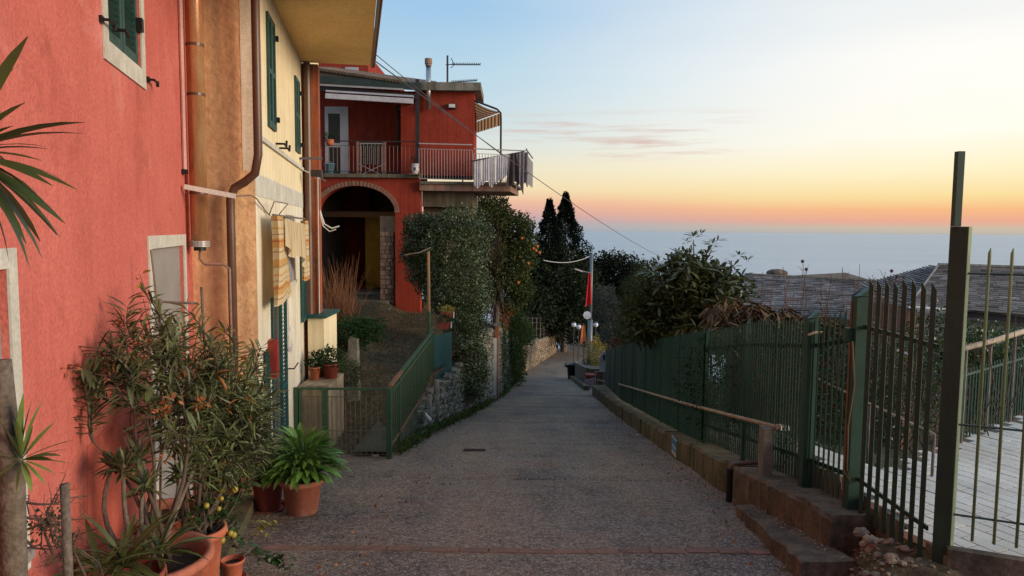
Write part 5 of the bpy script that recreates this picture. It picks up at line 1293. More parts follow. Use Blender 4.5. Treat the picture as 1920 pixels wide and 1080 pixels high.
def tree(lab, blobs, n, size, m, name='tree', cat='tree', aspect=.55, group=None, shell=.35, trunk=True):
    c = blobs[0][0]; X, Y = c[0], c[1]; e_ = empty(name, (X, Y, HZ(X, Y)), lab, cat, group)
    pts, d = blob_points([(Vector(b_[0]), b_[1]) for b_ in blobs], n, shell, .25)
    scatter('crown', *LEAF8Q, pts, rand_mats(n, size, aspect, d, 1.4, .1), M[m], e_)
    if trunk:
        part('trunk', MB().tube([(X, Y, HZ(X, Y)-.2), (X+.1, Y, (HZ(X, Y)+c[2])/2), (X, Y, c[2])], [.28, .2, .08], 8), M['bark'], e_)
        for b_ in blobs[1:4]: part('limb', MB().tube([(X+.05, Y, (HZ(X, Y)+c[2])/2), Vector(c).lerp(Vector(b_[0]), .5), b_[0]], [.14, .09, .03], 6), M['bark'], e_)
    return e_
tree('black-green evergreen filling the gap below the cypresses', [B(1020, 545, 55, 2.6, 2.5, 3.3), B(1060, 560, 55, 2.2, 2, 3.2), B(1035, 500, 56, 2.4, 2, 1.6), B(1000, 580, 53, 1.5, 2, 1.6), B(1010, 600, 56, 1.6, 2, 1.2), B(1085, 540, 57, 1.6, 2, 3)], 22000, .30, 'leaf_dark')
tree('broad round-headed dark tree behind the lamp post', [B(1140, 520, 62, 2.1, 2, 2.3), B(1165, 515, 62, 1.6, 2, 2.1), B(1110, 520, 62, 1.7, 2, 2.0), B(1150, 560, 61, 2.6, 2, 2.4), B(1195, 525, 60, 1.2, 1.5, 1.5)], 17000, .28, 'leaf_dark')
tree('dark tree thicket at the very end of the lane', [B(1100, 600, 70, 4, 2, 3), B(1060, 585, 74, 3.5, 2, 2.0), B(1000, 600, 70, 3.5, 2, 3), B(1150, 600, 66, 3, 2, 3), B(1066, 608, 77, 3.4, 1.5, 1.7), B(1035, 612, 76, 2.5, 1.5, 1.5)], 20000, .36, 'leaf_dark')
tree('grey-green olive tree to the right of the lamp post', [B(1140, 585, 44, 1.1, 1.1, 1.5), B(1165, 600, 44, 1.0, 1, 1.3), B(1130, 560, 44.5, .7, 1, .8), B(1150, 635, 43, 1.0, 1, .9), B(1180, 640, 42, .9, 1, .8)], 15000, .15, 'leaf_olive', name='olive_tree', cat='olive tree', aspect=.3)
tree('feathery bamboo-like thicket between the olive and the loquat', [B(1210, 540, 27, .75, .8, .75), B(1235, 570, 26, .9, .9, 1.0), B(1190, 560, 28, .6, .7, .6), B(1220, 620, 24, 1.0, .9, .8), B(1185, 620, 27, .5, .6, .6), B(1260, 600, 22, .7, .7, .9), B(1215, 505, 28, .35, .4, .35)], 13000, .20, 'leaf_bamboo', name='bamboo_thicket', cat='bamboo', aspect=.18)
# end of the lane: small dark fence
ef = empty('lane_end_fence', at(1060, 638, 66), 'dark low fence closing the far end of the lane under the trees', 'fence')
for px in (1040, 1049, 1058, 1067, 1076, 1085):
    a = at(px, 640, 66); part('post', MB().tube([a-Vector((0, 0, .3)), (a.x, a.y, at(px, 615, 66).z)], .04, 5), M['dark_metal'], ef)
part('rail', MB().tube([at(1036, 617, 66), at(1090, 617, 66)], .03, 5), M['dark_metal'], ef); part('rail', MB().tube([at(1036, 637, 66), at(1090, 637, 66)], .03, 5), M['dark_metal'], ef)
# ------------------------------------------------------------------ lamp post, flags, planter at the bend
Yp = 38.0
pl = on_ground(1104, 706)
lamp = empty('lamp_post', (at(1105, 700, Yp).x, Yp, LZ(Yp)), 'tall grey lamp post with a short arm beside the red banner', 'lamp post')
bx = at(1105, 700, Yp).x; xt = at(1106, 476, Yp).x
part('post', MB().tube([(bx, Yp, LZ(Yp)-.1), (bx, Yp, at(1105, 600, Yp).z)], .13, 12), M['post_grey'], lamp, smooth=True)
part('post', MB().tube([(bx, Yp, at(1105, 600, Yp).z), (bx+.01, Yp, at(1106, 476, Yp).z)], .085, 12), M['post_grey'], lamp, smooth=True)
part('arm', MB().tube([(bx, Yp-.05, at(1104, 512, Yp).z), at(1090, 508, Yp-.3)], .03, 6), M['post_grey'], lamp)
part('lamp_head', MB().beam(at(1092, 509, Yp-.3), at(1078, 504, Yp-.4), .13, .07), M['pale_metal'], lamp)
part('insulator', MB().tube([at(1098, 483, Yp), at(1108, 480, Yp)], .03, 6), M['white_plastic'], lamp)
part('round_sign', MB().tube([at(1101, 591, Yp-.16), at(1101, 591, Yp-.2)], .22, 8), M['globe'], lamp)
solo('overhead_wire', MB().tube(sag(at(1019, 488, 30), at(1103, 482, Yp), .18), .014, 4), M['white_plastic'], 'short pale wire slung from the trees to the top of the lamp post', 'wire', 'wires over the lane')
fb_ = MB(); fa = at(1104, 527, Yp-.15)
fl_ = hang(at(1101, 512, Yp-.14), at(1109, 512, Yp-.14), 1.68, 1.3, .06, 3, .05)
for i, v in enumerate(fl_.v):
    t = (i//19)/8; cx_ = at(1105, 540, Yp).x; v.x = cx_ + (v.x-cx_)*(.55+1.0*(1-t))
solo('red_banner', fl_, M['red_flag'], 'long red banner hanging limp down the lamp post', 'flag', smooth=True)
# globe lamps
def globe_lamp(px, py, Y, lab, foot=True, h=None):
    c = at(px, py, Y); e_ = empty('globe_lamp', (c.x, Y, LZ(Y)), lab, 'garden lamp', 'globe lamps at the bend')
    part('globe', MB().ball(c, .14, 12, 8), M['globe'], e_, smooth=True); part('collar', MB().tube([c+Vector((0, 0, .12)), c+Vector((0, 0, .18))], .10, 8), M['dark_metal'], e_)
    part('post', MB().tube([(c.x, Y, LZ(Y)+.1), c-Vector((0, 0, .13))], .028, 6), M['dark_metal'], e_)
globe_lamp(1076, 609, 40.5, 'leftmost of the three white globe lamps by the lamp post')
globe_lamp(1085, 613, 39.8, 'middle globe lamp, between the left one and the yellow flag')
globe_lamp(1117, 609, 39, 'rightmost of the three white globe lamps, right of the lamp post')
sf = empty('small_flag', at(1095, 690, 36.5), 'small orange and yellow flag furled on a black stick', 'flag')
part('stick', MB().tube([at(1095, 697, 36.5), at(1094, 605, 36.5)], .02, 6), M['dark_metal'], sf)
part('cloth', hang(at(1091, 610, 36.4), at(1097, 610, 36.4), .90, 1, .05, 4, .1, gore=1.2), M['orange_flag'], sf, smooth=True)
# planter box, bin, pot, boards
pb = empty('planter_box', at(1090, 730, 33), 'long dark masonry planter at the corner of the lane under the lamp post', 'planter')
q = [on_ground(1077, 700), on_ground(1103, 745)]
a = Vector((at(1078, 700, 38.6).x, 38.6, 0)); b = Vector((at(1103, 700, 30.4).x, 30.4, 0))
a.x = 3.36; b.x = 3.20
part('box', MB().prism([(a.x, a.y, LZ(38.6)-.2), (b.x, b.y, LZ(30.4)-.2), (b.x, b.y, LZ(30.4)+.75), (a.x, a.y, LZ(38.6)+.85)], (1.3, .1, 0)), M['dark_concrete'], pb)
part('rim', MB().beam((a.x+.04, a.y, LZ(38.6)+.88), (b.x+.04, b.y, LZ(30.4)+.78), .12, .05), M['concrete'], pb)
part('kerb', MB().beam((a.x-.14, a.y, LZ(38.6)+.05), (b.x-.30, b.y-3, LZ(27.4)+.05), .2, .26), M['mossy'], pb)
bn = empty('litter_bin', (at(1071, 690, 38).x, 38, LZ(38)), 'black litter bin standing at the lane edge by the planter', 'bin')
bx_ = at(1071, 690, 38).x
part('body', MB().lathe([(.16, 0), (.22, .62), (.24, .62), (.24, .66)], (bx_, 38, LZ(38)), 12), M['black_iron'], bn)
part('lid', MB().span((bx_-.34, 37.7, LZ(38)+.68), (bx_+.28, 38.3, LZ(38)+.80)), M['black_iron'], bn)
part('rail', MB().tube([(bx_-.3, 37.7, LZ(38)+.82), (bx_+.5, 38.2, LZ(38)+.9)], .02, 5), M['pale_metal'], bn)
Yr = 30.2; xr = at(1107, 700, Yr).x
e_ = empty('red_planter', (xr, Yr, at(1107, 706, Yr).z), 'round terracotta planter at the near end of the masonry planter', 'plant pot')
zz_ = at(1107, 712, Yr).z
part('pot', MB().lathe([(.14, -.1), (.20, .18), (.25, .2), (.25, .28), (.2, .28)], (xr, Yr-.15, zz_), 14), M['terracotta_red'], e_, smooth=True)
part('stand', MB().span((xr-.16, Yr-.3, LZ(Yr)), (xr+.16, Yr+.05, zz_-.1)), M['dark_concrete'], e_)
solo('pink_board', MB().prism([at(1096, 712, 29.2), at(1116, 708, 28.8), at(1115, 741, 28.8), at(1097, 727, 29.2)], (.02, .04, 0)), M['sign_pink'], 'pale pink board leaning below the round terracotta planter', 'board')
bd = at(1133, 685, 30)
ws_ = empty('white_sign', bd, 'small pale round-topped sign with an arrow at the end of the green fence', 'sign')
part('board', MB().prism([at(1124, 697, 30), at(1142, 697, 30), at(1142, 672, 30), at(1138, 663, 30), at(1133, 659, 30), at(1128, 663, 30), at(1124, 672, 30)], (0, .05, 0)), M['sign_white'], ws_)
part('arrow', MB().prism([at(1131, 676, 29.97), at(1135, 676, 29.97), at(1135, 670, 29.97), at(1137, 670, 29.97), at(1133, 664, 29.97), at(1129, 670, 29.97), at(1131, 670, 29.97)], (0, .02, 0)), M['cloth_dark'], ws_)
part('post', MB().span((bd.x-.05, 30.06, LZ(30)-.2), (bd.x+.05, 30.14, bd.z)), M['grey_wood'], ws_)
for i, (a_, b_) in enumerate((((1115, 697), (1139, 697)), ((1120, 712), (1141, 717)))):
    pa_, pb_ = at(*a_, 27), at(*b_, 26)
    e_ = empty('short_handrail', (pa_.x, 27, LZ(27)), ['upper short pale handrail beside the pale sign', 'lower short pale handrail at the end of the green fence'][i], 'handrail', 'short handrails by the sign')
    part('rail', MB().tube([pa_, pb_], .02, 6), M['pale_rail'], e_); part('post', MB().tube([pb_, (pb_.x, pb_.y, LZ(26))], .02, 6), M['grey_wood'], e_); part('post', MB().tube([pa_, (pa_.x, pa_.y, LZ(27))], .02, 6), M['grey_wood'], e_)
bush('dry_flower_clump', 'pale dry plume of stalks behind the white sign', 'plant', [B(1160, 645, 26, .25, .25, .22)], 500, .14, 'leaf_olive_dry', .2, rest=LZ(26)+.5)
bush('yellow_bush', 'yellowing bush just right of the lamp post foot', 'shrub', [B(1117, 660, 36, .5, .5, .8), B(1130, 690, 34, .5, .5, .5)], 3000, .12, 'leaf_yellow', .4, rest=LZ(36))
# shadowy fillers of greenery at the far side of the planter
bush('planter_hedge', 'dark clipped greenery in the masonry planter', 'hedge', [B(1120, 690, 35, .5, 2.2, .35)], 3500, .10, 'leaf_hedge', rest=LZ(35)+.7)
# manhole cover, litter, drain
c = on_ground(890, 845)
mh = empty('manhole_cover', (c.x, c.y, c.z), 'small rusty rectangular iron cover set in the lane', 'manhole cover')
Rm = Matrix.Rotation(-.163, 3, 'X')
part('plate', MB().box((c.x, c.y, c.z+.004), (.36, .26, .012), Rm), M['manhole'], mh)
for i in range(5): part('rib', MB().box(Vector((c.x, c.y, c.z+.012)) + Rm @ Vector((0, -.1+.05*i, 0)), (.32, .012, .008), Rm), M['manhole'], mh)
c = on_ground(703, 858)
solo('paper_scrap', MB().ball((c.x, c.y+.02, c.z+.012), .07, 9, 5, (1, .7, .2), .2), M['warm_stone'], 'flat pale scrap lying in front of the green gate', 'litter')
c = on_ground(1195, 817)
solo('litter_piece', MB().ball((c.x, c.y, c.z+.01), .025, 7, 5, (1.4, .8, .4), .2), M['poster_white'], 'tiny white scrap near the foot of the right-hand wall', 'litter')
# ------------------------------------------------------------------ green fence on the right
FX = lambda Y: float(np.interp(Y, [4.3, 5.34, 6.15, 10, 18, 25], [2.60, 2.58, 2.56, 2.62, 2.80, 3.30]))
def base_h(Y): return float(np.interp(Y, [4, 6.2, 7.5, 11, 18, 25], [.34, .40, .36, .30, .30, .34]))
# low wall under the fence: near block and long block
kw = empty('fence_wall', (2.5, 9, LZ(9)), 'long low mossy concrete wall under the green fence', 'wall')
def lowwall(y0, y1, xf, root, m, n, dep=.36, top=0):
    mb = MB(); q = []
    for i in range(n+1):
        Y = y0+(y1-y0)*i/n; x = xf(Y); z = LZ(Y)+base_h(Y)+top; j = random.uniform(-.028, .028)
        q.append([(x+j, Y, LZ(Y)-.2), (x+j, Y, z-.03), (x+.03, Y, z+j*.5), (x+dep, Y, z+j*.5), (x+dep, Y, LZ(Y)-.6)])
    vs = [p for r in q for p in r]; fs = [(i*5+k, i*5+k+1, (i+1)*5+k+1, (i+1)*5+k) for i in range(n) for k in range(4)]
    fs += [(0, 1, 2, 3, 4), tuple(n*5+k for k in (4, 3, 2, 1, 0))]
    mb.add(vs, fs); return part('wall_block', mb, m, root)
cuts = [7.52, 9.3, 11.2, 13.4, 15.9, 18.6, 21.6, 25]
for a, b in zip(cuts[:-1], cuts[1:]): lowwall(a+.01, b-.01, XR, kw, M['mossy'], 10, .5)
kn = empty('near_fence_wall', (2.5, 6, LZ(6)), 'broad crumbling concrete wall block nearest the camera under the green fence', 'wall')
lowwall(5.12, 7.30, lambda Y: 2.31+.0*(Y-4), kn, M['dark_concrete'], 22, .46, .02)
stp = MB(); q = []
for i in range(15):
    Y = 4.78+(6.75-4.78)*i/14; x = float(np.interp(Y, [3.2, 5.1, 6.75], [1.84, 2.02, 2.17])); z = LZ(Y)+float(np.interp(Y, [3.2, 5, 6.75], [.19, .15, .12]))+random.uniform(-.012, .006); j = random.uniform(-.02, .02)
    q += [(x+j, Y, LZ(Y)-.15), (x+j, Y, z-.015), (x+.02+j, Y, z), (2.36, Y, z+.01), (2.36, Y, LZ(Y)-.15)]
stp.add(q, [(i*5+k, i*5+k+1, (i+1)*5+k+1, (i+1)*5+k) for i in range(14) for k in range(4)] + [tuple(14*5+k for k in (4,3,2,1,0)), (0,1,2,3,4)])
solo('concrete_step', stp, M['dark_concrete'], 'long low concrete step at the lane edge in the lower right', 'step')
gr = []
for i in range(90):
    Y = random.uniform(4.8, 6.6); X = random.uniform(2.2, 2.33); z = LZ(Y)+float(np.interp(Y, [3.2, 5, 6.75], [.20, .16, .13]))+.006
    r = random.uniform(.005, .011); gr.append((X, Y, z, r))
pb_ = MB()
for X, Y, z, r in gr: pb_.ball((X, Y, z), r, 5, 4, (1, 1, .7), .2)
tag(part('grit', pb_, M['warm_stone'], kind='stuff'))
# drainpipe and elbow in the gap of the wall
dp = empty('wall_drainpipe', (2.36, 7.42, LZ(7.4)), 'short brown pipe elbow dropping to the lane in the gap of the wall', 'pipe')
zt = LZ(7.4)+.40
part('pipe', MB().tube([(2.30, 7.42, LZ(7.4)), (2.30, 7.42, zt-.05)], .035, 8), M['black_iron'], dp)
part('elbow', MB().tube([(2.30, 7.42, zt-.22), (2.31, 7.42, zt-.02), (2.34, 7.42, zt), (2.64, 7.45, zt+.01), (2.68, 7.45, zt-.02)], .024, 8), M['brown_pipe'], dp, smooth=True)
# blue and white notice on the wall face
na, nb = at(1254, 830, 0+on_ground(1254, 858).y), None
Yn_ = 10.35; xn = XR(Yn_)-.014
po = empty('blue_notice', (xn, Yn_, LZ(Yn_)), 'small blue and white notice stuck on the face of the low wall', 'notice')
def pz(f): return LZ(Yn_)+.05+.26*f
part('sheet', MB().span((xn-.006, Yn_-.14, pz(0)), (xn, Yn_+.14, pz(1))), M['poster_white'], po)
part('blue_print', MB().span((xn-.0085, Yn_-.14, pz(.55)), (xn-.0063, Yn_+.14, pz(.92))), M['poster_blue'], po)
part('blue_print', MB().span((xn-.0085, Yn_-.14, pz(.25)), (xn-.0063, Yn_+.14, pz(.42))), M['poster_blue'], po)
# handrail on the lane side with its concrete post
hr = empty('lane_handrail', (2.45, 7, LZ(7)), 'long pale metal handrail running in front of the green fence', 'handrail')
h0, h1 = at(1456, 801, 6.72), at(1160, 720, 18.0)
mid_ = h0.lerp(h1, .5)
part('rail', MB().tube([h0, h0.lerp(h1, .33)+Vector((0, 0, -.02)), h0.lerp(h1, .66)+Vector((0, 0, -.01)), h1], .022, 8), M['pale_rail'], hr, smooth=True)
for t in (.13, .27, .45, .65, .85):
    c = h0.lerp(h1, t); part('bracket', MB().tube([c, c+Vector((.03, 0, -.06)), Vector((FX(c.y)-.02, c.y, c.z-.05))], .010, 5), M['dark_metal'], hr)
cp = at(1436, 850, 6.78); part('concrete_post', MB().span((cp.x-.045, 6.72, LZ(6.7)+.36), (cp.x+.045, 6.86, at(1436, 803, 6.75).z)), M['concrete'], hr)
for k in range(3): part('end_hook', MB().tube([h0+Vector((.02+k*.035, 0, .0)), h0+Vector((.03+k*.035, -.01, .03)), h0+Vector((.045+k*.035, 0, -.03))], .009, 6), M['white_plastic'], hr)
part('end_clamp', MB().tube([h0+Vector((-.01, 0, 0)), h0+Vector((.03, 0, 0))], .03, 8), M['pale_rail'], hr)
# posts, pickets, screens
fe = empty('green_fence', (2.6, 9, LZ(9)+.4), 'tall dark green metal picket fence down the right of the lane', 'fence')
def fence_top(Y): return float(np.interp(Y, [5.4, 6.15, 7.4, 9.5, 13, 18, 24.5], [at(1612, 575, 5.4).z, at(1522, 598, 6.15).z, at(1440, 603, 7.2).z, at(1342, 620, 9.5).z, at(1240, 637, 13).z, at(1180, 648, 18).z, at(1145, 656, 24.5).z]))
def fence_bot(Y): return LZ(Y)+base_h(Y)+.02
def spost(Y, w, top, m, name='post', d=None, root=fe):
    x = FX(Y); zb__ = fence_bot(Y)-.05
    b = MB(); b.span((x-w/2, Y-w/2, zb__), (x+w/2, Y+w/2, top-.05))
    b.add([(x-w/2,Y-w/2,top-.05),(x+w/2,Y-w/2,top-.05),(x+w/2,Y+w/2,top-.05),(x-w/2,Y+w/2,top-.05),(x-w/2,Y-w/2,top-.06+.0),(x+w/2,Y-w/2,top+.01),(x+w/2,Y+w/2,top+.01),(x-w/2,Y+w/2,top-.06)], [(0,1,5,4),(1,2,6,5),(2,3,7,6),(4,5,6,7)])
    return part(name, b, m, root)
P2Y, P3Y = 5.34, 6.15
for Y in (P3Y, 7.9, 9.6, 11.1, 12.7, 14.3, 16.0, 17.9, 20, 22.3, 24.6):
    spost(Y, .085 if Y == P3Y else .045, fence_top(Y)+(.06 if Y == P3Y else .03 if Y < 9.7 else .0), M['fence_green'])
Y = P2Y+.13; pk = 0
pim = mesh_of('picket', MB().prism([(-.016, -.003, 0), (.016, -.003, 0), (.016, -.003, .97), (-.016, -.003, 1.0)], (0, .006, 0)), M['fence_green'])
dirx = Matrix.Rotation(R(-55), 4, 'Z')
while Y < 11.2:
    if all(abs(Y-q_) > .06 for q_ in (P3Y, 7.9, 9.6, 11.1)):
        zb__, zt__ = fence_bot(Y)+.03, fence_top(Y)+random.uniform(-.012, .012); h = zt__-zb__
        inst('picket', pim, fe, Matrix.Translation((FX(Y)+.0, Y, zb__)) @ Matrix.Rotation(R(90)+random.uniform(-.15, .15), 4, 'Z') @ Matrix.Diagonal((1, 1, h, 1)))
        pk += 1
    Y += .088 if Y < 6.1 else .072
for hh in (.16, .84):
    pts = [Vector((FX(Y_)+.02, Y_, fence_bot(Y_)+(fence_top(Y_)-fence_bot(Y_))*hh)) for Y_ in (P2Y+.05, P3Y, 7.9, 9.6, 11.1)]
    for a, b in zip(pts[:-1], pts[1:]): part('rail', MB().beam(a, b, .012, .035), M['fence_green'], fe)
for (a, b) in ((9.6, 11.1), (11.1, 12.7), (12.7, 14.3), (14.3, 16.0), (16.0, 17.9), (17.9, 20), (20, 22.3), (22.3, 24.6)):
    g = MB().grid(lambda u, v: ((FX(a+(b-a)*u)-.040+.012*math.sin(math.pi*u)*math.sin(u*9+a)*math.sin(v*3)), a+.002+(b-a-.004)*u, fence_bot(a+(b-a)*u)+.01+(fence_top(a+(b-a)*u)-fence_bot(a+(b-a)*u)-.01+.015*math.sin(math.pi*u*3)**2)*v), 14, 6)
    g.add([v+Vector((.006, 0, 0)) for v in g.v], [tuple(reversed(f)) for f in g.f])
    part('screen_panel', g, M['screen'], fe, smooth=True)
    part('tie_strip', MB().beam((FX(a)-.046, a, fence_bot(a)+.02), (FX(a)-.046, a, fence_top(a)+.03), .014, .010, (0, 1, 0)), M['gate_green'], fe)
# the near gate leaf: level pickets between two heavier posts
gl = empty('side_gate', (2.6, 4.9, -.4), 'level green picket gate between the squat post and the tallest post', 'gate')
g2top = at(1622, 542, P2Y).z; x2 = FX(P2Y)
spost(P2Y, .095, g2top, M['fence_green'], 'gate_post', root=gl)
part('rusty_strip', MB().span((x2-.054, P2Y+.02, LZ(P2Y)+.5), (x2-.049, P2Y+.045, g2top-.1)), M['rust_rail'], gl)
part('latch', MB().box((x2-.07, P2Y+.02, at(1610, 628, P2Y).z), (.05, .05, .10)), M['fence_green'], gl)
n = 8; ptop = at(1700, 530, 4.85).z; pbot = fence_bot(5.0)-.06
for i in range(n):
    t = (i+.8)/(n+.5); Y = P2Y-.06+(4.42-P2Y)*t; x = FX(P2Y)+(2.59-FX(P2Y))*t
    inst('picket', pim, gl, Matrix.Translation((x, Y, pbot+.05*t)) @ Matrix.Rotation(R(-48)+random.uniform(-.1, .1), 4, 'Z') @ Matrix.Diagonal((.95, 1, ptop-pbot+random.uniform(-.01, .01), 1)))
for zz in (pbot+.26, ptop-.36): part('rail', MB().beam((2.60, P2Y-.05, zz), (2.61, 4.40, zz+.0), .012, .03), M['fence_green'], gl)
# tall gate post with two thinner bars on top, and the barred leaf to the right
tp = empty('tall_gate_post', (2.58, 4.35, mz(2.58, 4.3)), 'tallest green gate post with two thin stubs on its head', 'gate post')
x1 = at(1802, 700, 4.35).x; zT = at(1802, 425, 4.35).z
xc = at(1786, 700, 4.35).x
zb__ = mz(2.6, 4.3)-.1
Rp = Matrix.Rotation(R(-42), 3, 'Z')
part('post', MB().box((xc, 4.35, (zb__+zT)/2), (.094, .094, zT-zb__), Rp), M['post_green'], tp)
part('lit_edge', MB().box(Vector((xc, 4.35, (zb__+zT)/2))+Rp @ Vector((.0485, 0, 0)), (.003, .092, zT-zb__-.002), Rp), M['post_pale'], tp)  # sunlit side of the post, its light painted in as a paler green
xs_ = at(1797, 380, 4.33).x
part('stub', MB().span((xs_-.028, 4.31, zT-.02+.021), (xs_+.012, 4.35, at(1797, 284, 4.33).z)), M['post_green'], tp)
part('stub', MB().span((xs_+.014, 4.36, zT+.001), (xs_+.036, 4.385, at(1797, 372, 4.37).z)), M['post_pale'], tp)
bg = empty('barred_gate', (2.9, 4.2, TERZ), 'open barred gate of slim green rods at the right edge of the picture', 'gate')
O = Vector((2.67, 4.33, 0))
def bp_(t, z): return O + Ae*t + Vector((0, 0, z))
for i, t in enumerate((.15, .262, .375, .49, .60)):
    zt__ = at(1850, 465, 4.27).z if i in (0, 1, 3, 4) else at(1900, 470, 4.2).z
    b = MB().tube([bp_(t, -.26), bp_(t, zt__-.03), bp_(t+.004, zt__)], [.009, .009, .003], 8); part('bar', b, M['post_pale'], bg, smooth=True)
for z_, r in ((at(1825, 513, 4.3).z, .007), (at(1825, 797, 4.3).z, .007), (at(1825, 966, 4.3).z, .007)):
    part('cross_rod', MB().tube([bp_(0, z_), bp_(1.2, z_)], r, 6), M['post_green'], bg)
part('frame_post', MB().span(bp_(1.2, -.3)-Vector((.03, .03, 0)), bp_(1.2, 1.5)+Vector((.03, .03, 0))), M['post_green'], bg)
b = MB(); q = [Vector((2.66, 4.245, TERZ-.4)), Vector((2.66, 4.245, TERZ+.035)), ]
part('sill', MB().beam((2.66, 4.27, TERZ-.09), (4.6, 3.42, TERZ-.09), .07, .28), M['dark_concrete'], bg)
# wooden handrail and pickets along the far side of the terrace
tf = empty('terrace_railing', (4.2, 6.65, TERZ), 'dark picket railing with a pale wooden handrail beyond the white paving', 'railing')
ea, eb = Vector((4.02, 6.50, TERZ)), Vector((5.6, 7.75, TERZ)); hz = at(1811, 652, 6.6).z-TERZ
part('handrail', MB().tube([ea+Vector((0, 0, hz-.01)), ea.lerp(eb, .5)+Vector((0, 0, hz)), eb+Vector((0, 0, hz+.03))], .028, 8), M['pale_rail'], tf, smooth=True)
pm2 = mesh_of('picket', MB().box((0, 0, .5), (.012, .012, 1)), M['fence_green'])
L_ = (eb-ea).length; k = 0
while k*.075 < L_:
    c = ea.lerp(eb, k*.075/L_); inst('picket', pm2, tf, Matrix.Translation(c+Vector((0, 0, .03))) @ Matrix.Diagonal((1, 1, .66, 1))); k += 1
for t in (.12, .42, .75, 1): c = ea.lerp(eb, t); part('post', MB().tube([c, c+Vector((0, 0, hz))], .016, 6), M['grey_wood'], tf)
part('rail', MB().beam(ea+Vector((0, 0, .64)), eb+Vector((0, 0, .64)), .015, .02), M['fence_green'], tf)
# pale handrail going down behind the pickets
gh = empty('garden_handrail', (2.9, 6, TERZ), 'thin pale handrail sloping down behind the side gate', 'handrail')
part('rail', MB().tube([at(1500, 694, 8.0), at(1631, 757, 6.6), at(1752, 814, 5.7)], .011, 6), M['pale_rail'], gh)
for p_ in (at(1752, 814, 5.7), at(1631, 757, 6.6), at(1500, 694, 8)): part('post', MB().tube([p_, (p_.x, p_.y, p_.z-.6)], .012, 6), M['grey_wood'], gh)
# a drooping cane between post and fence
solo('bent_cane', MB().tube([at(1598, 640, 5.2), at(1602, 720, 5.2), at(1590, 800, 5.18), at(1588, 880, 5.16), at(1596, 905, 5.15), at(1580, 880, 5.15)], [.006, .006, .006, .005, .004, .003], 6), M['reed'], 'pale crooked cane tied up beside the squat gate post', 'cane', smooth=True)
for i, (a, b, Y, lab) in enumerate((((1515, 628), (1542, 622), 6.05, 'pale broken twig lying across the head of the thick fence post'), ((1418, 895), (1428, 893), 6.9, 'pale chip of stone on the near wall block'))):
    solo('twig' if i == 0 else 'stone_chip', MB().tube([at(*a, Y), at((a[0]+b[0])/2, (a[1]+b[1])/2-2, Y), at(*b, Y)], [.01, .012, .005], 6), M['pale_rail'], lab, 'twig' if i == 0 else 'stone')
# ------------------------------------------------------------------ loquat tree, reeds, garden plants
Yq = 13.5
lq = empty('loquat_tree', (at(1300, 640, Yq).x, Yq, LZ(Yq)-.6), 'loquat tree with long dark leaves leaning over the green fence', 'loquat tree')
lpos = []
def rosette(c, n, L, out, lift=.3):
    o = []
    for i in range(n):
        a = 2*math.pi*i/n*1.62; el = random.uniform(-.55, .75)+lift
        d = Vector((math.cos(a)*math.cos(el), math.sin(a)*math.cos(el), math.sin(el)))
        o.append((c + d*.03, d, L*random.uniform(.75, 1.15)))
    return o
tipsL = [(1300, 445, .15, 13), (1288, 455, .13, 8), (1313, 440, .13, 9), (1335, 460, .18, 12), (1345, 452, .17, 9), (1325, 478, .2, 12), (1385, 480, .14, 9), (1400, 490, .14, 7), (1375, 500, .17, 9), (1390, 520, .2, 10), (1270, 475, .18, 10), (1262, 490, .2, 10), (1290, 490, .22, 12), (1235, 492, .14, 9), (1225, 500, .15, 8), (1245, 505, .17, 10), (1310, 500, .22, 12), (1350, 500, .22, 12), (1275, 515, .22, 12)]
for px, py, L, n in tipsL: lpos += rosette(at(px, py, Yq+random.uniform(-.5, .5)), n, L, None)
for i in range(100):
    t = random.random(); px = random.gauss(1300, 48); py = random.uniform(495, 650)
    if px > 1380 or px < 1195: continue
    lpos += rosette(at(px, py, Yq-.2+random.uniform(-.9, .9)), 11, random.uniform(.17, .27), None, random.uniform(-.5, .2))
def leaf_mesh(name, m, w=.28, fold=.10, curl=.22, n=4):
    vs = []; 
    for i in range(n+1):
        t = i/n; ww = w*math.sin(math.pi*min(1, (t*.93+.04)))**.75 if 0 < i < n else w*.08; z = -curl*t*t + .08*t
        vs += [(-ww/2, t, z+fold*ww), (0, t, z), (ww/2, t, z+fold*ww)]
    return mesh_of(name, MB().add(vs, [f for i in range(n) for f in ((i*3, i*3+1, i*3+4, i*3+3), (i*3+1, i*3+2, i*3+5, i*3+4))]), m, True)
lme = leaf_mesh('leaf', M['leaf_loquat'], .26)
def leaf_M(p, d, L, roll=0): 
    b = basis(d) @ Matrix.Rotation(roll, 3, 'Y'); return Matrix.Translation(p) @ b.to_4x4() @ Matrix.Scale(L, 4)
def mesh_tv(me): return np.array([tuple(v.co) for v in me.vertices]), np.array([tuple(p.vertices) for p in me.polygons])
def place_leaves(lst, me, root, m, cap=300):
    lst = sorted(lst, key=lambda q: (-(q[2]/max(q[0].y, .5))))
    for p, d, L in lst[:cap]: inst('leaf', me, root, leaf_M(p, d, L, random.uniform(-.4, .4)))
    rest = lst[cap:]
    if rest:
        tv, tf = mesh_tv(me); mats = np.array([np.array((basis(d) @ Matrix.Rotation(random.uniform(-.4, .4), 3, 'Y'))*L) for p, d, L in rest])
        scatter('leaves', tv, tf, np.array([tuple(p) for p, d, L in rest]), mats, m, root, smooth=True)
place_leaves(lpos, lme, lq, M['leaf_loquat'])
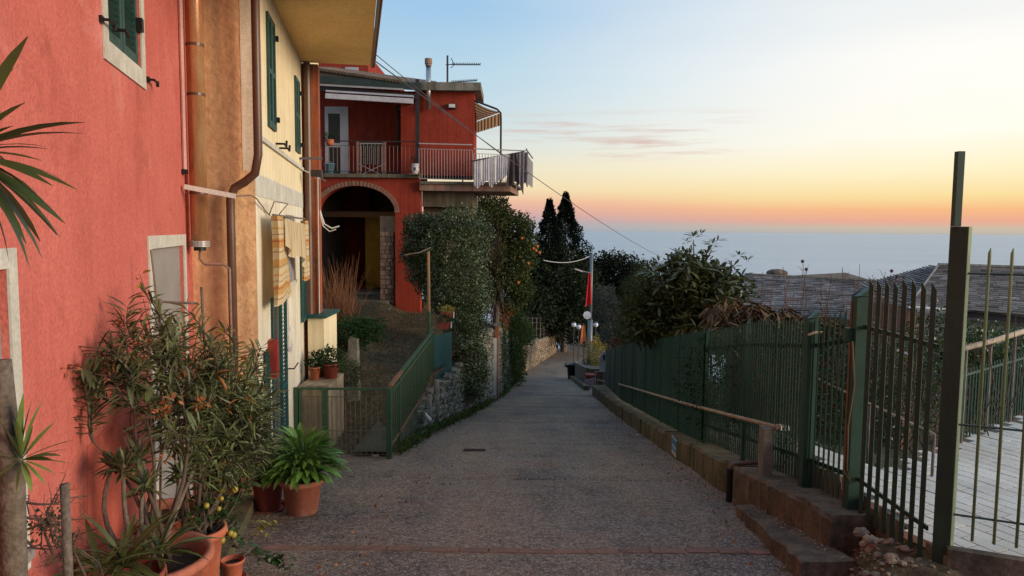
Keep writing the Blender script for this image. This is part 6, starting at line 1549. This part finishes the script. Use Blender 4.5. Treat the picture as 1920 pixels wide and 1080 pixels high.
pts, d = blob_points([(Vector(at(1300, 560, Yq)), (.9, .8, .7)), (Vector(at(1340, 600, Yq)), (.5, .6, .5)), (Vector(at(1250, 600, Yq)), (.6, .6, .5)), (Vector(at(1210, 590, Yq)), (.4, .5, .5)), (Vector(at(1290, 510, Yq)), (.55, .5, .35)), (Vector(at(1350, 540, Yq)), (.4, .5, .4))], 12000, .1)
scatter('inner_foliage', *LEAF8Q, pts, rand_mats(12000, .17, .3, d, 1.4, .2), M['leaf_bamboo'], lq)
tb = at(1310, 640, Yq)
part('trunk', MB().tube([(tb.x, Yq, LZ(Yq)-.8), (tb.x, Yq, tb.z), tuple(at(1300, 540, Yq))], [.12, .09, .04], 8), M['bark'], lq)
for px, py in ((1300, 450), (1335, 468), (1385, 490), (1265, 485), (1235, 500)):
    a = at(1305, 560, Yq); b = at(px, py, Yq); part('branch', MB().tube([a, a.lerp(b, .5)+Vector((random.gauss(0, .06), 0, 0)), b], [.03, .018, .008], 6), M['bark'], lq)
# overhang of foliage spilling onto the fence
c = at(1330, 650, 10.6)
# dry reed thatch
rd = empty('dry_reeds', at(1450, 640, 11), 'heap of drooping dry brown reeds behind the green fence', 'reeds')
N_ = 4200; hx = rng.random(N_); pxs = 1335+hx*225; top = 556+46*hx**1.2+7*np.sin(hx*31)+5*np.sin(hx*77); pys = top+rng.random(N_)*(640-top)
P_ = np.array([tuple(at(float(a), float(b), 10.2+float(c))) for a, b, c in zip(pxs, pys, rng.uniform(0, 1.6, N_))])
D_ = np.tile(np.array([.75, -.15, -.75]), (N_, 1)); D_[:, 0] *= rng.choice([-.5, 1, 1], N_)
scatter('blades', *LEAF8Q, P_, rand_mats(N_, .34, .022, D_, .5), M['reed'], rd)
# bare twigs and seed heads standing against the roofs
bt = empty('seed_stalks', at(1500, 600, 12), 'bare stalks with dark seed heads standing before the slate roofs', 'plant')
mb = MB(); hd = []
for px, py, hd_ in ((1505, 490, 1), (1512, 505, 1), (1468, 500, 0), (1480, 520, 0), (1560, 515, 0), (1612, 495, 0), (1630, 520, 0), (1672, 508, 1), (1682, 518, 1), (1660, 510, 0), (1695, 520, 1), (1580, 500, 0), (1430, 510, 0), (1540, 520, 0), (1600, 520, 0), (1490, 530, 0), (1450, 520, 0), (1526, 535, 0), (1550, 540, 0), (1636, 515, 0)):
    t = at(px, py, 11.5); b = at(px+random.uniform(-22, 22), 640, 11.5); m_ = b.lerp(t, .55)+Vector((random.gauss(0, .04), 0, 0))
    mb.tube([b, m_, t], [.008, .006, .0035], 4, cap=False)
    for k in range(5):
        a = b.lerp(t, random.uniform(.3, .9)); mb.tube([a, a+Vector((random.gauss(0, .07), random.gauss(0, .05), random.uniform(.05, .2)))], [.0045, .002], 4, cap=False)
    if hd_: hd.append(t)
part('stalks', mb, M['twig_red'], bt, kind='stuff')
for t in hd: part('seed_head', MB().ball(t, .028, 7, 5), M['twig'], bt)
# garden shrubs seen through the pickets
bush('garden_shrub', 'dense dark shrub right behind the thick fence post', 'shrub', [B(1480, 720, 8.2, .7, .6, .7), B(1430, 700, 9.3, .8, .7, .65), B(1380, 720, 10.5, .9, .8, .8), B(1540, 700, 7.8, .5, .5, .5), B(1345, 710, 9.9, .5, .4, .6), B(1360, 760, 9.6, .4, .3, .5)], 12000, .06, 'leaf_hedge', .4, rest=LZ(8))
bush('rose_bush', 'twiggy dark rose bush behind the side gate', 'shrub', [B(1620, 700, 7.6, .6, .5, .55), B(1680, 690, 7.4, .5, .5, .45), B(1600, 790, 7.2, .5, .4, .4), B(1700, 770, 7.0, .45, .4, .35), B(1560, 780, 7.6, .5, .4, .5)], 9000, .05, 'leaf_citrus', .45, rest=LZ(7.5))
bush('terrace_bush', 'dark leafy bush beyond the wooden handrail at the right edge', 'shrub', [B(1850, 700, 9.5, .8, .6, .5), B(1920, 690, 9.8, .9, .6, .45), B(1790, 680, 9.5, .6, .5, .5), B(1860, 640, 11, .8, .6, .25), B(1760, 640, 10, .5, .5, .4)], 11000, .07, 'leaf_citrus', .5, rest=-1.2)
bm_ = MB()
for i in range(60):
    a = at(random.uniform(1560, 1900), random.uniform(760, 850), random.uniform(6.8, 8)); b = a+Vector((random.gauss(0, .25), random.gauss(0, .2), random.uniform(.5, 1.1)))
    bm_.tube([a, a.lerp(b, .5)+Vector((random.gauss(0, .06), 0, 0)), b], [.007, .006, .003], 4, cap=False)
part('bare_canes', bm_, M['twig'], kind='stuff')
wf = []
for px, py in ((1697, 662), (1702, 664), (1632, 788), (1645, 790), (1690, 690), (1752, 635), (1640, 655), (1662, 742), (1700, 760), (1683, 657), (1842, 620)):
    wf.append(at(px, py, 7.0))
b = MB()
for c in wf: b.ball(c, .014, 6, 5)
e_ = empty('white_blossoms', wf[0], 'scatter of small pale blossoms on the rose bush', 'flowers'); part('blossoms', b, M['cloth_white'], e_)
# ------------------------------------------------------------------ slate roofed houses below
def slate_roof(root, A, Bp, Cp, D, rows, seed):
    """A-B ridge, D-C eave; A above D"""
    rr = random.Random(seed); mb = MB(); A, Bp, Cp, D = map(Vector, (A, Bp, Cp, D)); nrm = (Bp-A).cross(D-A).normalized()
    if nrm.z < 0: nrm = -nrm
    mb.add([A-nrm*.03, Bp-nrm*.03, Cp-nrm*.03, D-nrm*.03], [(0, 1, 2, 3)])
    for j in range(rows):
        a = A.lerp(D, j/rows); b_ = Bp.lerp(Cp, j/rows); a2 = A.lerp(D, (j+1.12)/rows); b2 = Bp.lerp(Cp, (j+1.12)/rows); L = (b_-a).length; x = 0
        while x < L:
            w = rr.uniform(.22, .5); u0, u1 = x/L, min(1, (x+w-.01)/L); l = rr.uniform(-.05, .05)
            p = [a.lerp(b_, u0), a.lerp(b_, u1), a2.lerp(b2, u1), a2.lerp(b2, u0)]
            q = [p[0]+nrm*.005, p[1]+nrm*.005, p[2]+nrm*(.045+l*.3), p[3]+nrm*(.045+l*.2)]
            mb.add(q+[q[2]-nrm*.035, q[3]-nrm*.035], [(0, 1, 2, 3), (3, 2, 4, 5)]); x += w
    return part('slates', mb, M['slate'], root, kind='stuff')
hA = empty('slate_house', at(1520, 600, 26), 'low house with a long grey slate roof beyond the dry reeds', 'house')
rA, rB, rC, rD = at(1396, 516, 27), at(1712, 532, 25.5), at(1700, 600, 21.5), at(1385, 592, 22.5)
slate_roof(hA, rA, rB, rC, rD, 22, 3)
part('ridge', MB().tube([rA+Vector((0, 0, .03)), rB+Vector((0, 0, .03))], .06, 6), M['concrete'], hA)
part('rear_slope', MB().add([rA, rB, rB+Vector((.5, 5, -.6)), rA+Vector((-.5, 5, -.6))], [(0, 1, 2, 3)]), M['slate'], hA)
part('rear_gable', MB().prism([at(1440, 519, 28), at(1585, 511, 28), at(1640, 527, 28)], (0, 1.5, -.2)), M['slate'], hA)
g0 = HZ(8, 24)-1
part('wall', MB().prism([(rD.x+.3, rD.y+.3, g0), (rC.x-.2, rC.y+.4, g0), (rB.x-.2, rB.y+3, g0), (rA.x+.3, rA.y+3, g0)], (0, 0, rC.z-.25-g0)), M['villa_red'], hA)
part('chimney', MB().ball(at(1457, 512, 27.5), .42, 12, 6, (1, .8, .38)), M['dark_concrete'], hA)
part('chimney', MB().span(at(1446, 522, 27.6)-Vector((0, 0, .2)), at(1468, 514, 27.9)), M['dark_concrete'], hA)
hB = empty('slate_house', at(1850, 620, 19), 'nearer house with a steep slate roof and white gutter behind the tall gate post', 'house')
b0, b1, b2, b3 = at(1759, 499, 21), at(2150, 512, 20), at(2150, 612, 16.6), at(1706, 572, 17.6)
slate_roof(hB, b0, b1, b2, b3, 24, 5)
h3 = at(1690, 540, 22)
slate_roof(hB, b0+Vector((-.02, .02, 0)), b0+Vector((.0, .3, -.0)), b3+Vector((.02, 2.6, .3)), b3+Vector((-.0, .0, 0)), 22, 6)
part('hip', MB().tube([b0+Vector((0, 0, .03)), b3+Vector((0, 0, .03))], .03, 6), M['slate'], hB)
part('ridge', MB().tube([b0+Vector((0, 0, .04)), b1+Vector((0, 0, .04))], .06, 6), M['concrete'], hB)
part('gutter', MB().tube([b3+Vector((0, -.1, -.04)), b3.lerp(b2, .16)+Vector((0, -.1, -.04))], .05, 6), M['white_plastic'], hB)
part('eave_board', MB().beam(b3+Vector((.9, -.0, -.16)), b2+Vector((0, 0, -.16)), .06, .16), M['dark_metal'], hB)
wz = at(1850, 632, 17.8).z
part('wall', MB().prism([(b3.x+.25, b3.y+.35, wz), (b2.x, b2.y+.45, wz), (b2.x, b2.y+4, wz), (b3.x+.25, b3.y+4, wz)], (0, 0, b2.z-wz-.12)), M['far_wall'], hB)
part('base', MB().prism([(b3.x+.1, b3.y+.2, g0), (b2.x, b2.y+.3, g0), (b2.x, b2.y+4, g0), (b3.x+.1, b3.y+4, g0)], (0, 0, wz-g0-.004)), M['dark_concrete'], hB)
part('red_end', MB().span((b3.x+.02, b3.y+.1, g0), (b3.x+.24, b3.y+3, b3.z-.12)), M['brick'], hB)
part('lintel_window', MB().span(at(1884, 691, 11.9), at(1920, 684, 12)+Vector((0, .05, 0))), M['white_trim'], hB)
# ------------------------------------------------------------------ pots and plants along the foot of the red house
def floor_z(X, Y):
    return LZ(Y) + (.10 if X < -1.346-.254*Y+.60 and Y < 7.05 else 0)
def big_pot(name, X, Y, r, h, m, lab, saucer=False, rim=.16, rl=1.0):
    z = floor_z(X, Y); e_ = empty(name, (X, Y, z), lab, 'plant pot')
    p = [(.001, 0), (r*.68, 0), (r*.72, .01), (r*.90, h*(1-rim)), (r*1.03, h*(1-rim)+.005), (r*1.08, h*(1-rim*.5)), (r*1.06, h), (r*.97, h+.004), (r*.90, h-.02), (r*.84, h*.80), (r*.8, h*.6)]
    part('pot_body', MB().lathe(p, (X, Y, z), 36, cap=False), m, e_, smooth=True)
    part('soil', MB().lathe([(.001, h*.82), (r*.87, h*.80)], (X, Y, z), 24, cap=False), M['soil'], e_)
    if saucer: part('saucer', MB().lathe([(.001, .0), (r*1.0, .0), (r*1.2, .025), (r*1.17, .03), (r*.98, .012)], (X, Y, z-.001), 28, cap=False), m, e_)
    return e_, Vector((X, Y, z+h*.82))
def pX(px, Y): return at(px, 900, Y).x
potA, sA = big_pot('terracotta_pot', pX(272, 3.75), 3.75, .31, at(300, 1041, 3.75).z-floor_z(-1.9, 3.75), M['terracotta'], 'widest terracotta pot with a thick rolled rim, nearest the camera by the red wall')
potB, sB = big_pot('terracotta_pot', pX(366, 4.35), 4.35, .165, at(366, 990, 4.35).z-floor_z(-2, 4.35), M['terracotta_orange'], 'tall orange pot right behind the widest rolled-rim pot')
potC, sC = big_pot('terracotta_pot', pX(436, 4.75), 4.72, .075, .15, M['terracotta_orange'], 'smallest orange pot standing in a saucer at the edge of the concrete ledge', saucer=True)
potD, sD = big_pot('terracotta_pot', pX(566, 6.75), 6.75, .20, .34, M['terracotta'], 'terracotta pot of the big-leaved plant standing on the lane')
potE, sE = big_pot('terracotta_pot', pX(502, 6.9), 6.9, .16, .30, M['terracotta_red'], 'dark red pot in the shade between the ledge and the big-leaved plant', saucer=True)
potF, sF = big_pot('terracotta_pot', pX(300, 5.0), 5.0, .26, at(300, 960, 5.0).z-floor_z(-2.2, 5.0), M['terracotta'], 'faded wide pot against the red wall behind the oleander stems')

# oleander and its withered flower heads
ol = empty('oleander', sA, 'tall straggly oleander with narrow leaves and withered orange flower heads by the red wall', 'oleander')
me_ol = leaf_mesh('leaf', M['leaf_oleander'], .16, .25, .12, 3)
leaves, stems = [], MB()
def wall_clear(p):            # keep everything on the lane side of the red wall
    w = (p - FR.o).dot(FR.v)
    if w > -.06: p = p - FR.v*(w+.06)
    return p
def stem_path(p, q, bow=.08, n=7):
    s_ = Vector((random.gauss(0, bow), random.gauss(0, bow), 0)); return [wall_clear(p.lerp(q, i/n) + s_*math.sin(math.pi*i/n)) for i in range(n+1)]
tips = [(128, 690, 3.7), (122, 700, 3.8), (205, 640, 4.0), (180, 655, 3.9), (220, 660, 3.9), (245, 625, 4.1), (262, 600, 4.2), (232, 590, 4.2), (285, 640, 4.1), (300, 620, 4.4), (330, 650, 4.3), (345, 610, 4.6), (370, 630, 4.7), (395, 660, 4.8), (410, 640, 5.0), (430, 650, 5.1), (445, 660, 5.2), (478, 655, 5.6), (490, 650, 5.6), (470, 690, 5.4), (455, 720, 5.2), (500, 700, 5.6), (485, 740, 5.4), (515, 755, 5.6), (440, 760, 4.9), (400, 730, 4.6), (370, 700, 4.4), (350, 740, 4.3), (320, 720, 4.2), (290, 700, 4.1), (260, 710, 4.0), (235, 720, 3.9), (310, 800, 3.9), (375, 790, 4.2), (410, 800, 4.4), (440, 810, 4.7), (470, 820, 4.9), (490, 800, 5.2), (200, 700, 3.9), (330, 690, 4.4), (380, 760, 4.5), (420, 700, 4.8), (505, 735, 5.6), (365, 665, 4.6), (305, 745, 4.1), (270, 750, 4.0), (400, 850, 4.3), (430, 870, 4.6), (370, 840, 4.2), (460, 780, 5.0), (425, 740, 4.8), (390, 700, 4.7), (345, 690, 4.5), (310, 680, 4.3), (265, 680, 4.1), (240, 680, 4.0), (455, 850, 4.8), (480, 770, 5.2), (405, 775, 4.6), (435, 780, 4.9), (140, 700, 3.8), (215, 650, 4.1), (165, 700, 3.9), (330, 600, 4.6), (420, 620, 5.2)]
tips += [(268, 545, 4.4), (240, 575, 4.25), (345, 575, 4.7), (150, 720, 3.75), (300, 585, 4.5)]
mains = []
for px, py, Y in ((175, 830, 3.8), (232, 820, 3.8), (272, 770, 3.95), (320, 790, 4.1), (365, 770, 4.4), (415, 800, 4.7), (330, 700, 4.3), (250, 720, 4.0), (450, 780, 4.9), (400, 720, 4.7)):
    t = at(px, py, Y); b = (sA if Y < 4.35 else sB) + Vector((random.gauss(0, .06), random.gauss(0, .05), -.02)); mp_ = stem_path(b, t, .06)
    stems.tube(mp_, [.015, .014, .013, .011, .009, .007, .005, .003], 7); mains.append(mp_)
for px, py, Y in tips:
    t = at(px, py, Y); cand = [q for m_ in mains for q in m_[3:] if q.z < t.z-.12]
    b = min(cand, key=lambda q: (q-t).length+.25*max(0, q.z-t.z+.3)) if cand else sA
    pth = stem_path(b, t, .05); L = (t-b).length
    stems.tube(pth, [.006*(1-.75*i/7)+.001 for i in range(8)], 5)
    nl = int(16+L*44)
    for k in range(nl):
        u = 1-(k/nl)**1.1*.93; i = min(6, int(u*7)); p = pth[i].lerp(pth[i+1], u*7-i)
        ax = (pth[i+1]-pth[i]).normalized(); a = k*2.1+random.uniform(-.4, .4)
        s1_ = ax.cross(Vector((0, 0, 1)) if abs(ax.z) < .9 else Vector((1, 0, 0))).normalized(); s2_ = ax.cross(s1_)
        d = (ax*random.uniform(.2, 1.0) + s1_*math.cos(a) + s2_*math.sin(a)); d.z -= .12; d.normalize()
        leaves.append((p, d, random.uniform(.085, .145)))
part('stems', stems, M['twig'], ol, smooth=True)
trk = MB()
for px, py, Y in ((215, 862, 3.8), (232, 868, 3.75), (262, 850, 3.9), (270, 905, 3.8), (340, 880, 4.1), (362, 850, 4.3), (395, 800, 4.5)):
    t = at(px, py, Y); b = sA + Vector((random.gauss(0, .05), random.gauss(0, .05), -.02))
    for k in range(34):
        a = k*2.4; el = random.uniform(-.5, 1.1); leaves.append((wall_clear(t)-Vector((0, 0, .002*k)), Vector((math.cos(a)*math.cos(el), math.sin(a)*math.cos(el), math.sin(el))), random.uniform(.09, .15)))
    trk.tube(stem_path(b, t, .03), [.016, .015, .014, .013, .012, .011, .010, .009], 8)
part('trunk', trk, M['bark'], ol, smooth=True)
place_leaves(leaves, me_ol, ol, M['leaf_oleander'])
pts, d = blob_points([(Vector(at(390, 740, 4.7)), (.36, .22, .30)), (Vector(at(440, 800, 4.8)), (.24, .2, .26)), (Vector(at(340, 790, 4.3)), (.22, .2, .16)), (Vector(at(405, 850, 4.6)), (.24, .18, .2)), (Vector(at(460, 830, 5.0)), (.22, .2, .28))], 1600, .15)
pts = np.array([tuple(wall_clear(Vector(p))) for p in pts])
scatter('leaves', *LEAF8, pts, rand_mats(1600, .11, .15, d, 1.6), M['leaf_oleander'], ol)
pts, d = blob_points([(Vector(at(380, 740, 4.6)), (.42, .25, .36))], 70, .2)
scatter('withered_leaves', *LEAF8, pts, rand_mats(70, .09, .2, d, 1.6), M['leaf_olive_dry'], ol)
me_fl = mesh_of('petal', MB().add([(0, 0, 0), (-.3, .5, .1), (0, 1, -.1), (.3, .5, .15)], [(0, 1, 2, 3)]), M['flower_orange'])
for px, py, Y, r in ((322, 752, 4.0, .06), (375, 758, 4.2, .05), (128, 688, 3.65, .045), (205, 690, 3.85, .03), (228, 610, 4.15, .035), (340, 700, 4.3, .035), (300, 775, 3.9, .035), (310, 860, 3.8, .03), (365, 700, 4.4, .03), (415, 870, 4.5, .022), (268, 640, 4.0, .03)):
    c = at(px, py, Y); n_ = 20
    pts, d = blob_points([(c, (r, r, r*.7))], n_, .2)
    scatter('flower_head', *LEAF4, pts, rand_mats(n_, r*.75, .45, d, 1.0), M['flower_orange'], ol, kind='stuff')
# yellowing climber on canes
cl_ = empty('yellowing_climber', sB, 'climber with small round yellowing leaves tied to canes above the tall orange pot', 'climbing plant')
lv, stx = [], MB()
me_cl = leaf_mesh('leaf', M['leaf_yellow'], .62, .12, .15, 3)
for tips_ in (((262, 515, 4.6), 26), ((268, 560, 4.6), 14), ((318, 590, 4.7), 26), ((300, 600, 4.8), 16), ((350, 610, 4.9), 22), ((378, 590, 5.0), 16), ((410, 640, 5.1), 24), ((425, 615, 5.1), 16), ((395, 625, 5.0), 18), ((447, 640, 5.2), 12), ((475, 665, 5.5), 24), ((440, 690, 5.1), 26), ((495, 660, 5.6), 16), ((330, 640, 4.8), 22), ((360, 680, 4.8), 26), ((410, 720, 4.9), 30), ((450, 760, 5.0), 26), ((420, 820, 4.8), 26), ((400, 880, 4.6), 20)):
    (px, py, Y), n_ = tips_; t = at(px, py, Y); b = sB+Vector((random.gauss(0, .05), random.gauss(0, .05), 0)); pth = stem_path(b, t, .09)
    stx.tube(pth, [.005]*4+[.004, .003, .003, .002], 5)
    for k in range(n_):
        u = 1-(k/n_)*.5; i = min(6, int(u*7)); p = pth[i].lerp(pth[i+1], u*7-i); a = k*2.4
        d = Vector((math.cos(a), math.sin(a), random.uniform(-.4, .5))).normalized(); lv.append((p+d*.02, d, random.uniform(.045, .075)))
part('stems', stx, M['twig'], cl_); place_leaves(lv, me_cl, cl_, M['leaf_yellow'], 290)
# canes
for (a, b, Y0, Y1, r, lab) in (((283, 468), (318, 590), 4.9, 4.9, .007, 'slanting thin cane leaning against the doorway'), ((285, 565), (372, 569), 4.9, 5.0, .010, 'level pale stick tied across the canes'), ((378, 538), (381, 720), 5.0, 5.0, .010, 'upright rough stake in front of the peach wall'), ((300, 560), (300, 1000), 4.85, 4.85, .008, 'upright cane in front of the grey door')):
    pa_, pb_ = at(*a, Y0), at(*b, Y1)
    if b[1] > 575 and b[1] < 1000: pb_ = Vector((pb_.x, pb_.y, sB.z)) + (Vector((.03, 0, 0)))
    solo('garden_cane', MB().tube([pa_, pa_.lerp(pb_, .5)+Vector((.006, 0, 0)), pb_], [r, r*.9, r], 6), M['stem'] if r < .01 else M['grey_wood'], lab, 'cane', 'canes in the pots')
# small citrus with ripe fruits
ci = empty('small_citrus_tree', sB, 'little citrus bush with yellow fruits between the tall orange pot and the ledge', 'citrus bush')
me_ci = leaf_mesh('leaf', M['leaf_citrus'], .5, .2, .15, 3)
lv, stx = [], MB()
for px, py, Y in ((395, 915, 4.5), (420, 930, 4.6), (445, 940, 4.7), (455, 900, 4.8), (430, 890, 4.7), (470, 905, 4.8), (400, 960, 4.45), (425, 975, 4.6), (440, 960, 4.7), (380, 900, 4.5), (465, 870, 4.9), (410, 880, 4.7), (450, 985, 4.7), (435, 1005, 4.6), (380, 940, 4.4), (415, 945, 4.5), (350, 920, 4.3), (480, 880, 5.0)):
    t = at(px, py, Y); b = sB+Vector((random.gauss(.05, .04), random.gauss(0, .05), 0)); pth = stem_path(b, t, .04); stx.tube(pth, [.005]*4+[.004, .003, .003, .002], 5)
    for k in range(16):
        u = 1-(k/16)*.6; i = min(6, int(u*7)); p = pth[i].lerp(pth[i+1], u*7-i); a = k*2.4
        d = Vector((math.cos(a), math.sin(a), random.uniform(-.6, .4))).normalized(); lv.append((p+d*.01, d, random.uniform(.04, .07)))
part('stems', stx, M['twig'], ci); place_leaves(lv, me_ci, ci, M['leaf_citrus'])
for px, py, Y in ((387, 948, 4.3), (410, 954, 4.35), (423, 994, 4.4), (416, 1013, 4.4), (432, 1000, 4.45), (415, 935, 4.4), (440, 918, 4.6), (438, 1003, 4.5)):
    part('fruit', MB().ball(at(px, py, Y), random.uniform(.015, .024), 12, 8), M['fruit_yellow'], ci, smooth=True)
# creeping branch spilling over the ledge to the lane
cb = empty('trailing_branch', at(470, 1040, 4.75), 'leafy branch trailing off the ledge onto the lane in front of the brick strip', 'branch')
lv = []; pth = [at(425, 1005, 4.6), at(450, 1030, 4.65), at(480, 1045, 4.8), at(510, 1058, 4.85), at(545, 1068, 4.85)]
part('stem', MB().tube(pth, [.006, .006, .005, .004, .003], 6), M['twig'], cb)
me_cb = leaf_mesh('leaf', M['leaf_citrus'], .65, .15, .1, 3)
for k in range(80):
    u = random.random()**.7*3.99; i = int(u); p = pth[i].lerp(pth[i+1], u-i)+Vector((random.gauss(0, .03), random.gauss(0, .03), random.uniform(0, .06)))
    d = Vector((random.gauss(.3, 1), random.gauss(0, 1), random.gauss(.1, .4))).normalized(); lv.append((p, d, random.uniform(.035, .065)))
place_leaves(lv, me_cb, cb, M['leaf_citrus'])
yb = empty('yellow_leaf_sprig', at(492, 985, 5.3), 'sprig of yellow leaves lying over the end of the concrete ledge', 'sprig')
me_y = leaf_mesh('leaf', M['leaf_yellow'], .6, .15, .1, 3)
lv = [(at(random.gauss(493, 14), random.gauss(985, 10), 5.3), Vector((random.gauss(0, 1), random.gauss(0, 1), random.gauss(.2, .5))).normalized(), random.uniform(.035, .065)) for _ in range(34)]
place_leaves(lv, me_y, yb, M['leaf_yellow']); part('stem', MB().tube([at(470, 990, 5.3), at(493, 986, 5.3), at(505, 1000, 5.3)], .004, 5), M['twig'], yb)
# big-leaved plant
me_li = leaf_mesh('leaf', M['leaf_lily'], .27, .18, .55, 5)
def arching(root, base, n, rad, hgt, me, m, L0, L1, stem_m=None):
    lv, sx = [], MB()
    for k in range(n):
        a = k*2.399963+random.uniform(-.2, .2); f = math.sqrt((k+.5)/n); out = Vector((math.cos(a), math.sin(a), 0)); el = 1.35-1.25*f+random.uniform(-.15, .15)
        reach = rad*(.25+.75*f)*random.uniform(.75, 1.05); top = base + out*reach*.55 + Vector((0, 0, hgt*(1.05-.72*f)*random.uniform(.8, 1.08)))
        q0 = base + out*.06*f; sx.tube([q0, q0.lerp(top, .55)+Vector((0, 0, hgt*.10)), top], [.005, .004, .003], 5)
        d = (out*math.cos(el) + Vector((0, 0, math.sin(el)))).normalized(); lv.append((top, d, random.uniform(L0, L1)))
    part('stalks', sx, stem_m or M['leaf_bright'], root); place_leaves(lv, me, root, m)
li = empty('big_leaved_plant', sD, 'lush bright green plant with long drooping leaves in the terracotta pot on the lane', 'pot plant')
arching(li, sD, 290, .50, .46, me_li, M['leaf_lily'], .12, .22)
le = empty('shaded_pot_plant', sE, 'broad-leaved plant in the dark red pot behind the lush one', 'pot plant')
arching(le, sE, 60, .34, .42, me_li, M['leaf_bright'], .14, .22)
for i, (px, Y) in enumerate(((462, 5.9), (490, 6.3))):
    pass
# strap-leaved plant in the widest pot
me_st = leaf_mesh('leaf', M['leaf_yucca_dark'], .09, .2, .55, 5)
sp_ = empty('strap_leaved_plant', Vector((pX(240, 3.4), 3.4, floor_z(-1.8, 3.4)+.2)), 'dark strap-leaved plant filling the bottom left beside the widest pot', 'pot plant')
lv = []
for bx_, by_, Y, n_ in ((230, 1065, 3.35, 46), (300, 1040, 3.6, 26), (190, 1075, 3.2, 20)):
    b = at(bx_, by_, Y)
    for k in range(n_):
        a = k*2.4; el = random.uniform(.05, 1.25); d = Vector((math.cos(a)*math.cos(el), math.sin(a)*math.cos(el), math.sin(el))); lv.append((b+d*.01, d, random.uniform(.18, .32)))
place_leaves(lv, me_st, sp_, M['leaf_yucca_dark'])
big_pot('terracotta_pot', pX(228, 3.35), 3.35, .17, at(228, 1075, 3.35).z-floor_z(-2, 3.35), M['terracotta_red'], 'dark pot hidden under the strap-leaved plant at the bottom left')
# yucca with cut trunks
yu = empty('yucca', at(18, 1060, 2.4), 'tall yucca with grey trunks and sword leaves at the left edge', 'yucca')
x0 = at(18, 900, 2.35); gz_ = LZ(2.35)+.1
part('trunk', MB().tube([(x0.x-.02, 2.35, gz_), (x0.x, 2.36, x0.z), (x0.x-.008, 2.35, at(12, 760, 2.35).z), (x0.x-.015, 2.35, at(10, 676, 2.35).z)], [.044, .039, .036, .034], 14), M['bark'], yu, smooth=True)
me_yu = leaf_mesh('leaf', M['leaf_yucca'], .125, .12, .12, 5)
lv = []; c = at(40, 862, 2.33)
for px, py, L, dy in ((75, 750, .21, 0), (20, 745, .24, .03), (135, 822, .20, -.02), (130, 866, .18, 0), (85, 905, .12, -.02), (-30, 800, .2, 0), (-40, 850, .2, -.05), (34, 790, .18, -.05), (-20, 905, .18, -.04), (110, 850, .16, -.1), (10, 800, .17, -.06), (55, 755, .2, .02), (100, 790, .18, .02), (125, 840, .18, .03), (100, 885, .14, .0), (-10, 760, .2, .0), (40, 740, .2, -.02), (95, 860, .15, -.08), (30, 920, .1, -.05), (70, 890, .12, -.06), (60, 800, .14, .08), (60, 920, .08, -.1), (-10, 770, .19, -.08), (-60, 880, .18, .0)):
    t = at(px, py, 2.33+dy); d = (t-c); lv.append((c+d.normalized()*.006, d.normalized(), d.length))
for p, d, L in lv: inst('leaf', me_yu, yu, leaf_M(p, d, L, random.uniform(-.5, .5)))
me_yd = leaf_mesh('leaf', M['leaf_yucca_dark'], .085, .12, .25, 6)
c = at(-75, 290, 2.1); trk = MB().tube([(c.x-.03, 2.12, gz_), (c.x-.02, 2.12, (c.z+gz_)/2), (c.x, 2.1, c.z)], [.05, .045, .04], 12); part('trunk', trk, M['bark'], yu, smooth=True)
targets = [(50, 78), (40, 196), (148, 232), (145, 250), (82, 280), (120, 352), (108, 432), (80, 465), (62, 480), (30, 470), (95, 410), (105, 395), (85, 375), (30, 400), (100, 330), (10, 360), (72, 345), (0, 420), (20, 240), (60, 300), (-40, 480), (-80, 100), (-20, 60), (40, 440), (5, 120)]
for px, py in targets:
    t = at(px, py, 2.1+random.uniform(-.12, .1)); d = t-c; d2 = d.normalized()+Vector((0, 0, .16)); inst('leaf', me_yd, yu, leaf_M(c+d.normalized()*.01, d2, d.length*1.03, random.uniform(-.5, .5)))
for k in range(60):
    a = k*2.4; el = random.uniform(-1.2, 1.2); d = Vector((math.cos(a)*math.cos(el)*.9, math.sin(a)*math.cos(el), math.sin(el)))
    if d.x > .3: d.x *= -1
    inst('leaf', me_yd, yu, leaf_M(c, d, random.uniform(.28, .42)))
# cut stake and bare branches
a, b = at(121, 908, 2.6), at(130, 1075, 2.6); b.z = LZ(2.6)+.05; b.x = at(133, 1200, 2.6).x
sk = solo('cut_stake', MB().tube([b, a.lerp(b, .4), a], [.018, .017, .0165], 10), M['bark'], 'bare grey sawn-off stem standing beside the yucca trunk', 'cut stem', smooth=True)
bb = empty('bare_shrub', at(95, 1000, 2.8), 'leafless thorny shrub between the yucca trunk and the sawn-off stem', 'shrub')
mb = MB(); lv = []
def twig(p, q, r, dep):
    m_ = p.lerp(q, .5)+Vector((random.gauss(0, .012), random.gauss(0, .012), random.gauss(0, .012))); mb.tube([p, m_, q], [r, r*.8, r*.5], 5)
    if dep:
        for k in range(4):
            s_ = p.lerp(q, random.uniform(.3, 1)); e2 = s_+Vector((random.gauss(0, .07), random.gauss(0, .05), random.gauss(.01, .06)))*(1 if dep > 1 else .6); twig(s_, e2, r*.5, dep-1)
for a_, b_ in (((30, 1000), (112, 985)), ((25, 960), (110, 972)), ((30, 940), (112, 945)), ((100, 1040), (90, 950)), ((160, 1080), (135, 1000)), ((95, 990), (120, 1030)), ((45, 1010), (100, 1030))):
    twig(at(*a_, 2.7), at(*b_, 2.75), .006, 2)
part('branches', mb, M['twig'], bb)
lvp, d = blob_points([(at(90, 990, 2.8), (.09, .07, .07))], 90, .1); scatter('leaves', *LEAF8Q, lvp, rand_mats(90, .03, .5, d), M['leaf_citrus'], bb)
